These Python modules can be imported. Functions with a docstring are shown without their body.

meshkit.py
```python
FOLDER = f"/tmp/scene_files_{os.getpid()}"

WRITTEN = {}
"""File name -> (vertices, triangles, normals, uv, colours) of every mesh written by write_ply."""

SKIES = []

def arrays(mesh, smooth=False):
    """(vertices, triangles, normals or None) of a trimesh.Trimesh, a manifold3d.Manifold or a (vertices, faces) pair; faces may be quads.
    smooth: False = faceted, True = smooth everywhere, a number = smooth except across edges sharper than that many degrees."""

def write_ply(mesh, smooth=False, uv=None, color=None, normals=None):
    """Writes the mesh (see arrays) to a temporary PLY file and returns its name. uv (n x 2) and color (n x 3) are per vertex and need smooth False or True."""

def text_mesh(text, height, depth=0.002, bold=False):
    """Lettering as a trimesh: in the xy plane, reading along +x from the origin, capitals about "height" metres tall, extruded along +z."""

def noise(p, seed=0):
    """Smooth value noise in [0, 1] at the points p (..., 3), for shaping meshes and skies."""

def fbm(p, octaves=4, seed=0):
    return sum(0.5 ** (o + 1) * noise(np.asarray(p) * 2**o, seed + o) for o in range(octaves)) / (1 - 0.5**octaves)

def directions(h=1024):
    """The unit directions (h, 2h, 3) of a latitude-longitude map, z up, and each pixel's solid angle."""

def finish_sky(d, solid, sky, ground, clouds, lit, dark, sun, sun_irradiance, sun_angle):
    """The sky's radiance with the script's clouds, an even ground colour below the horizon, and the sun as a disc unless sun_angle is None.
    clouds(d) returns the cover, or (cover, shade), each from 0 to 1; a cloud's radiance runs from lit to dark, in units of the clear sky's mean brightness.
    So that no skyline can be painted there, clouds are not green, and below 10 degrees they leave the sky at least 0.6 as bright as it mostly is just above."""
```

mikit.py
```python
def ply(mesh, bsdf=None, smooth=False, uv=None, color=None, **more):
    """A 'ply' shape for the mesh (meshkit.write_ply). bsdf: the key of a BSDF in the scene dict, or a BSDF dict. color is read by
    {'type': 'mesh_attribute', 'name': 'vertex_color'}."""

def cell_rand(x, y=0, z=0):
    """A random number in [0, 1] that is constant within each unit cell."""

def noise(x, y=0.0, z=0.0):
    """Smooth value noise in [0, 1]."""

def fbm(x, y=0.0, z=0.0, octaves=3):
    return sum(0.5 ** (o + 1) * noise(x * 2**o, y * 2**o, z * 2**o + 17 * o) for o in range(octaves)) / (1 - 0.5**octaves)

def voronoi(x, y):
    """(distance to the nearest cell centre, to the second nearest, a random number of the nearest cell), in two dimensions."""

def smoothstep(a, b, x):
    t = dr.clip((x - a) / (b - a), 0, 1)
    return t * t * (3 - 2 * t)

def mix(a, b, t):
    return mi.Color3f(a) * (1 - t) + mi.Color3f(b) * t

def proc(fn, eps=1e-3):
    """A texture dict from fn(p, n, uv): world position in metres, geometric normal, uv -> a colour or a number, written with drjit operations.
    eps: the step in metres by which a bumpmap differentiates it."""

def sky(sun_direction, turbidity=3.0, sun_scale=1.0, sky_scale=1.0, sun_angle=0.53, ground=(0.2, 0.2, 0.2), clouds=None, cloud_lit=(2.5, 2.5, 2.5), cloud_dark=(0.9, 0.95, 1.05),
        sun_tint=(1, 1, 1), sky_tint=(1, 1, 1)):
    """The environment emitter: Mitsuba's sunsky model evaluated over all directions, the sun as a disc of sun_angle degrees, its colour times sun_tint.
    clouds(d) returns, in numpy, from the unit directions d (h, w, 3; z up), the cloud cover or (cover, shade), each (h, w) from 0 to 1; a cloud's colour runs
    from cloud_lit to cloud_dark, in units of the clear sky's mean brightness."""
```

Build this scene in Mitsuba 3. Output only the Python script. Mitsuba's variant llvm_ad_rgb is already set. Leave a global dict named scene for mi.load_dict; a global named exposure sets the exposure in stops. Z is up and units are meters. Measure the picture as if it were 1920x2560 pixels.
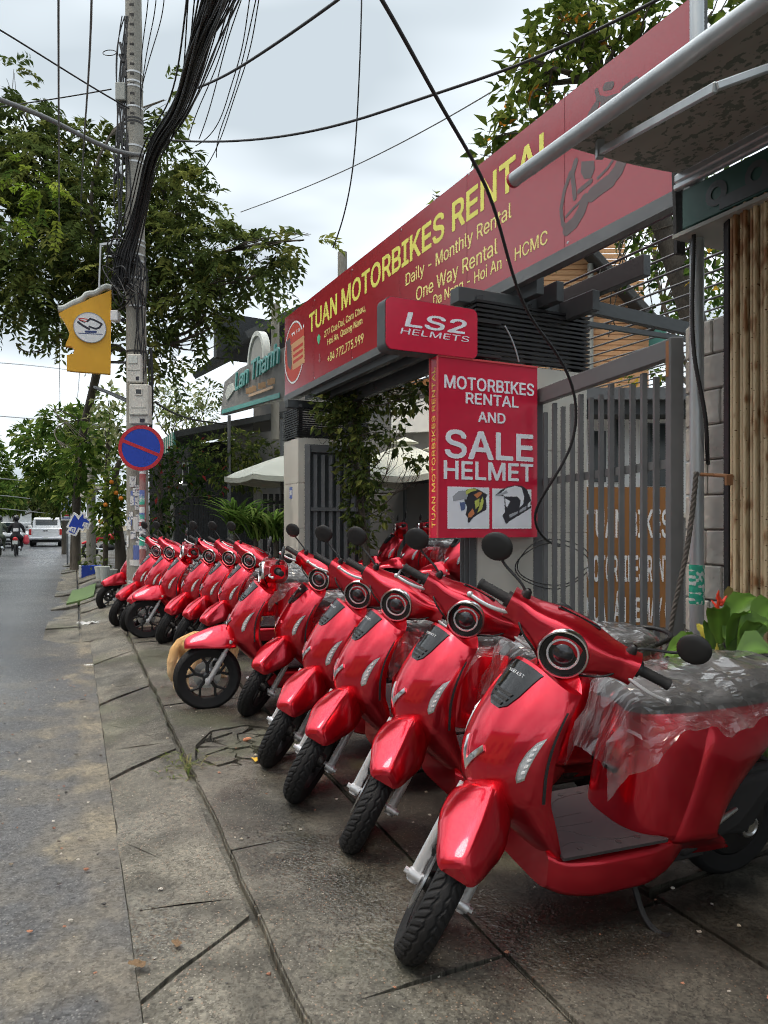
import math, random
import numpy as np, trimesh, mitsuba as mi, drjit as dr, mikit, meshkit
import manifold3d as m3
from scipy.interpolate import PchipInterpolator as Pch
from shapely.geometry import Polygon, box as sbox, LineString, Point
from shapely import affinity, ops

# ---------------------------------------------------------------- camera, sky, exposure
T = mi.ScalarTransform4f
FOC, UC, VH, HC = 1808.0, 960.0, 1312.0, 1.336        # focal length (photo pixels), centre column, horizon row, eye height
scene, labels = {}, {}
scene['camera'] = dict(type='perspective', fov=2 * math.degrees(math.atan(960 / FOC)), fov_axis='x', near_clip=0.05, far_clip=3000.0,
                       principal_point_offset_y=-(VH - 1280) / 2560,
                       to_world=T().look_at(origin=[0, 0, HC], target=[0, 1, HC], up=[0, 0, 1]))


def cover(d):
    q = d / np.maximum(d[..., 2:3] + 0.12, 0.06)
    n = meshkit.fbm(q * [0.9, 1.5, 0] + 3.1, 5, 4)
    n2 = meshkit.fbm(q * [2.1, 3.2, 0] + 9.7, 4, 8)
    e = np.clip((d[..., 2] - .45) / .5, 0, 1)                                   # overcast: brighter towards the zenith
    return np.ones(d.shape[:2]), np.clip(.88 - .72 * e * e * (3 - 2 * e) + (n * .65 + n2 * .35 - .5) * 1.45, 0, 1)


scene['sky'] = mikit.sky([-0.35, -0.25, 0.9], turbidity=4, sun_scale=0.12, sun_angle=25, clouds=cover, cloud_lit=(2.15, 2.25, 2.32), cloud_dark=(0.56, 0.635, 0.69))
exposure = 3.35

# ---------------------------------------------------------------- helpers
RNG = np.random.default_rng(7)
random.seed(5)
TH = math.radians(23.2)
S1, P1 = np.array([-math.sin(TH), math.cos(TH), 0]), np.array([math.cos(TH), math.sin(TH), 0])      # along the street, across it
TG = math.radians(26.0)
SG, PG = np.array([-math.sin(TG), math.cos(TG), 0]), np.array([math.cos(TG), math.sin(TG), 0])      # the same for gate and signboard
ZV = np.array([0, 0, 1.0])


def P(u, v, Y):
    return np.array([(u - UC) / FOC * Y, Y, HC - (v - VH) / FOC * Y])


def onplane(u, v, q, d):
    """point of the upright plane through q along d that a line of sight meets"""
    k = (u - UC) / FOC
    t = (k * q[1] - q[0]) / (d[0] - k * d[1])
    x = q + d * t
    return np.array([x[0], x[1], HC - (v - VH) / FOC * x[1]])


def ab(a, b, z=0.0):
    return S1 * a + P1 * b + ZV * z


COUNT = {}


def name(base):
    n = COUNT.get(base, 0)
    COUNT[base] = n + 1
    return base if n == 0 else f'{base}_{n:03d}'


def tm(v, f):
    f = np.asarray(f, int)
    if f.shape[1] == 4:
        f = np.vstack([f[:, [0, 1, 2]], f[:, [0, 2, 3]]])
    return trimesh.Trimesh(np.asarray(v, float), f, process=False)


def cat(*ms):
    ms = [m for m in ms if m is not None]
    return trimesh.util.concatenate(ms) if len(ms) > 1 else ms[0]


def put(key, mesh, mat, smooth=False, to_world=None, uv=None, color=None):
    if isinstance(mesh, dict):
        d = dict(mesh)
    else:
        d = mikit.ply(mesh, 'bsdf_' + mat, smooth=smooth, uv=uv, color=color)
    if to_world is not None:
        d['to_world'] = to_world
    scene[key] = d
    return key


def part(holder, base, mesh, mat, smooth=False, label=None, **k):
    key = name(holder + '__' + base)
    put(key, mesh, mat, smooth, **k)
    if label:
        labels[key] = {'label': label}
    return key


def thing(base, label, cat_, group=None, kind=None):
    key = name(base)
    labels[key] = {'label': label, 'category': cat_}
    if group:
        labels[key]['group'] = group
    if kind:
        labels[key]['kind'] = kind
    return key


def single(base, mesh, mat, label, cat_, group=None, smooth=False, kind=None, **k):
    key = thing(base, label, cat_, group, kind)
    return put(key, mesh, mat, smooth, **k)


def struct(base, mesh, mat, smooth=False, label=None, **k):
    key = name(base)
    put(key, mesh, mat, smooth, **k)
    labels[key] = {'kind': 'structure', 'label': label or base.replace('_', ' ')}
    return key


def box(c, size, X=(1, 0, 0), Y=None, bevel=0.0):
    """box centred at c, size along X, Y, Z (Z up unless Y tilts)"""
    X = np.asarray(X, float); X = X / np.linalg.norm(X)
    if Y is None:
        Y = np.cross(ZV, X)
    Y = np.asarray(Y, float); Y = Y / np.linalg.norm(Y)
    Z = np.cross(X, Y)
    h = np.asarray(size, float) / 2
    if bevel <= 0:
        m = trimesh.creation.box(extents=size)
    else:
        b = min(bevel, h.min() * .95)
        pts = []
        for sx in (-1, 1):
            for sy in (-1, 1):
                for sz in (-1, 1):
                    for k in range(3):
                        q = h - b; q = q.copy(); q[k] = h[k]
                        pts.append(q * [sx, sy, sz])
        m = trimesh.convex.convex_hull(np.array(pts))
    M = np.eye(4); M[:3, 0], M[:3, 1], M[:3, 2], M[:3, 3] = X, Y, Z, c
    m.apply_transform(M)
    return m


def beam(a, b, w, h, bevel=0.0, up=ZV):
    """square bar from a to b"""
    a, b = np.asarray(a, float), np.asarray(b, float)
    d = b - a; L = np.linalg.norm(d); X = d / L
    Y = np.cross(up, X)
    if np.linalg.norm(Y) < 1e-6:
        Y = np.array([0, 1.0, 0]) if abs(X[2]) > .9 else np.cross([1, 0, 0], X)
    return box((a + b) / 2, (L, w, h), X, Y, bevel)


def frames(p):
    t = np.gradient(p, axis=0); t /= np.linalg.norm(t, axis=1, keepdims=True) + 1e-12
    n = np.cross(t[0], [0, 0, 1.0] if abs(t[0][2]) < .9 else [1.0, 0, 0]); n /= np.linalg.norm(n)
    N = []
    for k in range(len(p)):
        n = n - t[k] * (n @ t[k]); n /= np.linalg.norm(n) + 1e-12
        N.append(n.copy())
    N = np.array(N)
    return t, N, np.cross(t, N)


def tube(p, r, sides=8, cap=True):
    p = np.asarray(p, float); r = np.broadcast_to(np.asarray(r, float), (len(p),))
    t, N, B = frames(p)
    an = np.arange(sides) * 2 * np.pi / sides
    v = p[:, None] + r[:, None, None] * (np.cos(an)[None, :, None] * N[:, None] + np.sin(an)[None, :, None] * B[:, None])
    return grid_mesh(v, wrap=True, cap=cap)


def grid_mesh(v, wrap=False, cap=False):
    """v (n, m, 3): rows of points"""
    n, m = v.shape[:2]
    i, j = np.meshgrid(np.arange(n - 1), np.arange(m if wrap else m - 1), indexing='ij')
    j2 = (j + 1) % m
    f = np.stack([i * m + j, i * m + j2, (i + 1) * m + j2, (i + 1) * m + j], -1).reshape(-1, 4)
    V = v.reshape(-1, 3); F = [np.vstack([f[:, [0, 1, 2]], f[:, [0, 2, 3]]])]
    if cap:
        k = np.arange(m); k2 = (k + 1) % m
        c = len(V); V = np.vstack([V, v[0].mean(0), v[-1].mean(0)])
        F.append(np.stack([np.full(m, c), k2, k], -1)); F.append(np.stack([np.full(m, c + 1), (n - 1) * m + k, (n - 1) * m + k2], -1))
    return tm(V, np.vstack(F))


def spline(pts, n=24):
    pts = np.asarray(pts, float)
    s = np.r_[0, np.cumsum(np.linalg.norm(np.diff(pts, axis=0), axis=1))]
    if len(pts) == 2:
        return pts[0] + (pts[1] - pts[0]) * np.linspace(0, 1, n)[:, None]
    from scipy.interpolate import CubicSpline
    return CubicSpline(s, pts)(np.linspace(0, s[-1], n))


def revolve(prof, sides=32, axis='z'):
    """prof: (r, h) pairs turned about z (or x: h runs along +x)"""
    prof = np.asarray(prof, float)
    an = np.arange(sides) * 2 * np.pi / sides
    v = np.stack([prof[:, None, 0] * np.cos(an), prof[:, None, 0] * np.sin(an), np.repeat(prof[:, 1:2], sides, 1)], -1)
    if axis == 'x':
        v = v[..., [2, 0, 1]]
    elif axis == 'y':
        v = v[..., [1, 2, 0]]
    return grid_mesh(v, wrap=True)


def extrude(poly, depth, o, X, Y):
    """shapely polygon in the plane (o; X, Y), thickened by depth along X x Y"""
    X, Y = np.asarray(X, float), np.asarray(Y, float)
    Z = np.cross(X, Y)
    ms = [trimesh.creation.extrude_polygon(g, depth, engine='earcut') for g in getattr(poly, 'geoms', [poly]) if g.area > 0]
    m = cat(*ms)
    M = np.eye(4); M[:3, 0], M[:3, 1], M[:3, 2], M[:3, 3] = X, Y, Z, o
    m.apply_transform(M)
    return m


def text(s, height, o, X, Y, width=None, depth=.002, bold=True, center=False, shear=0.0):
    m = meshkit.text_mesh(s, height, depth, bold)
    lo, hi = m.bounds
    v = m.vertices.copy()
    v[:, 0] -= lo[0]
    if width:
        v[:, 0] *= width / (hi[0] - lo[0])
    if shear:
        v[:, 0] += shear * v[:, 1]
    if center:
        v[:, 0] -= (v[:, 0].max()) / 2
    X, Y = np.asarray(X, float), np.asarray(Y, float)
    m.vertices = o + v[:, :1] * X + v[:, 1:2] * Y + v[:, 2:] * np.cross(X, Y)
    return m


def words(m, X, gap):
    """splits lettering into its words: pieces with more than gap between them along X"""
    cs = m.split(only_watertight=False)
    cs = sorted(cs, key=lambda c: (c.vertices @ X).min())
    out, end = [], None
    for c in cs:
        t = c.vertices @ X
        if end is None or t.min() - end > gap:
            out.append([])
            end = t.max()
        out[-1].append(c); end = max(end, t.max())
    return [cat(*o) for o in out]


def hull(*pts_r):
    """convex hull of balls (x, y, z, r)"""
    pts = []
    base = trimesh.creation.icosphere(subdivisions=2).vertices
    for p in pts_r:
        pts.append(base * p[3] + np.asarray(p[:3]))
    return trimesh.convex.convex_hull(np.vstack(pts))


def blob(chains, edge=.02, it=10):
    """one smooth skin over chains of balls"""
    man = m3.Manifold()
    base = trimesh.creation.icosphere(subdivisions=2).vertices
    for ch in chains:
        for a, b in zip(ch[:-1], ch[1:]):
            man = man + m3.Manifold.hull_points(np.vstack([base * a[3] + np.asarray(a[:3]), base * b[3] + np.asarray(b[:3])]))
    man = man.refine_to_length(edge)
    me = man.to_mesh()
    m = trimesh.Trimesh(me.vert_properties[:, :3], me.tri_verts, process=True)
    trimesh.smoothing.filter_taubin(m, iterations=it)
    return m


def mat(key, color=None, rough=.5, metal=0.0, spec=.5, coat=0.0, gloss=.9, tex=None, bump=None, bs=.001, eps=1e-3, two=True, sheen=0.0, rtex=None):
    d = dict(type='principled', base_color=tex if tex is not None else {'type': 'rgb', 'value': list(color)}, roughness=rtex if rtex is not None else rough,
             metallic=metal, specular=spec, clearcoat=coat, clearcoat_gloss=gloss, sheen=sheen)
    if bump is not None:
        d = {'type': 'bumpmap', 'arbitrary': mikit.proc(bump, eps), 'scale': bs, 'bsdf': d}
    if two:
        d = {'type': 'twosided', 'bsdf': d}
    scene['bsdf_' + key] = d
    return key


nz, fb, sst, mix = mikit.noise, mikit.fbm, mikit.smoothstep, mikit.mix
VCOL = {'type': 'mesh_attribute', 'name': 'vertex_color'}
# ---------------------------------------------------------------- materials used by many things
scene['bsdf_red_paint'] = {'type': 'twosided', 'bsdf': {'type': 'blendbsdf', 'weight': .42,      # candy paint: metallic base under a clear coat
    'a': {'type': 'principled', 'base_color': {'type': 'rgb', 'value': [.90, .010, .046]}, 'metallic': 1.0, 'roughness': .20, 'clearcoat': 1.0, 'clearcoat_gloss': .98},
    'b': {'type': 'roughplastic', 'distribution': 'ggx', 'alpha': .006, 'int_ior': 1.9, 'diffuse_reflectance': {'type': 'rgb', 'value': [.66, .006, .030]}, 'nonlinear': True}}}
mat('red_flat', (.56, .012, .022), rough=.4)
mat('black_plastic', (.013, .013, .014), rough=.42)
mat('black_gloss', (.008, .008, .009), rough=.08, spec=.6)
mat('black_matte', (.017, .017, .018), rough=.7)
mat('chrome', (.78, .78, .78), rough=.12, metal=1.0)
mat('alloy', (.62, .63, .65), rough=.3, metal=1.0)
mat('silver_paint', (.58, .59, .61), rough=.35, metal=.6)
mat('white_plastic', (.75, .76, .78), rough=.25)
mat('ring_grey', (.45, .46, .48), rough=.25)
mat('signal_lens', (.42, .44, .46), rough=.12, spec=.8)
mat('lens_dark', (.03, .03, .035), rough=.05, spec=.9, metal=.3)
mat('seat_vinyl', (.05, .049, .05), rough=.5)
mat('mat_rubber', (.045, .038, .040), rough=.75, spec=.25)
mat('mat_line', (.022, .019, .020), rough=.6)


mat('tyre_rubber', (.015, .015, .016), rough=.62, spec=.25)


def film_w(p, n, uv):
    return .05 + .13 * sst(.42, .75, fb(p.x * 9, p.y * 9, p.z * 9, 3))


scene['bsdf_film'] = {'type': 'blendbsdf', 'weight': mikit.proc(film_w),
                 'a': {'type': 'thindielectric', 'int_ior': 1.55},
                 'b': {'type': 'twosided', 'bsdf': {'type': 'roughplastic', 'diffuse_reflectance': {'type': 'rgb', 'value': [.62, .62, .64]}, 'alpha': .15}}}

# ---------------------------------------------------------------- the scooter, built once in its own frame: +x forward, +y its left, z up, front axle over the origin
RW, RAKE, EOF_ = .233, .492, .076
AX = np.array([-math.sin(RAKE), 0, math.cos(RAKE)])
AP = np.array([-EOF_, 0, RW])


def keys(zs, *cols):
    zs = np.asarray(zs, float); o = np.argsort(zs)
    return [Pch(zs[o], np.asarray(c, float)[o]) for c in cols]


# front apron: two spans that meet in the crease
ZC = .495
zlo = [.19, .27, .34, .42, ZC]
zhi = [ZC, .53, .60, .68, .78, .87, .915]
lo = keys(zlo, [-.46, -.385, -.305, -.222, -.152], [.13, .150, .166, .177, .184], [-.462, -.405, -.375, -.345, -.315])
hi = keys(zhi, [-.152, -.130, -.128, -.158, -.220, -.285, -.318], [.184, .188, .191, .191, .186, .174, .160], [-.315, -.307, -.305, -.315, -.345, -.385, -.41])


def apron(th, z):
    """th: -pi/2 .. pi/2 round the front (positive = left), z height"""
    th, z = np.asarray(th, float), np.asarray(z, float)
    L = z < ZC
    xf, w, xb = [np.where(L, a(np.clip(z, zlo[0], ZC)), b(np.clip(z, ZC, zhi[-1]))) for a, b in zip(lo, hi)]
    n = np.where(L, 1.75, 1.85)
    c, s = np.cos(th), np.sin(th)
    y = w * np.sign(s) * np.abs(s) ** (2 / n)
    x = xb + (xf - xb) * np.abs(c) ** (2 / n)
    zd = z - .072 * np.abs(s) ** 2.2 * np.clip((z - .66) / (zhi[-1] - .66), 0, 1) ** 1.5        # the top edge falls towards the shoulders
    return np.stack([x, y, np.broadcast_to(zd, x.shape)], -1)


def apron_n(th, z, e=2e-3):
    a = apron(th + e, z) - apron(th - e, z); b = apron(th, z + e) - apron(th, z - e)
    n = np.cross(a, b); n /= np.linalg.norm(n, axis=-1, keepdims=True) + 1e-12
    return n


def apron_patch(poly, off, depth=.004, fine=.024):
    """a thin plate that lies on the apron; poly in (th, z)"""
    m = trimesh.creation.extrude_polygon(poly, depth, engine='earcut')
    m.vertices = m.vertices * [.16, 1, 1]
    m = m.subdivide_to_size(fine, max_iter=12)
    q = m.vertices / [.16, 1, 1]
    z = np.clip(q[:, 1], .2, .905)
    v = apron(q[:, 0], z) + apron_n(q[:, 0], z) * (off + q[:, 2:3])
    return tm(v, m.faces)


def rows(zz, th):
    return np.array([apron(th, np.full_like(th, z)) for z in zz])


def make_scooter():
    """parts: list of (name, mesh dict, steered?)"""
    out = []

    def add(nm, mesh, m, smooth=False, steer=False, uv=None):
        out.append((nm, mikit.ply(mesh, 'bsdf_' + m, smooth=smooth, uv=uv), steer))

    th = np.linspace(-np.pi / 2, np.pi / 2, 41)
    zz = np.r_[np.linspace(.19, ZC, 14), np.linspace(ZC + .012, .915, 24)]
    fr = rows(zz, th)
    bk = fr[:, ::-1].copy()                        # inner face: flatter, set back
    bk[..., 0] = (fr[:, :1, 0]) - .012 - .03 * (1 - (np.abs(bk[..., 1]) / (np.abs(fr[:, :1, 1]) + 1e-9)) ** 4)
    sh = grid_mesh(np.concatenate([fr, bk[:, 1:-1]], 1), wrap=True, cap=True)
    add('front_apron', sh, 'red_paint', 38)
    # grille: tapered black plate from the top edge
    gp = Polygon([(-.60, .912), (.60, .912), (.50, .87), (.40, .82), (.29, .785), (.14, .770), (-.14, .770), (-.29, .785), (-.40, .82), (-.50, .87)])
    add('front_apron__grille', apron_patch(gp, .001, .003), 'black_gloss', 30)
    slots = [apron_patch(Polygon([(-w, z), (w, z), (w * .9, z - .009), (-w * .9, z - .009)]), .004, .004) for z, w in ((.818, .29), (.803, .25), (.788, .18))]
    for q_ in slots:
        add('front_apron__slot', q_, 'black_matte', 30)
    tx = meshkit.text_mesh('V I N F A S T', .0085, .001, False)
    q = tx.vertices.copy(); q[:, 0] -= q[:, 0].max() / 2; q[:, 0] *= 1.0
    thh = q[:, 0] / .135
    tz = .868 + q[:, 1]
    add('front_apron__lettering', tm(apron(thh, tz) + apron_n(thh, tz) * (.0045 + q[:, 2:3]), tx.faces), 'white_plastic')
    em = Polygon([(0, .568), (.34, .650), (.27, .664), (.015, .606), (-.20, .668), (-.27, .656)])
    add('front_apron__emblem', apron_patch(em, .001, .006), 'chrome', 25)
    for sg in (1, -1):
        bz = Polygon([(sg * a, z) for a, z in ((.960, .602), (.985, .587), (1.10, .600), (1.158, .66), (1.262, .738), (1.12, .718), (1.02, .683), (.968, .645))])
        add('front_apron__turn_signal', apron_patch(bz, .001, .006), 'alloy', 30)
        ln = Polygon([(sg * a, z) for a, z in ((.985, .608), (1.0, .598), (1.09, .608), (1.135, .66), (1.215, .722), (1.11, .704), (1.035, .672), (.99, .645))])
        add('front_apron__turn_signal_lens', apron_patch(ln, .007, .004), 'signal_lens', 30)
        for zz_ in (.618, .636, .654, .672, .690):
            c_ = 1.045 + (zz_ - .60) * .85
            add('front_apron__signal_segment', apron_patch(Polygon([(sg * (c_ - .028), zz_), (sg * (c_ + .028), zz_ + .005), (sg * (c_ + .028), zz_ + .012), (sg * (c_ - .028), zz_ + .007)]), .0112, .002), 'white_plastic', 30)
    for sg in (1, -1):
        add('front_apron__edge_trim', apron_patch(Polygon([(sg * 1.44, .52), (sg * 1.50, .52), (sg * 1.50, .84), (sg * 1.44, .84)]), .0005, .002), 'black_matte', 30)
    # front fender (steers): arch sections along x
    xs = np.array([.160, .154, .142, .112, .06, .01, -.05, -.10, -.15, -.19])
    zt = np.array([.484, .498, .510, .527, .550, .570, .588, .597, .592, .58])
    hw = np.array([.040, .051, .061, .074, .089, .103, .110, .109, .102, .088])
    zb = np.array([.453, .453, .454, .457, .461, .462, .460, .456, .453, .452])
    X = np.r_[np.linspace(.160, .14, 8), np.linspace(.13, -.19, 30)]
    f1, f2, f3 = keys(xs, zt, hw, zb)
    an = np.linspace(-np.pi / 2, np.pi / 2, 33)
    def arch(k):
        R_ = []
        for x in X:
            z0, z1, w = f3(x) + .0, f1(x) - k, f2(x) - k
            n = 2.3
            y = w * np.sign(np.sin(an)) * np.abs(np.sin(an)) ** (2 / n)
            kt = .30 + .35 * float(np.clip((.15 - x) / .2, 0, 1))
            z = z0 + (z1 - z0) * (np.abs(np.cos(an)) ** (2 / 2.6) * (1 - kt) + (1 - np.abs(np.sin(an)) ** 1.25) * kt)
            ridge = np.maximum(0, 1 - np.abs(y) / (w * .62)) * .008
            R_.append(np.stack([np.full_like(y, x - (.012 if k else 0) * (x > .15)), y, z + ridge], -1))
        return np.array(R_)
    a0, a1 = arch(0), arch(.006)
    fen = cat(grid_mesh(a0), grid_mesh(a1[:, ::-1]), grid_mesh(np.stack([a0[0][::-1], a1[0][::-1]], 0)), grid_mesh(np.stack([a0[:, 0], a1[:, 0]], 0)), grid_mesh(np.stack([a1[:, -1], a0[:, -1]], 0)))
    lip = grid_mesh(np.stack([a0[0], np.c_[np.full(33, .156), a0[0][:, 1] * .9, np.full(33, .450)]], 0))
    add('front_fender', cat(fen, lip), 'red_paint', 40, True)
    # wheels
    def tyre(w, r0, sides=72, na=23):
        pr = []
        for a in np.linspace(-1.25, 1.25, na):
            pr.append((RW - .052 + .052 * math.cos(a) ** .8 if abs(a) < 1.5 else 0, w / 2 * math.sin(a) / math.sin(1.25) * 1.0))
        pr = [(r0, -w / 2 * .72)] + pr + [(r0, w / 2 * .72)]
        pr = np.array(pr); sd = sides
        ang = np.linspace(0, 2 * np.pi, sd + 1)
        rr = np.repeat(pr[:, 0:1], sd + 1, 1)
        if na > 30:                                                            # tread: two zigzag grooves and slanting shoulder sipes
            U, A = np.meshgrid(ang / (2 * np.pi) * 32, np.r_[-9, np.linspace(-1.25, 1.25, na), 9], indexing='xy')
            zg_ = np.abs((U % 1) - .5) * 2
            g = np.maximum(np.clip(1 - np.abs(np.abs(A) - .20 - .16 * zg_) / .075, 0, 1), np.clip(1 - np.abs(((U * 1.5 + np.abs(A) * 1.3) % 1) - .5) / .20, 0, 1) * ((np.abs(A) > .42) & (np.abs(A) < .98)))
            rr = rr - .0055 * np.clip(g * 1.8, 0, 1)
        v = np.stack([rr * np.cos(ang), np.repeat(pr[:, 1:2], sd + 1, 1), rr * np.sin(ang)], -1)
        uv = np.stack(np.broadcast_arrays(ang / (2 * np.pi), (np.linspace(0, 1, len(pr)))[:, None]), -1).reshape(-1, 2)
        return grid_mesh(v), uv
    def rim(spokes=5):
        ms = [revolve([(.150, -.032), (.166, -.036), (.170, -.030), (.158, -.02), (.150, 0), (.158, .02), (.170, .030), (.166, .036), (.150, .032), (.144, .0), (.150, -.032)], 48, 'y'),
              revolve([(.0, -.045), (.03, -.045), (.036, -.03), (.036, .03), (.03, .045), (0, .045)], 20, 'y')]
        for k in range(spokes):
            a = 2 * math.pi * k / spokes + .3
            d = lambda r, t: np.array([r * math.cos(t), 0, r * math.sin(t)])
            ms.append(beam(d(.03, a), d(.095, a), .022, .026, .004, up=np.array([0, 1.0, 0])))
            for e in (-.27, .27):
                ms.append(beam(d(.088, a), d(.153, a + e), .017, .02, .004, up=np.array([0, 1.0, 0])))
        return cat(*ms)
    ty, uv = tyre(.094, .148, 320, 35)
    up = np.array([0, 0, RW])
    def mv(m, d):
        m = m.copy(); m.apply_translation(d); return m
    add('front_wheel', mv(rim(), up), 'black_plastic', 35, True)
    add('front_wheel__tyre', mv(ty, up), 'tyre_rubber', True, True, uv)
    bd = revolve([(.05, -.053), (.098, -.053), (.098, -.057), (.05, -.057), (.05, -.053)], 40, 'y')
    add('front_wheel__brake_disc', mv(cat(bd, box((.0, -.055, 0), (.1, .006, .03)), box((0, -.055, 0), (.03, .006, .1))), up), 'alloy', 30, True)
    add('front_wheel__brake_calliper', mv(box((-.07, -.062, .075), (.07, .035, .045), bevel=.008), up), 'black_plastic', 30, True)
    for sg in (1, -1):
        y = sg * .083
        b0 = np.array([.004, y, RW - .028]); top = b0 + AX * .34
        leg = cat(tube([b0 - AX * .004, b0 + AX * .24], .0185, 14), tube([b0 + AX * .24, top], .0135, 14), tube([b0 + np.array([0, -.02 * sg, .022]), b0 + np.array([0, .022 * sg, .022])], .017, 12), tube([b0 + [0, .02 * sg, .022], b0 + [0, .036 * sg, .022]], .010, 6), tube([[0, .05 * sg, RW], [0, .08 * sg, RW]], .009, 8))
        add('fork_leg', leg, 'silver_paint', 40, True)
        if sg < 0:
            hz_ = [b0 + AX * .02 + np.array([-.05, -.004, .06]), b0 + AX * .12 + np.array([-.028, -.006, .02]), b0 + AX * .24 + np.array([-.022, .0, 0]), b0 + AX * .36 + np.array([-.03, .02, 0])]
            add('brake_hose', tube(spline(hz_, 14), .0045, 6), 'black_plastic', True, True)
        cb_ = [(-.405, sg * .17, .985), (-.375, sg * .13, .955), (-.385, sg * .07, .915), (-.41, sg * .045, .87)]
        add('control_cable', tube(spline(cb_, 14), .0042, 6), 'black_plastic', True, True)
    # cover of the handlebar (steers)
    ys = np.linspace(-.222, .222, 45)
    k1 = keys([0, .05, .09, .14, .19, .222], [.092, .091, .083, .066, .052, .053], [.092, .088, .071, .056, .052, .054], [-.458, -.458, -.455, -.450, -.449, -.449], [.982, .982, .990, .998, 1.004, 1.006])
    an2 = np.linspace(0, 2 * np.pi, 29)[:-1]
    R_ = []
    for y in ys:
        rx, rz, cx, cz = [f(abs(y)) for f in k1]
        c, s = np.cos(an2), np.sin(an2); n = 2 / 3.3
        R_.append(np.stack([cx + rx * np.sign(c) * np.abs(c) ** n, np.full_like(c, y), cz + rz * np.sign(s) * np.abs(s) ** n * np.where(s > 0, .85, 1)], -1))
    bar = grid_mesh(np.array(R_), wrap=True, cap=True)
    # the bell that carries the headlight
    hd = np.array([1, 0, .10]); hd /= np.linalg.norm(hd)
    HC_ = np.array([-.368, 0, .968])
    rx_ = np.eye(4); rx_[:3, 0] = hd; rx_[:3, 1] = [0, 1, 0]; rx_[:3, 2] = np.cross(hd, [0, 1, 0]); rx_[:3, 3] = HC_
    def H(m):
        m = m.copy(); m.apply_transform(rx_); return m
    bell = H(revolve([(.076, .0), (.080, -.012), (.083, -.03), (.082, -.06), (.074, -.10), (.05, -.135), (0, -.14)][::-1], 36, 'x'))
    neck = grid_mesh(np.array([np.stack([-.425 - (.93 - z) * .18 + rx * np.cos(an2), ry * np.sin(an2), np.full_like(an2, z)], -1) for z, rx, ry in ((.95, .062, .075), (.915, .058, .068), (.88, .05, .06), (.84, .045, .052))]), wrap=True)
    add('handlebar_cover', cat(bar, bell, neck), 'red_paint', 40, True)
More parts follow.
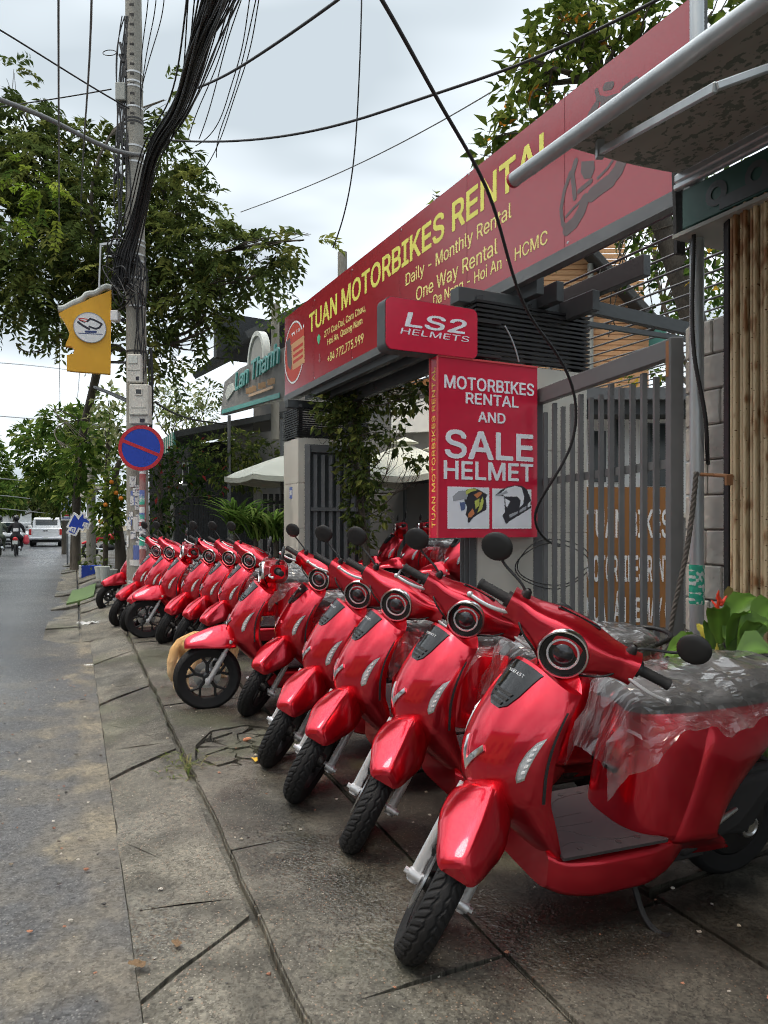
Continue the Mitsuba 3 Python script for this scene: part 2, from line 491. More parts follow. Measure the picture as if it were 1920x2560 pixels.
    add('handlebar_cover__slot', box((-.398, -.125, 1.030), (.010, .045, .006), X=(1, -.25, -.9)), 'black_matte', False, True)
    for sg in (-1, 1):
        add('handlebar_cover__socket', tube([[-.405, sg * .155, .992], [-.392, sg * .155, .990]], .008, 12), 'black_matte', 30, True)
    add('dashboard', box((-.500, 0, 1.045), (.06, .15, .012), X=(1, 0, .5), bevel=.005), 'black_gloss', False, True)
    add('headlight', H(revolve([(.0, .004), (.03, .004), (.045, .002), (.062, .004), (.073, .008)][::-1], 40, 'x')), 'black_gloss', 30, True)
    add('headlight__bezel', H(revolve([(.071, .005), (.0735, .012), (.078, .011), (.0815, .004), (.0825, -.010), (.078, -.014)][::-1], 44, 'x')), 'chrome', 40, True)
    add('headlight__light_ring', H(revolve([(.0445, .003), (.046, .0085), (.0505, .0085), (.052, .003)][::-1], 44, 'x')), 'ring_grey', 40, True)
    add('headlight__lens', H(revolve([(0, .020), (.014, .018), (.026, .012), (.034, .004)][::-1], 32, 'x')), 'lens_dark', 40, True)
    for sg in (1, -1):
        g0, g1 = np.array([-.449, sg * .215, 1.008]), np.array([-.458, sg * .335, 1.006])
        pr = [(.0, 0), (.019, 0), (.021, .004), (.0175, .010)] + [(.0165 + .0016 * (k % 2), .012 + k * .0046) for k in range(22)] + [(.0195, .116), (.0195, .121), (.013, .124), (0, .124)]
        m = revolve(pr, 14); d = (g1 - g0) / np.linalg.norm(g1 - g0)
        M = np.eye(4); M[:3, 2] = d; M[:3, 0] = np.cross([0, 0, 1], d); M[:3, 0] /= np.linalg.norm(M[:3, 0]); M[:3, 1] = np.cross(M[:3, 2], M[:3, 0]); M[:3, 3] = g0
        m.apply_transform(M)
        add('grip', m, 'black_matte', 40, True)
        add('switch_collar', tube([[-.449, sg * .218, 1.008], [-.450, sg * .236, 1.008]], .027, 16), 'black_plastic', 40, True)
        lv = spline([[-.425, sg * .19, .990], [-.393, sg * .235, .985], [-.385, sg * .29, .983], [-.398, sg * .345, .982]], 14)
        add('brake_lever', cat(tube(lv, np.linspace(.008, .0058, 14), 8), trimesh.creation.icosphere(2, .0105).apply_translation(lv[-1])), 'silver_paint', 40, True)
        mb = np.array([-.452, sg * .185, 1.030])
        stalk = spline([mb, mb + [.004, sg * .006, .03], mb + [-.002, sg * .035, .05], mb + [-.012, sg * .125, .092]], 16)
        add('mirror_stalk', cat(tube(stalk, .0048, 8), revolve([(0.019, 0), (.0185, .022), (.013, .046), (.006, .052)], 12).apply_translation(mb - [0, 0, .008])), 'black_plastic', 40, True)
        hc = mb + [-.014, sg * .155, .118]
        nn = np.array([.92, sg * -.05, .10]); nn /= np.linalg.norm(nn)
        m = revolve([(0, .010), (.028, .009), (.042, .005), (.0475, 0), (.047, -.004), (.043, -.0055), (0, -.006)][::-1], 32, 'x')
        M = np.eye(4); M[:3, 0] = nn; yy = np.cross([0, 0, 1], nn); yy /= np.linalg.norm(yy); M[:3, 1] = yy * 1.10; M[:3, 2] = np.cross(nn, yy); M[:3, 3] = hc
        m.apply_transform(M)
        add('mirror', m, 'black_plastic', 40, True)
    # floor and lower body
    xk = [-.35, -.42, -.55, -.70, -.80, -.92]
    k2 = keys(xk, [.34, .318, .316, .316, .316, .33], [.20, .172, .155, .155, .175, .24], [.160, .185, .200, .202, .190, .15])
    R_ = []
    for x in np.linspace(-.35, -.92, 26):
        t_, b_, w_ = [f(x) for f in k2]
        c, s = np.cos(an2), np.sin(an2); n = 2 / 5
        R_.append(np.stack([np.full_like(c, x), w_ * np.sign(c) * np.abs(c) ** n, (t_ + b_) / 2 + (t_ - b_) / 2 * np.sign(s) * np.abs(s) ** n], -1))
    add('lower_body', grid_mesh(np.array(R_)[:, ::-1], wrap=True, cap=True), 'red_paint', 40)
    yy = np.linspace(-1, 1, 21)
    fx = -.405 + .02 * np.abs(yy) ** 2.5
    bx = -.692 - .115 * np.abs(yy) ** 2.0
    mp = Polygon(list(zip(fx, yy * .186)) + list(zip(bx[::-1], yy[::-1] * .198))).buffer(-.006).buffer(.006)
    m = extrude(mp, .010, (0, 0, .3165), (1, 0, 0), (0, 1, 0))
    add('floor_mat', m, 'mat_rubber', False)
    ln = []
    for sg in (1, -1):
        for pts in ([(-.43, .045), (-.50, .06), (-.56, .12), (-.64, .145), (-.72, .15)], [(-.42, .13), (-.48, .12), (-.53, .165)], [(-.43, .02), (-.56, .03), (-.615, .03)]):
            c = spline([(x, sg * y, .3262) for x, y in pts], 16)
            ln.append(tube(c, .0016, 5))
        for x, y in ((-.47, .155), (-.70, .155), (-.62, .16)):
            ln.append(revolve([(.010, 0), (.009, .0025), (0, .003)], 12).apply_translation((x, sg * y, .3265)))
    add('floor_mat__rib', cat(*ln), 'mat_line', 40)
    # rear body: outlines stacked in z
    zk = [.20, .27, .318, .38, .48, .58, .67, .745]
    k3 = keys(zk, [-.86, -.77, -.688, -.692, -.70, -.706, -.715, -.72], [-1.0, -1.03, -1.06, -1.13, -1.28, -1.44, -1.54, -1.56], [.135, .170, .198, .198, .194, .184, .168, .145])
    tt = np.linspace(0, 2 * np.pi, 57)[:-1]
    def outline(z, off=0.0):
        nonlocal tt
        xf, xr, w = [f(z) for f in k3]
        xm = xf - .30
        c, s = np.cos(tt), np.sin(tt)
        x = np.where(c > 0, xm + (xf - xm) * np.abs(c) ** (2 / 3.0), xm - (xm - xr) * np.abs(c) ** (2 / 1.75))
        y = w * np.sign(s) * np.where(c > 0, np.abs(s) ** (2 / 3.0), np.abs(s) ** (2 / 1.75))
        n = np.stack([c / max(xf - xr, .1), s / w], -1); n /= np.linalg.norm(n, axis=1, keepdims=True)
        return np.stack([x + off * n[:, 0], y + off * n[:, 1], np.full_like(x, z)], -1)
    cx = lambda z: -.83 - .34 * max(z - .30, 0)
    tq = np.linspace(0, np.pi, 721)
    R_ = []
    for z in np.linspace(.20, .745, 34):
        tt = tq; q0 = outline(z)
        tc = np.interp(-cx(z), -q0[:, 0], tq)
        half = np.r_[np.linspace(0, tc - .03, 16), tc, np.linspace(tc + .05, np.pi, 18)]
        tt = half; A_ = outline(z)
        o2 = np.where(half > tc + .001, .012, 0.0) * np.clip((z - .24) / .06, 0, 1) * np.clip((.73 - z) / .08, 0, 1)
        nrm = np.gradient(A_[:, :2], axis=0); nrm = np.stack([nrm[:, 1], -nrm[:, 0]], -1); nrm /= np.linalg.norm(nrm, axis=1, keepdims=True) + 1e-9
        A_[:, :2] += nrm * o2[:, None] * np.clip(A_[:, 1:2] / .02, 0, 1)
        R_.append(np.vstack([A_, (A_ * [1, -1, 1])[::-1][1:-1]]))
    add('rear_body', grid_mesh(np.array(R_), wrap=True, cap=True), 'red_paint', 30)
    for sg in (1, -1):
        fp = cat(hull((-.93, sg * .186, .318, .011), (-1.0, sg * .192, .345, .010)), hull((-1.0, sg * .192, .345, .013), (-1.10, sg * .186, .378, .007)))
        add('footpeg', fp, 'alloy', 40)
    tt = np.linspace(0, 2 * np.pi, 57)[:-1]
    add('seat_base', tube(np.vstack([outline(.748) * [.985, .97, 1] - [.012, 0, 0], (outline(.748) * [.985, .97, 1] - [.012, 0, 0])[:2]]), .009, 6), 'black_matte', 40)
    # seat
    kx = [-.675, -.70, -.78, -.95, -1.10, -1.25, -1.40, -1.47]
    k4 = keys(kx, [.755, .785, .797, .79, .80, .825, .82, .79], [.075, .105, .135, .150, .150, .14, .115, .07])
    def seat_rows(off, n=34, m=25, low=.735):
        r = []
        for x in np.linspace(-.675 + off, -1.47 - off, n):
            t_, w_ = [f(np.clip(x, -1.47, -.675)) for f in k4]
            a = np.linspace(0, np.pi, m); c, s = np.cos(a), np.sin(a)
            r.append(np.stack([np.full(m, x), (w_ + off) * np.sign(c) * np.abs(c) ** .62, low + (t_ + off - low) * s ** .5], -1))
        return np.array(r)
    sr = seat_rows(0)
    add('seat', cat(grid_mesh(sr[:, ::-1]), tm(np.vstack([sr[0][::-1], sr[0].mean(0)[None] - [0, 0, .0]]), [[k, k + 1, 25] for k in range(24)]), tm(np.vstack([sr[-1], sr[-1].mean(0)[None]]), [[k, k + 1, 25] for k in range(24)])), 'seat_vinyl', 45)
    # clear plastic wrapped loosely over the seat
    rg = np.random.default_rng(3)
    W_ = []
    n_, m_ = 58, 61
    for i, x in enumerate(np.linspace(-.60, -1.53, n_)):
        t_, w_ = [f(np.clip(x, -1.47, -.675)) for f in k4]
        fr_ = np.clip((-.675 - x) / .05, 0, 1)
        ds = .045 + .016 * math.sin(i * .31) + .010 * math.sin(i * .83 + 1) + .13 * float(np.clip((x + .84) / .16, 0, 1)) ** 1.5
        a = np.linspace(-1, 1, m_)
        core = np.abs(a) < .62
        ang = (a / .62) * np.pi / 2
        y = np.where(core, (w_ + .016) * np.sign(np.sin(ang)) * np.abs(np.sin(ang)) ** .62, np.sign(a) * ((w_ + .016) + (np.abs(a) - .62) * .10))
        zc = .735 + (t_ + .013 - .735) * np.abs(np.cos(ang)) ** .5
        z = np.where(core, zc, .735 - (np.abs(a) - .62) / .38 * ds)
        if x > -.675:
            k = (x + .675) / .075
            z = z - k * np.where(core, .20, .09); y = y * (1 - .1 * k)
        if x < -1.47:
            z = z - (-1.47 - x) * .9
        W_.append(np.stack([np.full(m_, x), y, z], -1))
    W_ = np.array(W_)
    d1 = meshkit.fbm(W_ * 11 + 2, 3, 1) - .5
    rid = .5 - np.abs(meshkit.fbm(W_ * [8, 13, 13] + 7, 3, 2) - .5) * 3
    outd = W_ - np.array([-1.05, 0, .62]); outd /= np.linalg.norm(outd, axis=-1, keepdims=True)
    outd = outd * [.25, 1, 1]
    W_ = W_ + outd * (d1 * .05 + np.maximum(rid, 0) * .046 + .006)[..., None] + (rg.random(W_.shape) - .5) * .0045
    add('plastic_wrap', grid_mesh(W_), 'film', 15)
    add('battery_catch', box((-.695, 0, .50), (.02, .06, .02), bevel=.004), 'black_plastic')
    # rear wheel, underbody, stand, rail, tail light
    rw = np.array([-1.286, 0, RW])
    ty2, uv2 = tyre(.096, .148)
    hubm = revolve([(0, -.055), (.06, -.055), (.135, -.045), (.15, -.03), (.15, .03), (.135, .045), (.06, .055), (0, .055)], 40, 'y')
    add('rear_wheel', mv(hubm, rw), 'black_plastic', 35)
    add('rear_wheel__tyre', mv(ty2, rw), 'tyre_rubber', True, uv=uv2)
    for sg in (1, -1):
        add('rear_wheel__hub_cap', mv(revolve([(0, .026), (.016, .027), (.018, .020), (.026, .018), (.032, .024), (.040, .020), (.043, .005), (.043, 0)], 28, 'y').apply_transform(np.diag([1, sg, 1, 1.0])).apply_translation((0, sg * .082, 0)), rw), 'alloy', 30)
    ub = cat(box((-.85, 0, .215), (.42, .25, .10), bevel=.02), hull((-.95, .11, .22, .03), (-.95, -.11, .22, .03), (-1.16, .125, .30, .03), (-1.16, -.125, .30, .03), (-1.30, .12, .44, .03), (-1.30, -.12, .44, .03), (-1.0, .10, .42, .03), (-1.0, -.10, .42, .03)), *[hull((-1.12, sg * .085, .25, .022), (-1.27, sg * .078, .235, .03), (-1.40, sg * .11, .47, .02), (-1.20, sg * .11, .47, .02)) for sg in (1, -1)], *[beam((-.95, sg * .075, .24), (-1.30, sg * .075, .235), .022, .05, .005) for sg in (1, -1)],
             *[tube([(-1.22, sg * .09, .26), (-1.12, sg * .10, .52)], [.02, .02], 12) for sg in (1, -1)], *[tube([(-1.29, sg * .06, RW), (-1.29, sg * .088, RW)], .014, 8) for sg in (1, -1)])
    add('underbody', ub, 'black_matte', 30)
    a = np.linspace(.15, 2.6, 24)
    rf = []
    for t_ in a:
        rr = .262
        yv = np.linspace(-1, 1, 9)
        rf.append(np.stack([rw[0] - rr * np.cos(t_) * (1 - .04 * yv ** 2), yv * .06, rw[2] + rr * np.sin(t_) * (1 - .05 * yv ** 2)], -1))
    add('rear_mudguard', grid_mesh(np.array(rf)), 'black_plastic', 40)
    rail = spline([(-1.30, .13, .745), (-1.40, .132, .785), (-1.53, .09, .81), (-1.56, 0, .815), (-1.53, -.09, .81), (-1.40, -.132, .785), (-1.30, -.13, .745)], 40)
    add('grab_rail', tube(rail, .0115, 10), 'black_plastic', 40)
    add('tail_light', hull((-1.565, .05, .60, .018), (-1.565, -.05, .60, .018), (-1.585, .03, .64, .014), (-1.585, -.03, .64, .014)), 'red_flat', 40)
    hs = [(-.69, .135, .20), (-.705, .19, .105), (-.715, .232, .030), (-.735, .268, .006)]
    sd = cat(tube(spline(hs, 14), .0105, 8), hull((-.73, .262, .007, .006), (-.765, .285, .006, .006), (-.735, .295, .006, .006)), tube([(-.70, .14, .20), (-.709, .178, .12)], .006, 6))
    return out, sd


SCOOTER, STAND = make_scooter()
SCOOTER_STAND = mikit.ply(STAND, 'bsdf_black_plastic', smooth=40)


def place_scooter(x, y, zg, head, lean, steer, label, group='red scooters parked in a row', skip=()):
    key = thing('electric_scooter', label, 'scooter', group)
    # height of the front wheel after steering and leaning
    c = T().translate([0, 0, 0])
    St = T().translate(AP.tolist()).rotate(AX.tolist(), steer).translate((-AP).tolist())
    Ln = T().rotate([1, 0, 0], -lean)
    M = np.array((Ln @ St).matrix, float)
    ctr = M[:3, :3] @ np.array([0, 0, RW]) + M[:3, 3]
    n = M[:3, :3] @ np.array([0, 1.0, 0]); d = np.array([0, 0, -1.0]) - n * (-n[2]); d /= np.linalg.norm(d)
    dz = ctr[2] + d[2] * RW
    Wd = T().translate([x, y, zg - dz + .001]).rotate([0, 0, 1], head)
    B = Wd @ Ln; S_ = B @ St
    cnt = {}
    for nm, d_, steerd in SCOOTER:
        if nm in skip:
            continue
        k = cnt.get(nm, 0); cnt[nm] = k + 1
        kk = key + '__' + nm + (f'_{k:03d}' if k else '')
        scene[kk] = {**d_, 'to_world': S_ if steerd else B}
        if nm == 'plastic_wrap':
            labels[kk] = {'label': 'crumpled clear plastic wrap over the seat'}
    scene[key + '__side_stand'] = {**SCOOTER_STAND, 'to_world': T().translate([x, y, zg + .001]).rotate([0, 0, 1], head)}
    return key


def zgr(Y):
    return float(np.clip((Y - 2.3) * .012, 0, .07))


ROW = [(.116, 2.318, 202.1, 7.7, 56, 'nearest red scooter of the row, its seat under crumpled plastic at the right edge'),
       (-.10, 3.03, 203.0, 6.0, 59, 'second red scooter of the row from the camera, right behind the nearest one'),
       (-.38, 3.53, 200.5, 6.3, 56, 'third red scooter of the row, counted from the camera'),
       (-.59, 4.02, 201.3, 7.2, 57, 'fourth red scooter of the row, its wheel touching the rubble patch with the yellow leaf'),
       (-.89, 5.01, 199.5, 7.2, 56, 'fifth red scooter, behind the one whose wheel points straight to the road'),
       (-1.25, 5.11, 200.0, 6.5, -4, 'red scooter with its wheel pointing straight to the road, beside the tan dog'),
       (-1.75, 7.05, 200.0, 6.8, 55, 'red scooter whose front wheel is hidden behind the tan dog'),
       (-2.04, 7.48, 200.8, 7.5, 56, 'red scooter second beyond the tan dog'),
       (-2.32, 7.79, 202.0, 6.8, 56, 'red scooter third beyond the tan dog, next to one with a straight wheel'),
       (-2.64, 8.05, 202.4, 7.2, 2, 'red scooter far along the row with its front wheel straight and silver fork in view'),
       (-3.00, 8.66, 201.3, 7.2, 52, 'red scooter second from the concrete pole, just beyond the straight wheel'),
       (-3.30, 9.12, 200.8, 7.2, 51, 'red scooter standing right in front of the concrete pole'),
       (-3.98, 10.55, 201.0, 7.0, 30, 'farthest red scooter of the row, mostly hidden behind the concrete pole')]
for x, y, hd_, ln_, st_, lb_ in ROW:
    place_scooter(x, y, zgr(y), hd_, ln_, st_, lb_)
# ---------------------------------------------------------------- ground
def concrete_c(p, n, uv):
    a = fb(p.x * .9 + 3, p.y * .9, 0, 4)
    b = fb(p.x * 6, p.y * 6 + 9, 0, 3)
    c = mix((.060, .056, .045), (.162, .151, .122), sst(.30, .68, a * .5 + b * .5))
    d1, d2, rr = mikit.voronoi(p.x * 85, p.y * 85)
    g = mikit.cell_rand(p.x * 150 + fb(p.x * 40, p.y * 40, 0, 2) * 3, p.y * 150, 0) * .5 + nz(p.x * 70, p.y * 70, 3) * .5
    c = c * (.35 + 1.3 * g)
    sp = (1 - sst(.12, .30, d1)) * sst(.68, .85, rr) * sst(.35, .6, fb(p.x * 3 + 13, p.y * 3, 0, 2))
    c = mix(c, mix((.34, .31, .26), (.36, .20, .12), sst(.86, .95, rr)), sp * .8)
    c = mix(c, (.055, .050, .043), (1 - sst(.10, .24, d1)) * (1 - sst(.10, .2, rr)) * .8)
    st = sst(.47, .60, fb(p.x * 2.6 + 20, p.y * 2.6, 0, 6) + (g - .5) * .12)
    c = mix(c, c * .45, st * .45)
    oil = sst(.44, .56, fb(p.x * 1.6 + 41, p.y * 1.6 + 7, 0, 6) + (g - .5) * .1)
    row_shade = sst(1.0, 1.5, p.x * P1[0] + p.y * P1[1])
    c = mix(c, c * .34, row_shade * (.55 + .45 * oil)) * (1 - .25 * sst(.5, .7, p.x * P1[0] + p.y * P1[1]))  # shade under the parked scooters put into the colour, mottled by oil blotches
    ms = sst(.60, .75, fb(p.x * 2.3 + 60, p.y * 2.3 + 3, 0, 3)) * .35
    return mix(c, (.085, .095, .05), ms)


def concrete_r(p, n, uv):
    return .34 + .42 * sst(.35, .6, fb(p.x * 2.1, p.y * 2.1 + 5, 0, 3))


def concrete_b(p, n, uv):
    return fb(p.x * 26, p.y * 26, p.z * 26, 3) * .5 + nz(p.x * 130, p.y * 130, 0) * .35 + fb(p.x * 4, p.y * 4, 0, 2) * .6


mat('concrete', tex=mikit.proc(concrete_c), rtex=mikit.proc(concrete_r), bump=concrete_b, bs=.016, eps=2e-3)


def road_c(p, n, uv):
    b = p.x * P1[0] + p.y * P1[1]
    a = p.x * S1[0] + p.y * S1[1]
    d1, d2, rr = mikit.voronoi(p.x * 70, p.y * 70)
    c = mix((.040, .042, .047), (.078, .080, .083), sst(.2, .8, fb(p.x * .7, p.y * .7, 0, 3)))
    c = mix(c, (.16, .16, .155), (1 - sst(.14, .36, d1)) * sst(.3, .7, rr) * .8)
    gr = mikit.cell_rand(p.x * 130 + fb(p.x * 40, p.y * 40, 0, 2) * 3, p.y * 130, 0) * .5 + nz(p.x * 60, p.y * 60, 5) * .5
    c = c * (.35 + 1.3 * gr)
    e = fb(p.x * 1.5 + 11, p.y * 1.5, 0, 6)
    e2 = fb(p.x * 5 + 2, p.y * 5, 0, 5)
    w = .10 + .26 * sst(2.6, 3.6, a) * (1 - sst(5.5, 8, a)) + .34 * e2
    sand = sst(-w - .12, -w + .10, b - .34 + (e - .5) * 1.1) * (1 - .65 * sst(7.5, 12, a))
    hole = sst(.44, .56, fb(p.x * 2.6 + 5, p.y * 2.6 + 31, 0, 4)) * (1 - sst(-.02, .08, b))
    sand = sand * (1 - .9 * hole) * (.35 + .65 * sst(.32, .55, fb(p.x * 3.1 + 77, p.y * 3.1, 0, 4)))
    sc = mix((.10, .087, .064), (.21, .18, .125), sst(.3, .72, e2 * .7 + e * .3)) * (.45 + 1.1 * gr)
    thin = sst(-.95, -.45, b) * (.25 + .75 * sst(.42, .6, e2)) * .34 * (1 - .7 * sst(5, 11, a))
    c = mix(c, sc * .75, thin)
    return mix(c, sc, sand * .75)


def road_r(p, n, uv):
    b = p.x * P1[0] + p.y * P1[1]
    wet = sst(.35, .6, fb(p.x * .5, p.y * .35 + 8, 0, 3))
    return mix((.11, .11, .11), (.26, .26, .26), wet).x + .36 * sst(-.8, -.1, b)


def road_b(p, n, uv):
    d1, d2, rr = mikit.voronoi(p.x * 70, p.y * 70)
    return (1 - sst(.1, .5, d1)) * .5 * rr + fb(p.x * 9, p.y * 9, 0, 3) * 1.2


mat('asphalt', tex=mikit.proc(road_c), rtex=mikit.proc(road_r), bump=road_b, bs=.010, eps=3e-3)
mat('soil', tex=mikit.proc(lambda p, n, uv: mix((.09, .075, .05), (.16, .14, .10), fb(p.x * 2, p.y * 2, 0, 3))), rough=.9)


def sm(a, b, x):
    t = np.clip((np.asarray(x, float) - a) / (b - a), 0, 1)
    return t * t * (3 - 2 * t)


def zs(a, b):
    a, b = np.asarray(a, float), np.asarray(b, float)
    return np.clip((a - 2.1) * .012, 0, .07) * sm(.1, .7, b) + .13 * sm(9.5, 12.5, a) * sm(-.36, .55, b) + .20 * sm(2.5, 3.8, b) * sm(2.5, 5, a) + .012 * sm(.16, .3, b)


struct('ground', tm([[-400, -60, -.09], [400, -60, -.09], [400, 900, -.09], [-400, 900, -.09]], [[0, 1, 2, 3]]), 'soil')
aa = np.r_[np.linspace(-4, 12, 33), np.linspace(14, 400, 40)]
rb = np.r_[-11, -9, np.linspace(-8.0, .17, 22)]
A_, B_ = np.meshgrid(aa, rb, indexing='ij')
zr = -.06 * sm(0, 1, (np.abs(B_ + 4) - 2.4) / 4) + .012 * (meshkit.fbm(np.stack([A_ * .8, B_ * 1.2, 0 * A_], -1), 3) - .5)
zr = zr * np.where(B_ > -1.2, .3, 1)
struct('road', grid_mesh(np.stack([A_ * S1[0] + B_ * P1[0], A_ * S1[1] + B_ * P1[1], zr], -1)[:, ::-1]), 'asphalt', True, 'wet asphalt road with sand along its edge')
aa = np.r_[np.linspace(-3, 14, 86), np.linspace(15, 120, 40)]
bb = np.r_[np.linspace(.15, 4.2, 41), np.linspace(4.6, 14, 10)]
A_, B_ = np.meshgrid(aa, bb, indexing='ij')
Z_ = zs(A_, B_) - .040 - .1 * (B_ < .2)
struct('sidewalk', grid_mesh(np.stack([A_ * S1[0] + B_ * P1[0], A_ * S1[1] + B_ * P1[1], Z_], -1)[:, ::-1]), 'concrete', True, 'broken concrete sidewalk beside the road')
struct('far_sidewalk', box(ab(60, -11.6, .0), (160, 5, .16), S1), 'concrete', label='sidewalk across the road')

hole = Polygon([(3.93, .72), (4.10, .62), (4.35, .66), (4.62, .80), (4.66, 1.02), (4.50, 1.19), (4.28, 1.16), (4.02, 1.20), (3.90, .98)])
srg = np.random.default_rng(11)


def slab_mesh(poly, dz=0.0, tilt=(0, 0), thick=.045):
    poly = poly.segmentize(.13)
    q = np.array(poly.exterior.coords)
    jit = (meshkit.fbm(np.c_[q * 7, 0 * q[:, 0]], 3, 3) - .5) * .036
    c = np.array(poly.centroid.coords[0])
    dirs = q - c; dirs /= np.linalg.norm(dirs, axis=1, keepdims=True)
    poly = Polygon(q + dirs * jit[:, None], [r.coords for r in poly.interiors]).buffer(0)
    if poly.geom_type != 'Polygon':
        poly = max(poly.geoms, key=lambda g: g.area)
    out = []
    for pg, top in ((poly, -.014), (poly.buffer(-.004), 0.0)):
        if pg.geom_type != 'Polygon' or pg.is_empty:
            continue
        m = trimesh.creation.extrude_polygon(pg, thick, engine='earcut')
        m = m.subdivide_to_size(.42, max_iter=8)
        v = m.vertices
        z = zs(v[:, 0], v[:, 1]) + dz + (v[:, 0] - c[0]) * tilt[0] + (v[:, 1] - c[1]) * tilt[1] + (v[:, 2] - thick) + top
        z += .004 * (meshkit.fbm(np.c_[v[:, :2] * 2.2, 0 * z], 3, 9) - .5)
        m.vertices = v[:, :1] * S1 + v[:, 1:2] * P1 + z[:, None] * ZV
        m.merge_vertices()
        out.append(m)
    return cat(*out)


def slab(pts, **k):
    pg = Polygon(pts).buffer(-.004, join_style=2)
    pg = pg.difference(hole)
    for g in getattr(pg, 'geoms', [pg]):
        if g.area > .01:
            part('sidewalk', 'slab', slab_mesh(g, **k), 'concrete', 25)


def strip(b0, b1, cuts, sl, dzs=.006):
    for a0, a1 in zip(cuts[:-1], cuts[1:]):
        slab([(a0, b0), (a1, b0), (a1 + sl, b1), (a0 + sl, b1)], dz=float(srg.uniform(-dzs, dzs)), tilt=tuple(srg.uniform(-.006, .006, 2)))


strip(.165, .553, [-.6, 2.12, 4.05, 5.75, 7.4, 8.9], .30, .004)
strip(.575, 1.215, [-.8, 1.87, 2.93, 3.98, 5.35, 6.7, 8.1, 9.6, 11, 12.5], .02)
strip(1.225, 1.90, [-.8, .7, 1.90, 3.4, 4.8, 6.3, 7.8, 9.4, 11, 12.6], .06)
strip(1.91, 2.75, [-.8, .9, 2.02, 3.6, 5.2, 6.8, 8.4, 10, 12], .08)
for k, a0 in enumerate(np.arange(8.95, 27, 1.15)):                         # tilted kerb ramps farther on
    for b0, b1 in ((-.34, .06), (.08, .56)):
        slab([(a0, b0), (a0 + 1.12, b0), (a0 + 1.12, b1), (a0, b1)], dz=float(srg.uniform(-.02, .02)), tilt=tuple(srg.uniform(-.04, .04, 2)), thick=.10)
for a0 in np.arange(12.65, 27, 1.6):
    slab([(a0, .575), (a0 + 1.58, .575), (a0 + 1.58, 1.6), (a0, 1.6)], dz=float(srg.uniform(-.006, .006)))
# rubble in the broken patch
from scipy.spatial import Voronoi
vp = np.c_[srg.uniform(3.7, 4.9, 80), srg.uniform(.4, 1.4, 80)]
V_ = Voronoi(vp)
for r_ in V_.point_region:
    reg = V_.regions[r_]
    if not reg or -1 in reg:
        continue
    pg = Polygon(V_.vertices[reg]).intersection(hole.buffer(-.004)).buffer(-.005, join_style=2)
    if pg.geom_type == 'Polygon' and pg.area > .0008:
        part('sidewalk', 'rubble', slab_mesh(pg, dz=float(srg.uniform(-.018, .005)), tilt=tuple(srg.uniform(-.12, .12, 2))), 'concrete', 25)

# small stones, brick chips, leaves and litter
mat('pebble', tex=VCOL, rough=.8)
vs, fs, cs = [], [], []
for k in range(900):
    a, b = srg.uniform(.7, 7), srg.uniform(-.9, 2.2)
    if b > .2 and srg.random() < .45:
        continue
    m = trimesh.creation.icosphere(subdivisions=1 if a < 3 else 0, radius=1.0)
    r = srg.uniform(.003, .008) * (1.6 if srg.random() < .06 else 1)
    v = m.vertices * (1 + .3 * srg.standard_normal((len(m.vertices), 1))) * [r, r * srg.uniform(.6, 1), r * .5]
    z = float(zs(a, b)) if b > .17 else .004
    fs.append(m.faces + sum(map(len, vs))); vs.append(v + ab(a, b, z + r * .15))
    c = np.array([(.30, .26, .20), (.20, .18, .15), (.33, .15, .09), (.09, .085, .08), (.45, .42, .37)])[srg.integers(5)] * srg.uniform(.7, 1.2)
    cs.append(np.repeat(c[None], len(v), 0))
single('gravel', tm(np.vstack(vs), np.vstack(fs)), 'pebble', 'scattered pebbles and brick chips on the pavement and gutter', 'gravel', kind='stuff', color=np.vstack(cs))


def at(u, v, z=0.0):
    Y = FOC * (HC - z) / (v - VH)
    return np.array([(u - UC) / FOC * Y, Y, z])


mat('paper', (.62, .63, .62), rough=.7)
mat('leaf_yellow', (.55, .33, .03), rough=.6)
mat('leaf_brown', (.14, .085, .04), rough=.7)
mat('brick_chip', (.42, .17, .09), rough=.8)


def crumple(c, r, seed, flat=.35, n=14):
    g = np.linspace(-1, 1, n)
    X_, Y_ = np.meshgrid(g, g, indexing='ij')
    h = np.abs(meshkit.fbm(np.stack([X_ * 2.2, Y_ * 2.2, 0 * X_ + seed], -1), 3, seed) - .5) * 2
    m = grid_mesh(np.stack([X_ * r * (1 + .2 * np.sin(3 * Y_ + seed)), Y_ * r * .55, h * r * flat + .004], -1))
    m.apply_transform(trimesh.transformations.rotation_matrix(seed * 1.3, [0, 0, 1]))
    m.apply_translation(c)
    return m


single('litter', crumple(at(224, 1560, .03), .13, 3, .5), 'paper', 'crumpled white plastic litter near the row of far scooter wheels', 'litter')
single('litter', crumple(at(222, 1664, .012), .035, 5), 'paper', 'small white scrap of paper on the kerb strip beside the sand', 'litter')
single('litter', crumple(at(208, 1750, .008), .022, 8), 'black_matte', 'small black scrap in the gutter sand', 'litter')
mlf = lambda c, r, s: crumple(c, r, s, .25, 7)
single('fallen_leaf', mlf(at(640, 1900, .03), .032, 4), 'leaf_yellow', 'yellow leaf lying by the rubble patch', 'leaf')
single('fallen_leaf', mlf(at(344, 2412, .02), .026, 7), 'leaf_brown', 'brown leaf on the joint at the bottom left', 'leaf')
single('fallen_leaf', mlf(at(442, 2360, .02), .02, 9), 'leaf_brown', 'small dry leaf on the kerb slab by the slanting crack', 'leaf')
single('brick_chip', hull((*at(612, 1850, .032), .012), (*(at(612, 1850, .032) + [.03, .012, .003]), .009), (*(at(612, 1850, .032) + [.012, .03, 0]), .009)), 'brick_chip', 'orange brick chip lying on the rubble', 'brick')


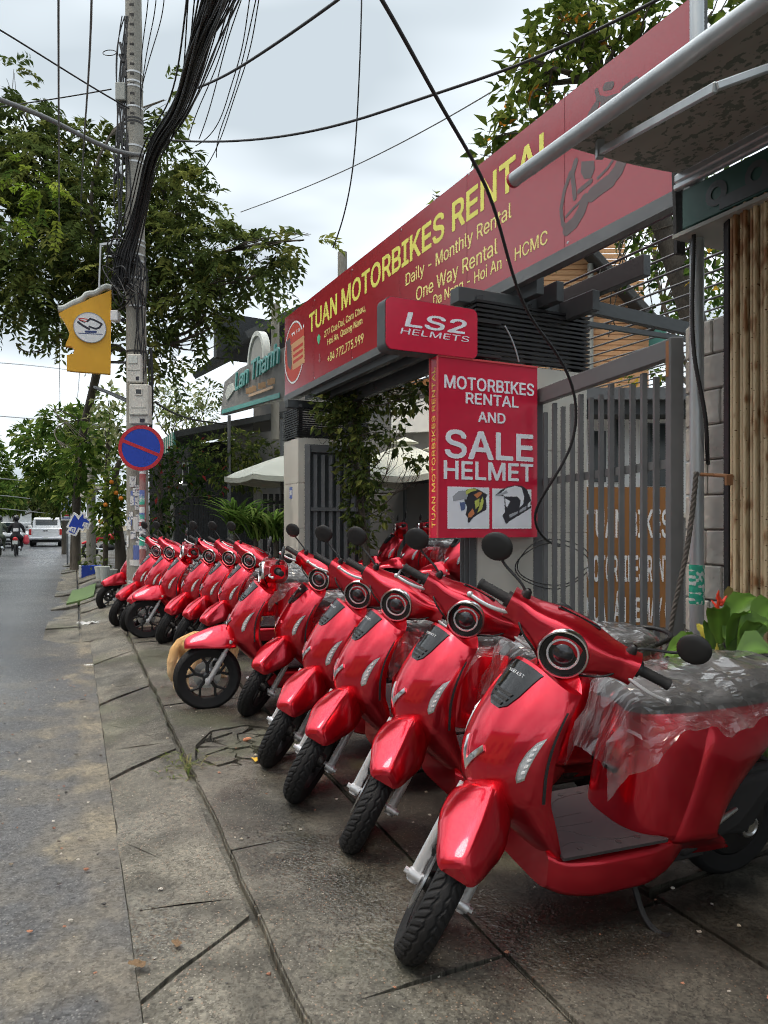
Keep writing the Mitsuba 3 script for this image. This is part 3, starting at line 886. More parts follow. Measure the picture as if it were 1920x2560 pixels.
# ---------------------------------------------------------------- foliage
mat('bark', tex=mikit.proc(lambda p, n, uv: mix((.035, .03, .024), (.11, .095, .075), fb(p.x * 9, p.y * 9, p.z * 3, 3))), rough=.9, bump=lambda p, n, uv: fb(p.x * 20, p.y * 20, p.z * 6, 3), bs=.02, eps=3e-3)
scene['bsdf_leaves'] = {'type': 'principledthin', 'base_color': VCOL, 'roughness': .42, 'diff_trans': .75, 'eta': 1.4, 'spec_trans': 0.0}


def unit(v):
    return v / (np.linalg.norm(v, axis=-1, keepdims=True) + 1e-9)


def leaf_mesh(base, dirv, nrm, length, width, col, bend=.18):
    """one folded leaf (4 triangles) per row"""
    n = len(base)
    d = unit(dirv); s = unit(np.cross(nrm, d)); up = np.cross(d, s)
    L, W = length[:, None], width[:, None]
    v = np.stack([base, base + d * L * .45 + s * W / 2 + up * W * .18, base + d * L - up * L * bend, base + d * L * .45 - s * W / 2 + up * W * .18, base + d * L * .5 - up * L * bend * .1], 1)
    f = np.array([[0, 1, 4], [1, 2, 4], [2, 3, 4], [3, 0, 4]])
    F = (np.arange(n)[:, None, None] * 5 + f[None]).reshape(-1, 3)
    return v.reshape(-1, 3), F, np.repeat(col, 5, 0)


def leafcol(rg, n, pal, pw):
    pal = np.array(pal)
    return np.clip(pal[rg.choice(len(pal), n, p=pw)] * rg.uniform(.65, 1.35, (n, 1)), .002, .9)


def fronds(rg, at_, out, length, k, ll, lw, pal, pw, droop=.5):
    """at_: (n, 3) twig starts, out: (n, 3) directions; k leaflet pairs along each"""
    n = len(at_)
    out = unit(out)
    Ln = length * rg.uniform(.6, 1.3, (n, 1, 1))
    t = np.linspace(.15, 1, k)[None, :, None]
    p = at_[:, None] + out[:, None] * Ln * t - ZV * Ln * t ** 2 * droop
    d = unit(out[:, None] - ZV * 2 * t * droop)
    s = unit(np.cross(d, ZV + rg.normal(0, .25, (n, 1, 3))))
    col = leafcol(rg, n, pal, pw)
    B, D, N, C = [], [], [], []
    for sg in (-1, 1):
        B.append(p.reshape(-1, 3)); D.append((d * .75 + s * sg + rg.normal(0, .2, p.shape)).reshape(-1, 3))
        N.append((np.cross(s, d) + rg.normal(0, .35, p.shape)).reshape(-1, 3)); C.append(np.repeat(col, k, 0) * rg.uniform(.8, 1.2, (n * k, 1)))
    B, D, N, C = map(np.vstack, (B, D, N, C))
    m = len(B)
    return leaf_mesh(B, D, N, ll * rg.uniform(.7, 1.25, m), lw * rg.uniform(.7, 1.25, m), C)


def singles(rg, at_, out, ll, lw, pal, pw, bend=.25):
    n = len(at_)
    return leaf_mesh(at_, out + rg.normal(0, .4, out.shape), ZV + rg.normal(0, .6, out.shape), ll * rg.uniform(.6, 1.3, n), lw * rg.uniform(.6, 1.3, n), leafcol(rg, n, pal, pw), bend)


def join_leaves(parts_):
    o, V, F, C = 0, [], [], []
    for v, f, c in parts_:
        V.append(v); F.append(f + o); C.append(c); o += len(v)
    return tm(np.vstack(V), np.vstack(F)), np.vstack(C)


def in_blob(rg, c, r, n, shell=.55):
    """points in an ellipsoid, thicker towards its skin"""
    d = unit(rg.normal(0, 1, (n, 3)))
    q = rg.uniform(shell ** 3, 1, (n, 1)) ** (1 / 3)
    return c + d * q * r, d


def tree(base, label, cat_, trunk, blobs, rg, kind, leaf, pal, pw, per, limb_r=.05, group=None, limbs=True):
    """trunk: list of (point, radius); blobs: (centre, radii)"""
    key = thing(base, label, cat_, group)
    if trunk:
        pts = spline([q for q, _ in trunk], 20)
        rr = np.interp(np.linspace(0, 1, 20), np.linspace(0, 1, len(trunk)), [r for _, r in trunk])
        put(key + '__trunk', tube(pts, rr, 10), 'bark', 40)
        if limbs:
            tw = []
            up_ = pts[11:]
            for c, r in blobs:
                a = up_[np.argmin(np.linalg.norm(up_ - (c - ZV * np.linalg.norm(c - pts[-1]) * .6), axis=1))]
                mid = (a + c) / 2 + rg.normal(0, .12, 3) * np.linalg.norm(c - a)
                b = spline([a, mid, c], 10)
                tw.append(tube(b, np.linspace(limb_r, limb_r * .3, 10), 6))
                for _ in range(5):
                    e = c + unit(rg.normal(0, 1, 3)) * r * .85
                    tw.append(tube(spline([b[6], (b[6] + e) / 2 + rg.normal(0, .1, 3), e], 7), np.linspace(limb_r * .35, limb_r * .1, 7), 4))
            put(key + '__limbs', cat(*tw), 'bark', 40)
            labels[key + '__limbs'] = {'kind': 'stuff'}
    L = []
    for c, r in blobs:
        r = np.broadcast_to(np.asarray(r, float), (3,))
        n = max(int(per * (r[0] * r[1] + r[1] * r[2] + r[0] * r[2]) / 3), 6)
        p, d = in_blob(rg, c, r, n)
        if kind == 'frond':
            L.append(fronds(rg, p, d + ZV * .15 + rg.normal(0, .3, p.shape), leaf[2], leaf[3], leaf[0], leaf[1], pal, pw))
        else:
            L.append(singles(rg, p, d - ZV * .3, leaf[0], leaf[1], pal, pw))
    m, col = join_leaves(L)
    put(key + '__crown', m, 'leaves', color=col)
    labels[key + '__crown'] = {'kind': 'stuff'}
    return key
# ---------------------------------------------------------------- the concrete pole and what hangs on it
mat('pole_concrete', tex=mikit.proc(lambda p, n, uv: mix((.17, .165, .145), (.33, .32, .285), fb(p.x * 5, p.y * 5, p.z * 1.6, 4))), rough=.9, bump=lambda p, n, uv: fb(p.x * 40, p.y * 40, p.z * 40, 3), bs=.004)
mat('steel_band', (.5, .5, .5), rough=.35, metal=.8)
mat('cable_black', (.018, .018, .02), rough=.5)
mat('cable_grey', (.16, .165, .17), rough=.6)
mat('meter_box', tex=mikit.proc(lambda p, n, uv: mix((.46, .45, .41), (.60, .59, .55), fb(p.x * 9, p.y * 9, p.z * 3, 3))), rough=.55)
mat('meter_window', (.02, .02, .022), rough=.1)
mat('sign_blue', (.010, .045, .36), rough=.4)
mat('sign_red', (.42, .018, .03), rough=.4)
mat('sign_white', (.68, .69, .70), rough=.45)
mat('post_red', tex=mikit.proc(lambda p, n, uv: mix((.36, .10, .10), (.30, .17, .16), sst(.4, .65, fb(p.x * 14, p.y * 14, p.z * 7, 3)))), rough=.6)
mat('yellow_panel', tex=mikit.proc(lambda p, n, uv: mix((.60, .30, .008), (.72, .38, .012), fb(p.x * 3, p.y * 3, p.z * 1.2, 3))), rough=.45)
mat('tile_grey', (.28, .29, .27), rough=.7)
mat('tile_light', (.50, .53, .50), rough=.6)
mat('ink_dark', (.02, .02, .035), rough=.6)
mat('ink_navy', (.03, .05, .16), rough=.6)
mat('ink_red', (.55, .06, .05), rough=.5)
mat('sticker_text', tex=mikit.proc(lambda p, n, uv: mix((.62, .63, .63), (.10, .12, .18), sst(.54, .60, nz(p.x * 60 + p.y * 20, 0, p.z * 55)) * sst(.2, .3, dr.abs(p.z * 14 - dr.floor(p.z * 14) - .5) * 2) * .8)), rough=.7)
mat('sticker_blue', (.12, .17, .42), rough=.6)
mat('sticker_green', (.05, .40, .28), rough=.6)

PX, PY = -3.335, 9.8


def pole_c(z):
    return np.array([PX - .0085 * (z - 1.3), PY, z])


def pole_r(z):
    return .146 - .0055 * (z - 1.2)


pk = thing('utility_pole', 'tall weathered concrete utility pole hung with black cables at the end of the scooter row', 'utility pole', None)
put(pk, tube([pole_c(z) for z in np.linspace(-.2, 11, 16)], [pole_r(z) for z in np.linspace(-.2, 11, 16)], 24), 'pole_concrete', 40)
for v_ in (189, 212, 224, 275, 304, 312, 372, 412, 606, 618, 642, 658, 700, 770, 882):
    z = HC + (VH - v_) / FOC * PY
    c = pole_c(z)
    part(pk, 'band', revolve([(pole_r(z) + .001, -.012), (pole_r(z) + .006, -.012), (pole_r(z) + .006, .012), (pole_r(z) + .001, .012)], 24).apply_translation(c), 'steel_band' if v_ not in (304, 312, 882) else 'cable_black', 40)
for k in range(13):                                                           # climbing slots
    z = HC + (VH - (25 + k * 24.5)) / FOC * PY
    part(pk, 'climbing_slot', box(pole_c(z) + [.01, -pole_r(z) + .004, 0], (.055, .012, .03)), 'black_matte')
rs = np.random.default_rng(4)
for k in range(30):                                                           # paper notices
    z = rs.uniform(.25, 1.72) if k < 26 else rs.uniform(1.7, 1.95)
    a0 = rs.uniform(-2.6, -.7); w = rs.uniform(.25, .7); h = rs.uniform(.06, .2)
    r = pole_r(z) + .0015 + .0004 * k
    an = np.linspace(a0, a0 + w, 6)
    c = pole_c(z)
    v = np.array([[[c[0] + r * math.cos(t), c[1] + r * math.sin(t), z + s * h / 2] for t in an] for s in (-1, 1)])
    part(pk, 'notice', grid_mesh(v), ['sticker_text', 'paper', 'sticker_text', 'sticker_text', 'sticker_blue', 'paper'][rs.integers(6)])


def meter(u0, v0, u1, v1, Y, label, two):
    c = P((u0 + u1) / 2, (v0 + v1) / 2, Y)
    w, h = (u1 - u0) / FOC * Y, (v1 - v0) / FOC * Y
    k = thing('meter_box', label, 'meter box', None)
    put(k, box(c, (w, .14, h), bevel=.012), 'meter_box')
    f = c + np.array([0, -.072, 0])
    if two:
        part(k, 'window_frame', box(f + [.0, -.004, h * .30], (w * .36, .012, h * .17), bevel=.004), 'meter_box')
        part(k, 'window', box(f + [.0, -.009, h * .31], (w * .26, .008, h * .11)), 'meter_window')
        part(k, 'lip', box(f + [0, -.006, -h * .26], (w * .92, .02, .014)), 'tile_grey')
        part(k, 'seam', box(f + [0, .0, -h * .09], (w * .8, .005, .008)), 'tile_grey')
        part(k, 'code_plate', box(f + [w * .18, -.002, -h * .41], (w * .24, .006, h * .09)), 'ink_dark')
    else:
        part(k, 'window', box(f + [-.01, -.004, h * .29], (w * .62, .008, h * .26), bevel=.003), 'tile_light')
        part(k, 'seam', box(f + [0, 0, -h * .08], (w * .85, .005, .008)), 'tile_grey')
        part(k, 'code_plate', box(f + [w * .25, -.002, -h * .36], (w * .2, .006, h * .12)), 'ink_dark')
    return k


meter(321, 888, 357, 958, 9.60, 'upper grey electricity meter box on the concrete pole', False)
meter(327, 963, 376, 1062, 9.56, 'lower pale electricity meter box with a dark square window, above the round traffic sign', True)
single('junction_box', box(P(289, 791, 9.7), (.10, .12, .14), bevel=.01), 'sign_white', 'small white box between the yellow sign and the pole', 'junction box')

# no-parking sign
k = thing('traffic_sign', 'round blue no parking sign with red rim and slash on a red and white post', 'traffic sign')
c = P(353, 1120, 9.38); R0 = .295
put(k + '__disc', revolve([(0, -.004), (R0, -.004), (R0, .004), (0, .004)], 64, 'y').apply_translation(c), 'sign_blue', 30)
put(k + '__rim', revolve([(R0 * .845, -.007), (R0, -.007), (R0, -.0045), (R0 * .845, -.0045)], 64, 'y').apply_translation(c), 'sign_red', 30)
sl = math.radians(-22)
put(k + '__slash', box(c + [0, -.0062, 0], (R0 * 1.72, .003, R0 * .145), X=(math.cos(sl), 0, math.sin(sl)), Y=(0, 1, 0)), 'sign_red')
pxs = (356.5 - UC) / FOC * 9.42
put(k + '__post', tube([(pxs, 9.42, -.05), (pxs, 9.42, 2.30)], .040, 16), 'post_red', 40)
for i, (z0, z1) in enumerate(((2.0, 2.12), (1.02, 1.32), (.55, .82))):
    put(k + '__white_band' + (f'_{i:03d}' if i else ''), revolve([(.0415, z0), (.0415, z1)], 16).apply_translation((pxs, 9.42, 0)), 'sign_white' if i == 0 else 'sticker_text', True)
for i in range(9):
    z = rs.uniform(.4, 1.75); an = np.linspace(-2.5, -.6, 6); h = rs.uniform(.05, .13)
    v = np.array([[[pxs + .0425 * math.cos(t), 9.42 + .0425 * math.sin(t), z + s * h / 2] for t in an] for s in (-1, 1)])
    part(k, 'sticker', grid_mesh(v), ['sticker_green', 'sticker_blue', 'paper', 'sticker_text'][i % 4])

# yellow lantern-street sign with a tiled top
S5 = .2261
def y5(x, y, Y=9.6):
    u, v = 140 + x * S5, 700 + y * S5
    return u, v
q5 = P(210, 830, 9.6)
def pl(pts):
    out = []
    for x, y in pts:
        w = onplane(*y5(x, y), q5, P1)
        out.append(((w - q5) @ P1, w[2] - q5[2]))
    return Polygon(out).buffer(0)
k = thing('hanging_sign', 'bright yellow wall-shaped sign with a round white emblem and grey tiled top', 'sign')
body = pl([(30, 372), (75, 430), (125, 520), (150, 580), (138, 640), (112, 690), (105, 725), (178, 735), (205, 770), (190, 815), (120, 830), (120, 997), (220, 1010), (605, 1038), (612, 110), (520, 150), (370, 205), (320, 235), (180, 290), (90, 335)])
put(k + '__panel', extrude(body, .09, q5 + S1 * .09, P1, ZV), 'yellow_panel', False)
roof = spline([(20, 322), (110, 305), (200, 255), (300, 205), (330, 170), (430, 150), (480, 118), (540, 82), (612, 92)], 30)
rp = [onplane(*y5(x, y), q5, P1) for x, y in roof]
put(k + '__tile_row', tube(np.array(rp) + S1 * .045, .032, 10), 'tile_grey', 40)
put(k + '__tile_cap', tube(np.array(rp) + S1 * .045 + ZV * .030, .028, 10), 'tile_light', 40)
def toY(x, y, off=.0):
    return onplane(*y5(x, y), q5, P1) - S1 * off
ce = toY(375, 530)
disc = Point(0, 0).buffer(.195, 32)
put(k + '__emblem', extrude(disc, .02, ce - S1 * .0, P1, ZV), 'sign_white')
put(k + '__emblem_edge', extrude(Point(0, 0).buffer(.203, 32).difference(Point(0, 0).buffer(.194, 32)), .024, ce + S1 * .001, P1, ZV), 'tile_grey')
for nm, pts, w, m_ in (('hand_outline', [(345, 462), (380, 432), (440, 455), (505, 490), (480, 530), (440, 545), (370, 520)], .012, 'ink_dark'), ('hand_outline', [(245, 470), (300, 510), (365, 545)], .014, 'ink_dark'),
                       ('stripe', [(250, 428), (300, 430), (345, 440)], .006, 'ink_red'), ('stripe', [(255, 440), (300, 455), (330, 462)], .006, 'ink_red'), ('stripe', [(262, 452), (320, 475)], .005, 'ink_dark'),
                       ('small_print', [(330, 575), (440, 578)], .014, 'ink_navy'), ('small_print', [(250, 592), (510, 605)], .005, 'ink_navy')):
    pp = [toY(x, y, .021) for x, y in pts]
    ls = LineString([((w_ - ce) @ P1, w_[2] - ce[2]) for w_ in pp]).buffer(w)
    part(k, nm, extrude(ls, .002, ce - S1 * .0205, P1, ZV), m_)
for y_, dz in ((430, 0), (900, 0)):
    a = onplane(*y5(600, y_), q5, P1) + S1 * .05
    part(k, 'bracket', beam(a, pole_c(a[2]) + [-.1, 0, 0], .03, .03), 'black_matte')

# ---------------------------------------------------------------- cables
rc = np.random.default_rng(21)


def wire(pts, r, label, n=40, m_='cable_black', group=None, base='overhead_cable'):
    return single(base, tube(spline(pts, n), r, 7), m_, label, 'cable', group, smooth=True)


bk = thing('cable_bundle', 'thick bundle of black cables sweeping up from the pole over the street', 'cable bundle')
B0 = [P(301, 700, 9.62), P(312, 640, 9.6), P(341, 555, 9.52), P(376, 405, 8.9), P(440, 278, 7.7), P(503, 87, 6.1), P(538, 0, 5.5), P(600, -190, 4.5), P(700, -520, 3.4)]
for i in range(74):
    pts = []
    o1 = rc.normal(0, 1, 3); f2 = rc.normal(0, 1, 3)
    for j, b in enumerate(B0):
        spread = [.07, .08, .062, .055, .055, .065, .075, .10, .14][j]
        pts.append(b + (o1 * .8 + f2 * .35 * math.sin(j * 1.3 + i)) * spread * [1, .6, .7])
    part(bk, 'cable', tube(spline(pts, 44), rc.uniform(.006, .013), 5), 'cable_black', True)
for i, (u_, v_, s_) in enumerate(((470, 0, .3), (486, 0, .2), (520, -5, .5), (560, -5, .4), (575, 0, .5), (585, 0, .3))):   # strands that leave the bundle
    part(bk, 'cable', tube(spline([P(400 + 5 * i, 395 - 8 * i, 8.6), P((430 + u_) / 2 + 6, 200, 7.0), P(u_, v_, 5.6), P(u_ + 40, v_ - 260, 4.4)], 30), .006, 6), 'cable_black', True)
lump = []
for i in range(26):                                                           # slack loops where the bundle meets the pole
    a = P(rc.uniform(285, 330), rc.uniform(610, 740), rc.uniform(9.5, 9.75)); b = a + rc.normal(0, .12, 3) + [0, 0, -.35 * rc.random()]
    c = (a + b) / 2 + rc.normal(0, .14, 3)
    part(bk, 'slack_loop', tube(spline([a, c, b, a + rc.normal(0, .08, 3)], 22), .009, 5), 'cable_black', True)
for i in range(7):                                                            # drops running down the pole
    u0 = rc.uniform(318, 362)
    pts = [np.array([P(u0 + rc.uniform(-8, 8), v_, 9.55)[0], PY - pole_r(2) - .02 - .01 * i, P(0, v_, 9.6)[2]]) for v_ in (640, 720, 800, 870, 900 + rc.uniform(0, 80))]
    part(pk, 'drop_cable', tube(spline(pts, 26), .008, 5), 'cable_black', True)
for i in range(5):
    pts = [P(375 + rc.uniform(-6, 8), v_, 9.7) for v_ in (870, 940, 1000, 1060 + 10 * i)]
    part(pk, 'drop_cable', tube(spline(pts, 20), .010, 5), 'cable_black', True)
jl = thing('cable_splice', 'black cable joints and boxes clustered on the left side of the pole top', 'cable splice')
for i in range(26):
    v_ = rc.uniform(70, 470); u_ = 300 + (470 - v_) * .045 + rc.uniform(-14, 12)
    a = P(u_, v_, 9.72); b = a + np.array([rc.uniform(-.05, .05), 0, rc.uniform(.05, .16)])
    part(jl, 'joint', hull((*a, .022), (*b, .018)), 'cable_black', 40)
for i in range(12):
    u_ = rc.uniform(286, 322)
    part(jl, 'tail', tube(spline([P(u_ + 12, 40, 9.7), P(u_ - 2 + rc.uniform(-9, 9), 180, 9.72), P(u_ - 4 + rc.uniform(-8, 8), 330, 9.7), P(u_ - 4, 480 + rc.uniform(-60, 160), 9.66)], 24), .008, 5), 'cable_black', True)
part(jl, 'box', box(P(303, 232, 9.72), (.13, .1, .24), bevel=.01), 'tile_grey')
part(jl, 'loop', tube(P(274, 132, 9.7) + np.array([[.09 * math.cos(t), .02 * math.sin(t), .05 * math.sin(t)] for t in np.linspace(0, 6.28, 24)]), .006, 6), 'cable_black', True)

pt = lambda z: pole_c(z)
wire([P(-60, 40, 8.0), P(0, 75, 8.3), P(150, 168, 9.0), P(324, 272, 9.7)], .011, 'cable from the top left corner of the sky down to the pole')
wire([P(-60, 222, 8.0), P(0, 249, 8.3), P(116, 295, 8.8), P(231, 353, 9.3), P(359, 388, 9.75)], .030, 'thick grey cable sagging across the left tree to the pole', m_='cable_grey')
wire([P(146, -60, 5.5), P(146, 0, 5.8), P(147, 347, 8.0), P(148, 700, 13), P(150, 1010, 26)], .010, 'near vertical cable left of the yellow sign, running up the street', m_='cable_grey')
wire([P(230, -60, 5.5), P(229, 0, 5.8), P(211, 336, 8.6), P(200, 700, 15), P(192, 1000, 28)], .010, 'near vertical cable between the left sky edge and the pole', m_='cable_grey')
wire([P(-40, 272, 11), P(98, 253, 10.4), P(278, 223, 9.8)], .009, 'thin cable rising to the pole above the left tree')
W6 = [P(359, 345, 9.75), P(469, 353, 9.2), P(723, 338, 7.9), P(880, 303, 7.2), P(1082, 237, 6.5), P(1296, 162, 6.0), P(1643, 0, 5.2), P(1800, -80, 4.9)]
wire(W6, .013, 'long black cable sagging from the pole to the upper right over the signboard', 60)
wire([P(475, 226, 7.6), P(560, 190, 7.0), P(654, 133, 6.3), P(844, 0, 5.2), P(960, -90, 4.6)], .012, 'cable leaving the bundle towards the top centre')
wire([P(602, 530, 16), P(760, 470, 14), P(960, 379, 12), P(1255, 214, 10)], .010, 'thin straight cable far behind, crossing above the signboard', m_='cable_grey')
wire([P(905, -60, 6.0), P(904, 0, 6.0), P(894, 272, 6.2), P(880, 434, 6.3), P(832, 620, 6.4)], .0065, 'loose cable dangling from the sky at the centre')
wire([P(880, -120, 2.9), P(955, 0, 3.05), P(1111, 278, 3.5), P(1227, 498, 3.9), P(1285, 694, 4.2), P(1331, 799, 4.4), P(1389, 880, 4.6), P(1438, 1000, 4.75), P(1425, 1120, 4.85), P(1365, 1227, 4.95), P(1338, 1290, 5.1), P(1362, 1345, 5.3), P(1400, 1365, 5.5)], .0095, 'black cable hanging over the signboard and looping down beside the red sale sign', 90)
for i, (pp_, lb_) in enumerate((([(1118, 0), (1075, 230), (1010, 430), (935, 640), (872, 745)], 'rightmost of the thin wires fanning down right of the bundle'),
                               ([(1105, 0), (1050, 250), (985, 470), (940, 610), (935, 680)], 'thin wire second from the right in the fan beside the bundle'),
                               ([(1078, 0), (1040, 230), (990, 400), (925, 560), (845, 630)], 'thin wire in the middle of the fan beside the bundle'),
                               ([(1042, 0), (985, 170), (905, 470), (860, 600)], 'thin wire second from the left in the fan beside the bundle'),
                               ([(1010, 20), (930, 300), (870, 440), (815, 600)], 'leftmost thin wire of the fan, closest to the thick bundle'))):
    q_ = [P(x * .5787, y * .5787, 8.6 + y / 240) for x, y in pp_]
    wire([q_[0] + (q_[0] - q_[1]) * .3] + q_, .0075, lb_, base='thin_wire')
for i in range(3):
    wire([P(412 - 20 * i, -40, 8.4), P(410 - 20 * i, 0, 8.6), P(385 - 14 * i, 110, 9.3), P(352, 230 + 30 * i, 9.7)], .0065, ('leftmost of the thin wires right of the pole top', 'middle thin wire right of the pole top', 'rightmost and longest thin wire right of the pole top')[i], base='thin_wire')
wire([P(388, 1005, 9.7), P(440, 1035, 11), P(500, 1052, 12.6), P(565, 1060, 14.5)], .016, 'dark cable from the pole towards the restaurant roof')
wire([P(236, 968, 13), P(280, 985, 11.4), P(320, 1003, 9.9)], .03, 'dark sleeved cable between the leaning trunk and the pole')
for i, v_ in enumerate((905, 1030, 1180, 1214, 1238)):
    wire([P(-30, v_ + 8 * i, 34 - 2 * i), P(70, v_ + 8 + 8 * i, 44), P(240, v_ + 60 + (0 if i > 1 else -30), 70)], .022, ('highest thin wire crossing the sky over the far road', 'second highest thin wire over the far road', 'thin wire in front of the far trees over the road', 'second lowest thin wire over the far road', 'lowest thin wire over the far road')[i], m_='cable_grey', base='thin_wire')
# ferrous bracket by the bundle
part(pk, 'bracket', cat(beam(P(250, 612, 9.7), P(300, 606, 9.75), .03, .03), beam(P(252, 612, 9.7), P(248, 720, 9.7), .02, .02), beam(P(262, 640, 9.72), P(300, 640, 9.75), .02, .02)), 'steel_band')
# ---------------------------------------------------------------- signboard over the gate
mat('board_red', tex=mikit.proc(lambda p, n, uv: mix((.27, .016, .026), (.31, .020, .030), fb(p.x * 2, p.y * 2, p.z * 2, 3))), rough=.22, coat=1.0, spec=.8)
mat('board_seam', (.16, .012, .02), rough=.4)
mat('text_yellow', (.74, .72, .15), rough=.5)
mat('text_cream', (.78, .73, .27), rough=.5)
mat('pin_green', (.10, .42, .24), rough=.5)
mat('print_grey', (.12, .095, .10), rough=.5)
mat('print_mid', (.30, .12, .13), rough=.5)
mat('print_tan', (.58, .32, .17), rough=.5)
mat('print_red', (.50, .07, .05), rough=.5)
mat('steel_grey', tex=mikit.proc(lambda p, n, uv: mix((.085, .092, .10), (.14, .148, .155), fb(p.x * 4, p.y * 4, p.z * 4, 3))), rough=.45)
mat('steel_dark', (.058, .066, .071), rough=.5)
mat('louvre_black', (.010, .010, .012), rough=.45)
mat('galvanised', tex=mikit.proc(lambda p, n, uv: mix((.36, .39, .41), (.50, .53, .55), fb(p.x * 20, p.y * 20, p.z * 5, 3))), rough=.38, metal=.55)
Q0 = np.array([-1.436, 10.47, 0.0]); Q1 = np.array([1.69, 3.90, 0.0])
SD = (Q1 - Q0) / np.linalg.norm(Q1 - Q0); NF = np.cross(SD, ZV)             # left to right along the board; NF faces the street
LB = np.linalg.norm(Q1 - Q0)


def bd(u, v):
    w = onplane(u, v, Q0, SD)
    return (w - Q0) @ SD, w[2]


zb0, zt0 = np.mean([bd(712, 990)[1], bd(1701, 469)[1]]), np.mean([bd(703, 804)[1], bd(1716, 6)[1]])
sb = thing('signboard', 'long red motorbike rental signboard with yellow lettering over the gate', 'signboard')
put(sb, extrude(Polygon([(0, bd(712, 990)[1]), (LB, bd(1701, 469)[1]), (LB, bd(1712, 6)[1]), (0, bd(703, 804)[1])]), .05, Q0 - NF * .05, SD, ZV), 'board_red')
part(sb, 'bottom_rail', beam(Q0 + ZV * (zb0 - .045) - NF * .02, Q1 + ZV * (zb0 - .045) - NF * .02, .07, .085), 'steel_grey')
part(sb, 'edge_trim', beam(Q1 + SD * .012 + ZV * zb0 - NF * .03, Q1 + SD * .012 + ZV * zt0 - NF * .03, .06, .02), 'steel_dark')


def btext(nm, s, uL, vL, uR, vR, h, m_, bold=True, shear=0.0):
    a, z0 = bd(uL, vL); b, z1 = bd(uR, vR)
    o = Q0 + SD * a + ZV * ((z0 + z1) / 2) + NF * .001
    for w_m in words(text(s, h, o, SD, ZV, width=b - a, bold=bold, shear=shear), SD, h * .30):
        part(sb, nm, w_m, m_)


btext('lettering', 'TUAN MOTORBIKES RENTAL', 773, 833, 1388, 396, .235, 'text_yellow')
btext('lettering', '277 Cua Dai, Cam Chau,', 811, 840, 914, 781, .078, 'text_cream', False)
btext('lettering', 'Hoi An, Quang Nam', 819, 861, 906, 812, .078, 'text_cream', False)
btext('lettering', '+84 772.775.999', 819, 905, 909, 858, .105, 'text_cream', False)
btext('lettering', 'Daily - Monthly Rental', 1015, 712, 1279, 547, .115, 'text_cream', False)
btext('lettering', 'One Way Rental', 1041, 746, 1244, 642, .122, 'text_cream', False)
btext('lettering', 'Da Nang - Hoi An - HCMC', 1084, 758, 1369, 617, .094, 'text_cream', False)


def bshape(nm, pts, m_, off=.001, w=None):
    q = [bd(u, v) for u, v in pts]
    g = LineString(q).buffer(w) if w else Polygon(q).buffer(0)
    part(sb, nm, extrude(g, .0015, Q0 + NF * off, SD, ZV), m_)


bshape('pin', [(797, 835), (801, 840), (801, 848), (797, 863), (793, 850), (793, 843)], 'pin_green')
bshape('handset', [(796, 885), (800, 884), (801, 902), (798, 907), (796, 900), (799, 898), (799, 889)], 'print_mid')
# round badge at the left end
ca, cz = bd(735, 881)
part(sb, 'badge', extrude(Point(0, 0).buffer(.40, 40), .0015, Q0 + SD * ca + ZV * cz + NF * .001, SD, ZV), 'print_red')
part(sb, 'badge_ring', extrude(Point(0, 0).buffer(.43, 40).difference(Point(0, 0).buffer(.405, 40)), .0015, Q0 + SD * ca + ZV * cz + NF * .001, SD, ZV), 'sign_white')
bshape('badge_panel', [(728, 862), (761, 838), (762, 906), (732, 926)], 'print_tan', .003)
bshape('badge_panel', [(727, 846), (761, 818), (761, 838), (727, 863)], 'print_red', .0032)
btext('badge_lettering', 'TUAN', 729, 860, 760, 834, .13, 'sign_white')
for i in range(3):
    bshape('badge_print', [(735, 876 + 15 * i), (757, 860 + 15 * i)], 'print_red', .0048, .022)
bshape('badge_motorbike', [(716, 855), (725, 845), (729, 866), (731, 905), (728, 926), (720, 915), (718, 885)], 'print_grey', .003)
# printed motorcycle at the right end (shown as dark shapes on the red)
def z1(pts):
    return [(1360 + x * .2411, 180 + y * .2411) for x, y in pts]


for pts, w in (([(275, 1050), (215, 1220), (178, 1420), (195, 1570), (240, 1630)], .022), ([(240, 1630), (320, 1560), (390, 1440), (425, 1330)], .055), ([(500, 1270), (600, 1190), (700, 1120)], .06), ([(700, 1110), (770, 1020), (815, 910)], .06),
               ([(295, 1060), (310, 1180), (320, 1300)], .026), ([(230, 1500), (300, 1420), (420, 1300)], .012), ([(360, 1240), (430, 1180), (490, 1130)], .02), ([(330, 930), (300, 1040)], .03), ([(560, 1100), (660, 1000), (720, 910)], .012),
               ([(480, 450), (540, 350)], .035), ([(560, 270), (640, 290), (760, 250)], .022), ([(545, 190), (560, 250)], .018), ([(640, 150), (700, 140)], .03), ([(830, 190), (890, 150), (950, 100)], .035), ([(600, 330), (640, 290)], .018)):
    bshape('motorcycle_print', z1(pts), 'print_grey', .001, w * .78)
bshape('motorcycle_print', z1([(390, 930), (520, 920), (530, 1000), (490, 1100), (420, 1110), (385, 1040)]), 'print_grey')
for t_ in (.17, .34, .51, .68, .85):
    part(sb, 'seam', beam(Q0 + SD * LB * t_ + ZV * (zb0 + .01) + NF * .0004, Q0 + SD * LB * t_ + ZV * (zt0 - .01) + NF * .0004, .0016, .005), 'board_seam')
    for z_ in (zb0 + .03, zt0 - .03):
        part(sb, 'rivet', revolve([(0, .004), (.008, .003), (.010, 0)], 8).apply_transform(np.array([[SD[0], 0, NF[0], 0], [SD[1], 0, NF[1], 0], [0, 1, 0, 0], [0, 0, 0, 1.0]])).apply_translation(Q0 + SD * (LB * t_ + .03) + ZV * z_), 'galvanised', 30)
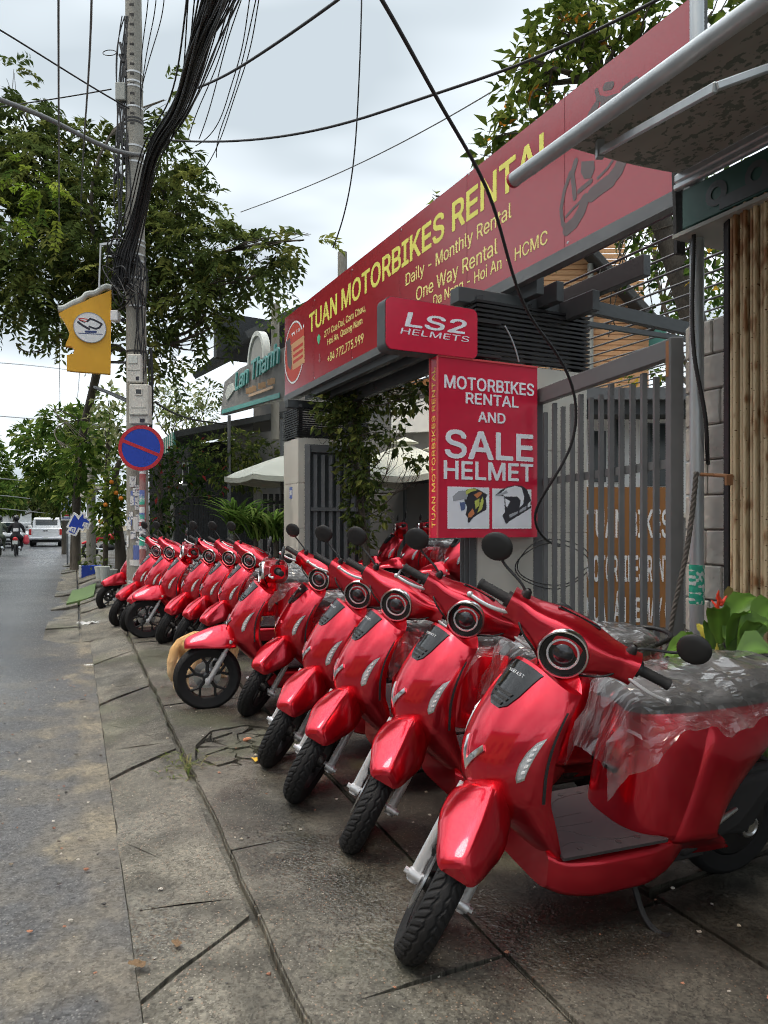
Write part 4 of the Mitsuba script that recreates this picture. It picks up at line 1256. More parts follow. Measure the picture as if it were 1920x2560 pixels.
# ribbed soffit behind the board
for i in range(6):
    o = -NF * (.14 + .17 * i)
    part(sb, 'soffit_rib', beam(Q0 + o + SD * .1 + ZV * (zb0 - .02), Q1 + o - SD * 2.6 + ZV * (zb0 - .02), .075, .06), 'steel_dark')
part(sb, 'soffit_sheet', box((Q0 + Q1 - SD * 2.4) / 2 - NF * .52 + ZV * (zb0 + .03), (LB - 2.6, .98, .02), SD, -NF), 'steel_dark')

# ---------------------------------------------------------------- gate pillars
def tile_c(p, n, uv):
    return mix((.50, .48, .42), (.60, .58, .52), fb(p.x * 5, p.y * 5, p.z * 2, 3)) * (1 - .25 * sst(.6, .75, fb(p.x * 2 + 9, p.y * 2, p.z * .7, 3)))


mat('tile_cream', tex=mikit.proc(tile_c), rough=.45)
mat('grout', (.28, .27, .24), rough=.9)


def pillar(c0, wp, wsd, z0, zt, zl, label):
    """c0: near street corner; wp along PG, wsd along SG"""
    k = thing('gate_pillar', label, 'gate pillar', None)
    c = c0 + PG * wp / 2 + SG * wsd / 2
    put(k + '__core', box(c + ZV * (z0 + zt) / 2, (wp - .03, wsd - .03, zt - z0), PG, SG), 'grout')
    rowsN = 4
    for i in range(rowsN):
        h = (zt - z0) / rowsN
        zc = z0 + h * (i + .5)
        for o, X, w in ((c0 + PG * wp / 2 + SG * .008, PG, wp), (c0 + SG * wsd / 2 + PG * .008, SG, wsd)):
            m_ = 2 if w > .8 else 1
            for j in range(m_):
                part(k, 'tile', box(o + X * (w * ((j + .5) / m_ - .5)) + ZV * zc, (w / m_ - .006, .016, h - .006), X, np.cross(ZV, X), bevel=.002), 'tile_cream')
    n = 13
    for i in range(n):
        z = zt + .03 + (zl - zt - .05) * i / (n - 1)
        fr = [c0 + PG * a + SG * b + ZV * z for a, b in ((0, 0), (wp, 0), (wp, wsd), (0, wsd), (0, 0))]
        part(k, 'louvre', cat(*[beam(p0 - unit(p1 - p0) * .012, p1 + unit(p1 - p0) * .012, .03, .018) for p0, p1 in zip(fr[:-1], fr[1:])]), 'louvre_black')
    for a, b in ((.06, .06), (wp - .06, .06), (wp * .5, .08), (wp - .06, wsd - .06), (.06, wsd - .06)):
        part(k, 'louvre_post', beam(c0 + PG * a + SG * b + ZV * zt, c0 + PG * a + SG * b + ZV * (zl + .04), .05, .05), 'louvre_black')
    return k


CR = np.array([.675, 5.245, 0]); CL = np.array([-1.177, 9.9, 0])
pr_ = pillar(CR, 1.03, .16, .02, 2.53, 2.98, 'cream tiled gate pillar with a black louvred top behind the red sale sign')
pl_ = pillar(CL, 1.04, .62, .05, 2.53, 2.96, 'cream tiled gate pillar with a black louvred top beside the restaurant')
part(pl_, 'number_plate', box(onplane(727, 1232, CL - PG * .004, SG), (.10, .008, .16), SG, np.cross(ZV, SG)), 'sticker_blue')
part(pl_, 'notice', box(onplane(727, 1232, CL - PG * .008, SG), (.075, .008, .07), SG, np.cross(ZV, SG)), 'sign_white')


def leaf_gate(o, X, w, z0, z1, nb, label, cat_='gate', zfun=None, bars=(.035, .045), rail=.62, m_='steel_grey'):
    """upright bars in a frame, from o along X"""
    k = thing('gate', label, cat_)
    N = np.cross(ZV, X)
    zf = zfun or (lambda t: z1)
    for t in (0, w):
        part(k, 'stile', beam(o + X * t + ZV * z0, o + X * t + ZV * (zf(t)), .075, .075, .004), m_)
    part(k, 'top_rail', beam(o + X * .03 + ZV * (zf(0) - .055), o + X * (w - .03) + ZV * (zf(w) - .055), .06, .11, .004), m_)
    part(k, 'bottom_rail', beam(o + X * .03 + ZV * (z0 + .08), o + X * (w - .03) + ZV * (z0 + .08), .06, .08, .004), m_)
    zr_ = z0 + (z1 - z0) * rail
    part(k, 'mid_rail', beam(o + X * .03 + ZV * (zr_ + zf(0) - z1) - N * .028, o + X * (w - .03) + ZV * (zr_ + zf(w) - z1) - N * .028, .025, .05), m_)
    return k, zr_


k, zr_ = leaf_gate(CL + PG * .12 - SG * .055, PG, .90, .10, 2.44, 8, 'narrow grey barred gate leaf on the face of the far cream pillar')
for i in range(7):
    o = CL + PG * (.12 + .90 * (i + 1) / 8) - SG * .055
    part(k, 'bar', beam(o + ZV * .15, o + ZV * 2.30, .03, .05), 'steel_grey')
part(k, 'back_sheet', box(CL + PG * .57 - SG * .02 + ZV * 1.25, (.85, .006, 2.2), PG, SG), 'steel_dark')
# the big leaf beside the street
G0 = np.array([1.635, 4.07, 0]); G1 = np.array([1.165, 5.50, 0])
GX = (G1 - G0) / np.linalg.norm(G1 - G0); GW = np.linalg.norm(G1 - G0)
zg = lambda t: 2.385 - .02 * t
k, zr_ = leaf_gate(G0, GX, GW, .06, 2.385, 12, 'tall grey sliding gate of uneven square bars between stone pillar and sale sign', zfun=zg, rail=.70)
bx_ = [(r, 1220 + r * .4522) for r in (318, 368, 415, 466, 513, 570, 625, 680, 738, 799, 861, 930)]
for i, (r, u_) in enumerate(bx_):
    a = onplane(u_, 1100, G0, GX)
    t = (a - G0) @ GX
    zt_ = zg(t) - .17 + (.03 if i % 3 == 1 else -.015)
    w = .042 if i % 3 == 1 else .030
    part(k, 'bar', beam(G0 + GX * t + ZV * .10, G0 + GX * t + ZV * zt_, w, .03), 'steel_grey')
mat('rust', tex=mikit.proc(lambda p, n, uv: mix((.16, .07, .03), (.30, .15, .07), fb(p.x * 20, p.y * 20, p.z * 20, 3))), rough=.9)
part(k, 'rust_patch', box(G0 + ZV * 2.27 + GX * .0 + np.cross(ZV, GX) * .0385, (.05, .002, .2), GX, np.cross(ZV, GX)), 'rust')
# narrow dark leaf edge beside the drive
k = thing('gate', 'dark grey folded gate leaf edge at the driveway side of the sale sign pillar', 'gate')
for i in range(3):
    o = CR - PG * .03 + SG * (.015 + .062 * i)
    part(k, 'bar', beam(o + ZV * .05, o + ZV * 2.42, .035, .045), 'steel_dark')
part(k, 'top_rail', beam(CR - PG * .03 + SG * -.01 + ZV * 2.45, CR - PG * .03 + SG * .165 + ZV * 2.45, .05, .06), 'steel_dark')

# ---------------------------------------------------------------- pergola over the gate
pg = thing('pergola', 'dark steel pergola of long beams and thin rods over the gate', 'pergola')
zp = 3.10
for i, (u_, v_) in enumerate(((1618, 640), (1491, 728), (1401, 706), (1351, 688))):
    D_ = (.34, .62, .22, .02)[i]
    o = CR + PG * (1.02, .84, .62, .46)[i]
    kx = (u_ - UC) / FOC
    t = (kx * o[1] - o[0]) / (SG[0] - kx * SG[1])
    z_ = onplane(u_, v_ + 22, o, SG)[2]
    part(pg, 'beam', beam(o + SG * t + ZV * z_, o + SG * 4.6 + ZV * z_, .07, .15, .004), 'steel_dark')
cb = CR - PG * .12 + SG * .12
part(pg, 'cross_beam', beam(cb + ZV * 3.015, cb + PG * 1.12 + ZV * 3.015, .12, .11, .004), 'steel_dark')
part(pg, 'cross_beam', beam(CL - PG * .1 + SG * .2 + ZV * 3.015, CL + PG * 1.1 + SG * .2 + ZV * 3.015, .12, .11, .004), 'steel_dark')
for a in (.2, .8):
    part(pg, 'stub_post', beam(CR + PG * a + SG * .14 + ZV * 2.9, CR + PG * a + SG * .14 + ZV * 3.0, .07, .07), 'steel_dark')
# steel joist that carries the rods
ja, jb = onplane(1437, 760, CR + PG * .9, PG), onplane(1722, 823, CR + PG * .9, PG)
part(pg, 'joist', beam(ja, jb, .06, .10), 'steel_dark')
for i in range(17):
    d = .62 + .27 * i
    o = CR + PG * d
    part(pg, 'rod', tube([o - SG * 3.4 + ZV * 3.24, o + SG * 5.6 + ZV * 3.24], .0095, 6), 'steel_grey', True)
for i in range(3):
    o = CR + PG * .6 + SG * (-2.6 + 3.4 * i)
    part(pg, 'joist', beam(o + ZV * 3.205, o + PG * 4.5 + ZV * 3.205, .04, .045), 'steel_dark')
# poles standing behind the board
for u_, v0, v1, Y, r_, lb in ((856, 631, 720, 11.5, .075, 'concrete stub post standing up behind the red signboard'), (688, 761, 810, 15, .085, 'short concrete stub post on the restaurant roof')):
    a = P(u_, v0, Y)
    single('concrete_post', tube([a - ZV * 2.8, a], r_, 14), 'pole_concrete', lb, 'post', smooth=40)

# ---------------------------------------------------------------- the two boxes signs at the pillar
mat('sale_red', (.58, .010, .045), rough=.3, coat=.5)
mat('sale_edge', (.62, .07, .08), rough=.4)
mat('sale_white', (.80, .82, .88), rough=.4)
mat('text_orange', (.88, .58, .12), rough=.5)
s0 = P(1093, 1117, 5.0); s0[2] = 0; s1 = onplane(1343, 1120, s0, PG); s1[2] = 0
w_ = np.linalg.norm(s1 - s0); zlo_, zhi_ = onplane(1200, 1344, s0, PG)[2], onplane(1093, 889, s0, PG)[2]
h_ = zhi_ - zlo_
ss = thing('box_sign', 'red box sign reading motorbikes rental and sale helmet, hanging on the pillar', 'sign')
put(ss, box((s0 + s1) / 2 + SG * .05 + ZV * (zlo_ + zhi_) / 2, (w_, .10, h_), PG, SG), 'sale_red')
NS = np.cross(PG, ZV)
for nm, a, b in (('top', (s0 + ZV * zhi_), (s1 + ZV * zhi_)), ('side', (s0 + ZV * zlo_), (s0 + ZV * zhi_))):
    part(ss, 'frame_edge', beam(a + NS * .003, b + NS * .003, .012, .012), 'sale_edge')
part(ss, 'frame_edge', beam(s0 + SG * .1 + ZV * zlo_ - PG * .003, s0 + SG * .1 + ZV * zhi_ - PG * .003, .01, .01), 'sale_edge')


def stext(s, x0, x1, yb, cap, bold=True, m_='sale_white'):
    """x0, x1, baseline, cap height as fractions of the face"""
    o = s0 + PG * (x0 * w_) + ZV * (zhi_ - yb * h_) + NS * .001
    part(ss, 'lettering', text(s, cap * h_, o, PG, ZV, width=(x1 - x0) * w_, bold=bold), m_)


stext('MOTORBIKES', .065, .965, .170, .068)
stext('RENTAL', .27, .80, .247, .060)
stext('AND', .39, .665, .345, .056)
stext('SALE', .070, .955, .553, .150)
stext('HELMET', .060, .955, .672, .098)
part(ss, 'side_lettering', text('TUAN MOTORBIKES RENTAL', .046, s0 + SG * .024 + ZV * (zlo_ + .055 * h_) - PG * .001, ZV, SG, width=.885 * h_, bold=False), 'text_orange')
o_, X_ = s0 + NS * .001, PG
def srect(x0, x1, y0, y1, m_, nm='picture', off=.001):
    g = sbox(x0 * w_, zhi_ - y1 * h_, x1 * w_, zhi_ - y0 * h_)
    part(ss, nm, extrude(g, .0015, s0 + NS * off, PG, ZV), m_)
srect(.095, .500, .716, .950, 'sale_white'); srect(.530, .935, .720, .950, 'sale_white')
mat('hm_lime', (.50, .55, .12), rough=.5); mat('hm_orange', (.55, .20, .08), rough=.5); mat('hm_blue', (.10, .14, .28), rough=.4); mat('hm_grey', (.34, .36, .40), rough=.5); mat('hm_dark', (.03, .03, .04), rough=.5)
def spoly(pts, m_, off):
    """pts in the zoomed picture of the sign (1460 wide crop at 1070, 880)"""
    q = []
    for x, y in pts:
        w = onplane(1070 + x * .226, 880 + y * .226, s0, PG)
        q.append(((w - s0) @ PG, w[2]))
    part(ss, 'helmet_print', extrude(Polygon(q).buffer(0), .0012, s0 + NS * off, PG, ZV), m_)
spoly([(395, 1560), (430, 1520), (510, 1505), (580, 1535), (655, 1580), (635, 1620), (645, 1700), (640, 1745), (560, 1790), (500, 1830), (450, 1890), (435, 1880), (440, 1840), (415, 1800), (430, 1720), (400, 1640)], 'hm_dark', .0028)
spoly([(270, 1600), (330, 1540), (410, 1530), (440, 1580), (420, 1630), (330, 1640), (275, 1650)], 'hm_grey', .0036)
spoly([(345, 1665), (410, 1660), (405, 1740), (365, 1760)], 'hm_blue', .0044)
spoly([(410, 1545), (450, 1515), (510, 1510), (540, 1528), (470, 1550), (420, 1580)], 'hm_lime', .0052)
spoly([(500, 1580), (570, 1545), (600, 1560), (540, 1620)], 'hm_orange', .0052)
spoly([(580, 1640), (600, 1600), (610, 1660), (590, 1740), (540, 1780), (560, 1720)], 'hm_lime', .0060)
spoly([(510, 1650), (560, 1620), (565, 1690), (520, 1740)], 'hm_lime', .0060)
spoly([(440, 1790), (490, 1730), (510, 1790), (470, 1830), (440, 1830)], 'hm_orange', .0060)
spoly([(740, 1585), (800, 1530), (880, 1490), (960, 1475), (1030, 1480), (1090, 1520), (1120, 1590), (1140, 1660), (1135, 1725), (1000, 1810), (900, 1870), (860, 1905), (820, 1810), (850, 1770), (840, 1600), (800, 1590)], 'hm_dark', .0028)
spoly([(800, 1560), (860, 1510), (960, 1480), (1030, 1500), (1060, 1600), (1050, 1680), (1010, 1720), (1020, 1640), (985, 1600), (900, 1600), (850, 1600)], 'sale_white', .0036)
spoly([(850, 1620), (905, 1650), (870, 1720), (855, 1700)], 'sale_white', .0044)
spoly([(890, 1800), (990, 1760), (985, 1790), (900, 1835)], 'hm_grey', .0052); spoly([(1010, 1745), (1085, 1700), (1080, 1740), (1005, 1780)], 'hm_grey', .0052); spoly([(1095, 1690), (1125, 1650), (1130, 1700), (1100, 1720)], 'sale_white', .0052)
spoly([(740, 1585), (860, 1530), (880, 1560), (800, 1590)], 'hm_grey', .0052)

l0 = P(964, 815, 4.82); l0[2] = 0; l1 = onplane(1191, 830, l0, PG); l1[2] = 0
lw = np.linalg.norm(l1 - l0); lz0, lz1 = onplane(1080, 885, l0, PG)[2], onplane(964, 741, l0, PG)[2]
ls_ = thing('box_sign', 'red rounded helmet shop box sign with dark sides, above the sale sign', 'sign')
rr_ = sbox(0, lz0, lw, lz1).buffer(-.045).buffer(.045, 8)
put(ls_ + '__face', extrude(rr_, .012, l0 + NS * .0, PG, ZV), 'sale_red')
put(ls_ + '__casing', extrude(rr_.buffer(.006), .12, l0 + SG * .12, PG, ZV), 'steel_dark')
hgt = lz1 - lz0
part(ls_, 'lettering', text('LS2', hgt * .27, l0 + PG * (lw * .19) + ZV * (lz0 + hgt * .475) + NS * .0125, PG, ZV, width=lw * .66, shear=.28), 'sale_white')
part(ls_, 'lettering', text('HELMETS', hgt * .115, l0 + PG * (lw * .145) + ZV * (lz0 + hgt * .315) + NS * .0125, PG, ZV, width=lw * .75, bold=False, shear=.28), 'sale_white')
part(ls_, 'bracket', beam(l1 + SG * .06 + ZV * (lz1 - .05), l1 + SG * .06 + PG * .25 + ZV * (lz1 - .05), .02, .02), 'black_matte')
part(ls_, 'bracket', beam(l1 + SG * .06 + ZV * (lz0 + .05), l1 + SG * .06 + PG * .25 + ZV * (lz0 + .05), .02, .02), 'black_matte')
wire([onplane(1262, 815, l0, PG), onplane(1280, 850, l0, PG), onplane(1297, 905, s0, PG)], .006, 'short pale wire from the louvres to the top of the sale sign', m_='galvanised')
cl = [P(1400, 1365, 5.35) + np.array([.26 * math.cos(t) - .05 + .02 * math.sin(3 * t + i), .02 * i, .17 * math.sin(t) - .12 - .03 * i]) for i in range(2) for t in np.linspace(0, 6.28, 24)[:-1]]
wire(cl, .0042, 'coil of slack black cable hanging behind the gate bars', 120, base='cable_coil')

# ---------------------------------------------------------------- right side: block pillar, pipe, rope, shutter, awning
def block_c(p, n, uv):
    return mix((.34, .32, .29), (.60, .575, .53), fb(p.x * 7, p.y * 7, p.z * 7, 4)) * (1 - .3 * sst(.55, .7, fb(p.x * 3, p.y * 3, p.z * 1.3, 3)))


mat('block_stone', tex=mikit.proc(block_c), rough=.85, bump=lambda p, n, uv: fb(p.x * 30, p.y * 30, p.z * 30, 3), bs=.008)
BO = np.array([1.675, 3.99, 0]); WX = -SG                                      # runs towards the camera
bw = thing('block_pillar', 'grey stone block pillar with chamfered joints right of the gate', 'pillar')
put(bw + '__core', box(BO + WX * .28 + PG * .16 + ZV * 1.20, (.54, .28, 2.42), WX, -PG), 'grout')
rb_ = np.random.default_rng(8)
for i in range(13):
    z0 = i * .187
    cuts = [0, .20 + .16 * rb_.random(), .56] if i % 2 else [0, .12 + .1 * rb_.random(), .36 + .08 * rb_.random(), .56]
    for a, b in zip(cuts[:-1], cuts[1:]):
        part(bw, 'block', box(BO + WX * (a + b) / 2 + PG * (.015 + .004 * rb_.random()) + ZV * (z0 + .0935), (b - a - .008, .05, .179), WX, -PG, bevel=.007), 'block_stone')
    part(bw, 'block', box(BO + PG * .16 + SG * .012 + ZV * (z0 + .0935), (.29, .04, .179), PG, SG, bevel=.007), 'block_stone')

px_ = P(1742, 1312, 3.76)
gp = thing('steel_pipe', 'tall galvanised steel pipe with a green tape band in front of the block pillar', 'pipe')
put(gp, tube([(px_[0], px_[1], 0.0), (px_[0], px_[1], 4.9)], .0355, 18), 'galvanised', 40)
mat('tape_green', tex=mikit.proc(lambda p, n, uv: mix((.03, .36, .24), (.55, .62, .60), sst(.55, .62, nz(p.x * 90 + p.y * 30, 0, p.z * 60)))), rough=.4)
for i in range(7):
    z0 = onplane(1742, 1412 + 14 * i, px_, PG)[2]
    part(gp, 'tape', revolve([(.037, z0 - .030), (.0385, z0 - .02), (.038, z0), (.037, z0 + .001)], 18).apply_translation((px_[0], px_[1], 0)), 'tape_green', True)
wire([P(1735, 560, 3.70), P(1732, 700, 3.70), P(1731, 800, 3.70), P(1735, 880, 3.69), P(1748, 960, 3.69), P(1763, 1040, 3.70), P(1768, 1120, 3.74), P(1770, 1160, 3.80)], .0105, 'dark cable bulging beside the steel pipe', base='hanging_cable')
rp_ = spline([P(1741, 1180, 3.70), P(1733, 1260, 3.70), P(1712, 1400, 3.70), P(1690, 1500, 3.72), P(1672, 1600, 3.74), P(1655, 1680, 3.78)], 80)
mat('rope', (.11, .10, .09), rough=.9)
tt_, NN, BB = frames(rp_)
ph = np.arange(80) * .9
rope = cat(*[tube(rp_ + .0065 * (np.cos(ph + o)[:, None] * NN + np.sin(ph + o)[:, None] * BB), .0075, 6) for o in (0, 2.1, 4.2)])
single('rope', rope, 'rope', 'twisted dark rope hanging diagonally from the steel pipe across the gate end', 'rope', smooth=True)
single('tie_bar', cat(tube([P(1752, 1186, 3.72), P(1790, 1188, 3.66), P(1830, 1190, 3.44)], .009, 8), box(P(1822, 1200, 3.44), (.03, .02, .05))), 'rust', 'rusty iron clamp tying the pipe to the metal shutter', 'clamp')


def rust_c(p, n, uv):
    a = fb(p.x * 9, p.y * 9, p.z * 2.2, 4)
    b = fb(p.x * 40, p.y * 40, p.z * 14, 2)
    c = mix((.56, .46, .30), (.40, .30, .17), a)
    d = nz(p.x * 75, p.y * 75, p.z * 75)
    c = mix(c, (.22, .10, .035), sst(.48, .66, a * .6 + b * .45))
    return mix(c, (.10, .05, .025), sst(.86, .92, d))


mat('shutter_rust', tex=mikit.proc(rust_c), rough=.7)
sh = thing('folding_shutter', 'rusty cream folding metal shutter of tall narrow ribs at the right edge', 'shutter')
SO = np.array([1.70, 3.50, 0])
for i in range(10):
    o = SO - SG * (.027 * i) - PG * (.014 * (i % 2))
    zt_ = 2.86
    part(sh, 'rib', beam(o + ZV * .08, o + ZV * zt_, .06, .017, .004, up=SG), 'shutter_rust')
part(sh, 'track', beam(SO + SG * .05 + ZV * 2.90, SO - SG * 1.2 + ZV * 2.90, .10, .06), 'steel_dark')
part(sh, 'end_post', beam(SO + SG * .035 + ZV * .05, SO + SG * .035 + ZV * 2.86, .05, .03), 'louvre_black')

def fabric_c(p, n, uv):
    x, y = uv.x * 11, uv.y * 9
    a = fb(x * 1.2, y * 2.1, 0, 3); b = fb(x * 3.1 + 9, y * 5.2, 3, 3)
    leaf = sst(.54, .60, a * .45 + b * .55)
    c = mix((.22, .215, .195), (.28, .27, .245), fb(x * .6, y * .6, 0, 2))
    return mix(c, (.075, .105, .085), leaf * .8)


mat('awning_cloth', tex=mikit.proc(fabric_c), rough=.8)
mat('awning_green', tex=mikit.proc(lambda p, n, uv: mix((.015, .06, .05), (.03, .085, .07), fb(p.x * 8, p.y * 8, p.z * 8, 3))), rough=.5)
T0 = P(1285, 449, 3.25); T1 = T0 - SG * 5.0
aw = thing('awning', 'retractable awning with leaf print cloth and silver roller tube, upper right', 'awning')
put(aw + '__roller_tube', tube([T0, T1], .032, 20), 'galvanised', 40)
put(aw + '__tube_cap', tube([T0 + SG * .012, T0 - SG * .002], .034, 20), 'sign_red', 40)
C0 = P(1700, 440, 3.78); C1 = C0 - SG * 5.0
g = np.linspace(0, 1, 40)
st_ = onplane(1392, 385, T0, SG); st_[2] = T0[2]
cloth = np.array([[(st_ - SG * (5 * s)) * (1 - t) + (C0 - SG * .02 - SG * (5 * s)) * t + ZV * (.022 * (1 - t) - .012 * math.sin(math.pi * t) - .008 * math.sin(s * 60) * t * (1 - t) * 4) for t in np.linspace(0, 1, 14)] for s in g])
uvc = np.stack(np.broadcast_arrays(np.linspace(0, 1.3, 14)[None], g[:, None] * 5), -1).reshape(-1, 2)
put(aw + '__cloth', grid_mesh(cloth), 'awning_cloth', True, uv=uvc)
part(aw, 'arm', cat(beam(P(1500, 380, 3.0), P(1790, 218, 2.1), .018, .03, .003), beam(P(1500, 352, 3.0), P(1500, 395, 3.0), .03, .03)), 'galvanised')
part(aw, 'arm', beam(C0 - ZV * .05 - SG * 1.9, P(1790, 218, 2.1), .018, .024, .003), 'galvanised')
part(aw, 'cassette', cat(beam(C0 - ZV * .03, C1 - ZV * .03, .10, .05, .01), beam(C0 - ZV * .075 - PG * .035, C1 - ZV * .075 - PG * .035, .035, .03, .006)), 'galvanised')
part(aw, 'back_roll', tube([C0 + PG * .10 + ZV * .06, C1 + PG * .10 + ZV * .06], .06, 14), 'awning_cloth', 40)
part(aw, 'box', cat(beam(C0 - ZV * .20 + PG * .05 - SG * .04, C1 - ZV * .20 + PG * .05, .16, .20, .004)), 'awning_green')
part(aw, 'soffit', box((C0 + C1) / 2 - ZV * .33 + PG * .32, (5.0, .75, .02), SG, -PG), 'tile_grey')
for i in range(5):
    o = C0 - SG * (.25 + .22 * i) - PG * .032 - ZV * .20
    part(aw, 'disc', revolve([(.03, 0), (.06, 0), (.062, .003), (.03, .004)], 20).apply_transform(np.array([[SG[0], 0, -PG[0], o[0]], [SG[1], 0, -PG[1], o[1]], [0, 1, 0, o[2]], [0, 0, 0, 1]])), 'steel_dark', 30)
part(aw, 'bracket', beam(C0 + ZV * .1 + SG * .02, C0 - ZV * .40 + SG * .02 + PG * .02, .02, .06), 'black_matte')
# house the awning belongs to
ho = SO + PG * .35
hk = thing('neighbour_shop', 'grey shop building behind the folding shutter at the right edge', 'building')
put(hk + '__wall', box(ho - SG * 2.2 + PG * .2 + ZV * 1.6, (4.2, .2, 3.3), SG, -PG), 'tile_grey')
put(hk + '__flat_roof', box(ho - SG * 2.2 + PG * 2.2 + ZV * 3.35, (4.4, 4.4, .12), SG, -PG), 'tile_grey')
# ---------------------------------------------------------------- the yard behind the gate
mat('wall_grey', tex=mikit.proc(lambda p, n, uv: mix((.17, .17, .17), (.24, .24, .235), fb(p.x * 2, p.y * 2, p.z * .8, 4))), rough=.85)
mat('wall_white', tex=mikit.proc(lambda p, n, uv: mix((.66, .67, .66), (.76, .77, .76), fb(p.x * 2, p.y * 2, p.z * .8, 4))), rough=.8)
mat('wall_orange', tex=mikit.proc(lambda p, n, uv: mix((.50, .27, .13), (.62, .37, .20), fb(p.x * 2.2, p.y * 2.2, p.z * 2.2, 3))), rough=.85)
mat('roof_dark', tex=mikit.proc(lambda p, n, uv: mix((.030, .034, .036), (.065, .07, .072), fb(p.x * 4, p.y * 4, p.z * 4, 3))), rough=.8)
mat('board_brown', (.24, .105, .030), rough=.5)
mat('umbrella_cloth', tex=mikit.proc(lambda p, n, uv: mix((.56, .56, .47), (.66, .66, .57), fb(p.x * 3, p.y * 3, p.z * 3, 2))), rough=.8)
mat('glass_dark', (.02, .03, .035), rough=.08, spec=.8)
mat('fence_dark', (.018, .021, .023), rough=.6)
mat('green_fascia', (.05, .20, .16), rough=.5)
mat('letter_teal', (.06, .31, .28), rough=.4)
mat('letter_cream', (.62, .42, .26), rough=.5)

gw = thing('yard_wall', 'plain grey wall at the back of the yard behind the red scooters', 'wall')
a, b = P(880, 1300, 13.2), P(1190, 1300, 12.0)
d = unit(np.array([b[0] - a[0], b[1] - a[1], 0]))
put(gw, box([(a[0] + b[0]) / 2, (a[1] + b[1]) / 2, 1.0], (4.4, .2, 2.1), d, np.cross(ZV, d)), 'wall_grey')
part(gw, 'coping', box([(a[0] + b[0]) / 2, (a[1] + b[1]) / 2, 2.08], (4.45, .26, .07), d, np.cross(ZV, d)), 'steel_dark')
for x, y, hd_, lb_ in ((-.22, 9.95, 204, 'red scooter in the driveway, leftmost of three behind the row'), (.08, 9.4, 204, 'red scooter in the driveway, middle of three behind the row'), (.56, 8.4, 203, 'red scooter in the driveway, cut off by the red sale sign')):
    place_scooter(x, y, float(zs(np.array([x, y, 0]) @ S1, np.array([x, y, 0]) @ P1)) + .03, hd_, 5.5, -18, lb_, 'red scooters in the driveway')


def umbrella(c, r, hgt, base_z, label, yaw=0.3):
    k = thing('patio_umbrella', label, 'umbrella')
    n = 8
    an = yaw + np.arange(n) * 2 * np.pi / n
    rows_ = []
    for t in np.linspace(0.02, 1, 9):
        ring = []
        for i in range(n * 4):
            q = i / 4; a0, a1 = an[int(q) % n], an[int(q) % n] + 2 * np.pi / n
            f = q - int(q)
            p0, p1 = np.array([math.cos(a0), math.sin(a0)]), np.array([math.cos(a1), math.sin(a1)])
            xy = (p0 * (1 - f) + p1 * f) * r * t
            ring.append([c[0] + xy[0], c[1] + xy[1], c[2] - hgt * t ** 1.12 - .05 * math.sin(math.pi * f) * t * t])
        rows_.append(ring)
    rows_ = np.array(rows_)
    val = rows_[-1:] - [0, 0, .09]
    put(k + '__canopy', grid_mesh(np.concatenate([rows_, val]), wrap=True), 'umbrella_cloth', 30)
    cap = np.array([[[c[0] + math.cos(t) * r * s, c[1] + math.sin(t) * r * s, c[2] + .10 - hgt * s * .9] for t in np.linspace(0, 2 * np.pi, 17)[:-1]] for s in (.0, .1, .2)])
    put(k + '__vent', grid_mesh(cap, wrap=True), 'umbrella_cloth', 30)
    put(k + '__pole', tube([(c[0], c[1], base_z), (c[0], c[1], c[2])], .03, 10), 'steel_dark', 40)
    for i in range(n):
        e = rows_[-1][i * 4]
        part(k, 'rib', beam(np.array(c) - [0, 0, .08], e - [0, 0, .02], .015, .015), 'steel_dark')


umbrella(tuple(P(1012, 1108, 11.5)), 1.15, .55, .2, 'cream patio umbrella half hidden by the red sale sign')
umbrella(tuple(P(745, 1128, 13.5)), 1.35, .50, .2, 'cream patio umbrella left of the far gate pillar')
umbrella(tuple(P(1090, 1125, 14.2)), 1.3, .5, .2, 'second cream umbrella farther back, beside the red sale sign')

# orange house with its sloping eave
oh = thing('orange_house', 'orange brick house with a sloping dark eave seen through the pergola rods', 'house')
Yo = 12.5
pts = [P(u, v, Yo) for u, v in ((1240, 1010), (1240, 585), (1440, 600), (1622, 800), (1622, 1010))]
put(oh + '__wall', extrude(Polygon([(q[0], q[2]) for q in pts]), 3.0, (0, Yo + 3, 0), (1, 0, 0), ZV), 'wall_orange')
for (u0, v0, u1, v1) in ((1425, 585, 1640, 822), (1200, 568, 1440, 588)):
    part(oh, 'eave', beam(P(u0, v0, Yo - .1), P(u1, v1, Yo - .1), .5, .13, .02), 'roof_dark')
for i in range(34):                                                            # facing bricks, course by course
    z = P(0, 1005, Yo)[2] + i * .093
    part(oh, 'brick_course', box(P(1400, 1000, Yo - .012) * [1, 1, 0] + ZV * z, (2.25 if i > 24 else 2.9, .02, .081), bevel=.006), 'wall_orange')
part(oh, 'down_pipe', tube([P(1476, 1010, Yo - .12), P(1476, 660, Yo - .12)], .05, 10), 'tile_grey', 40)
put(oh + '__window', box(P(1640, 840, Yo + .1), (.35, .06, .5)), 'green_fascia')

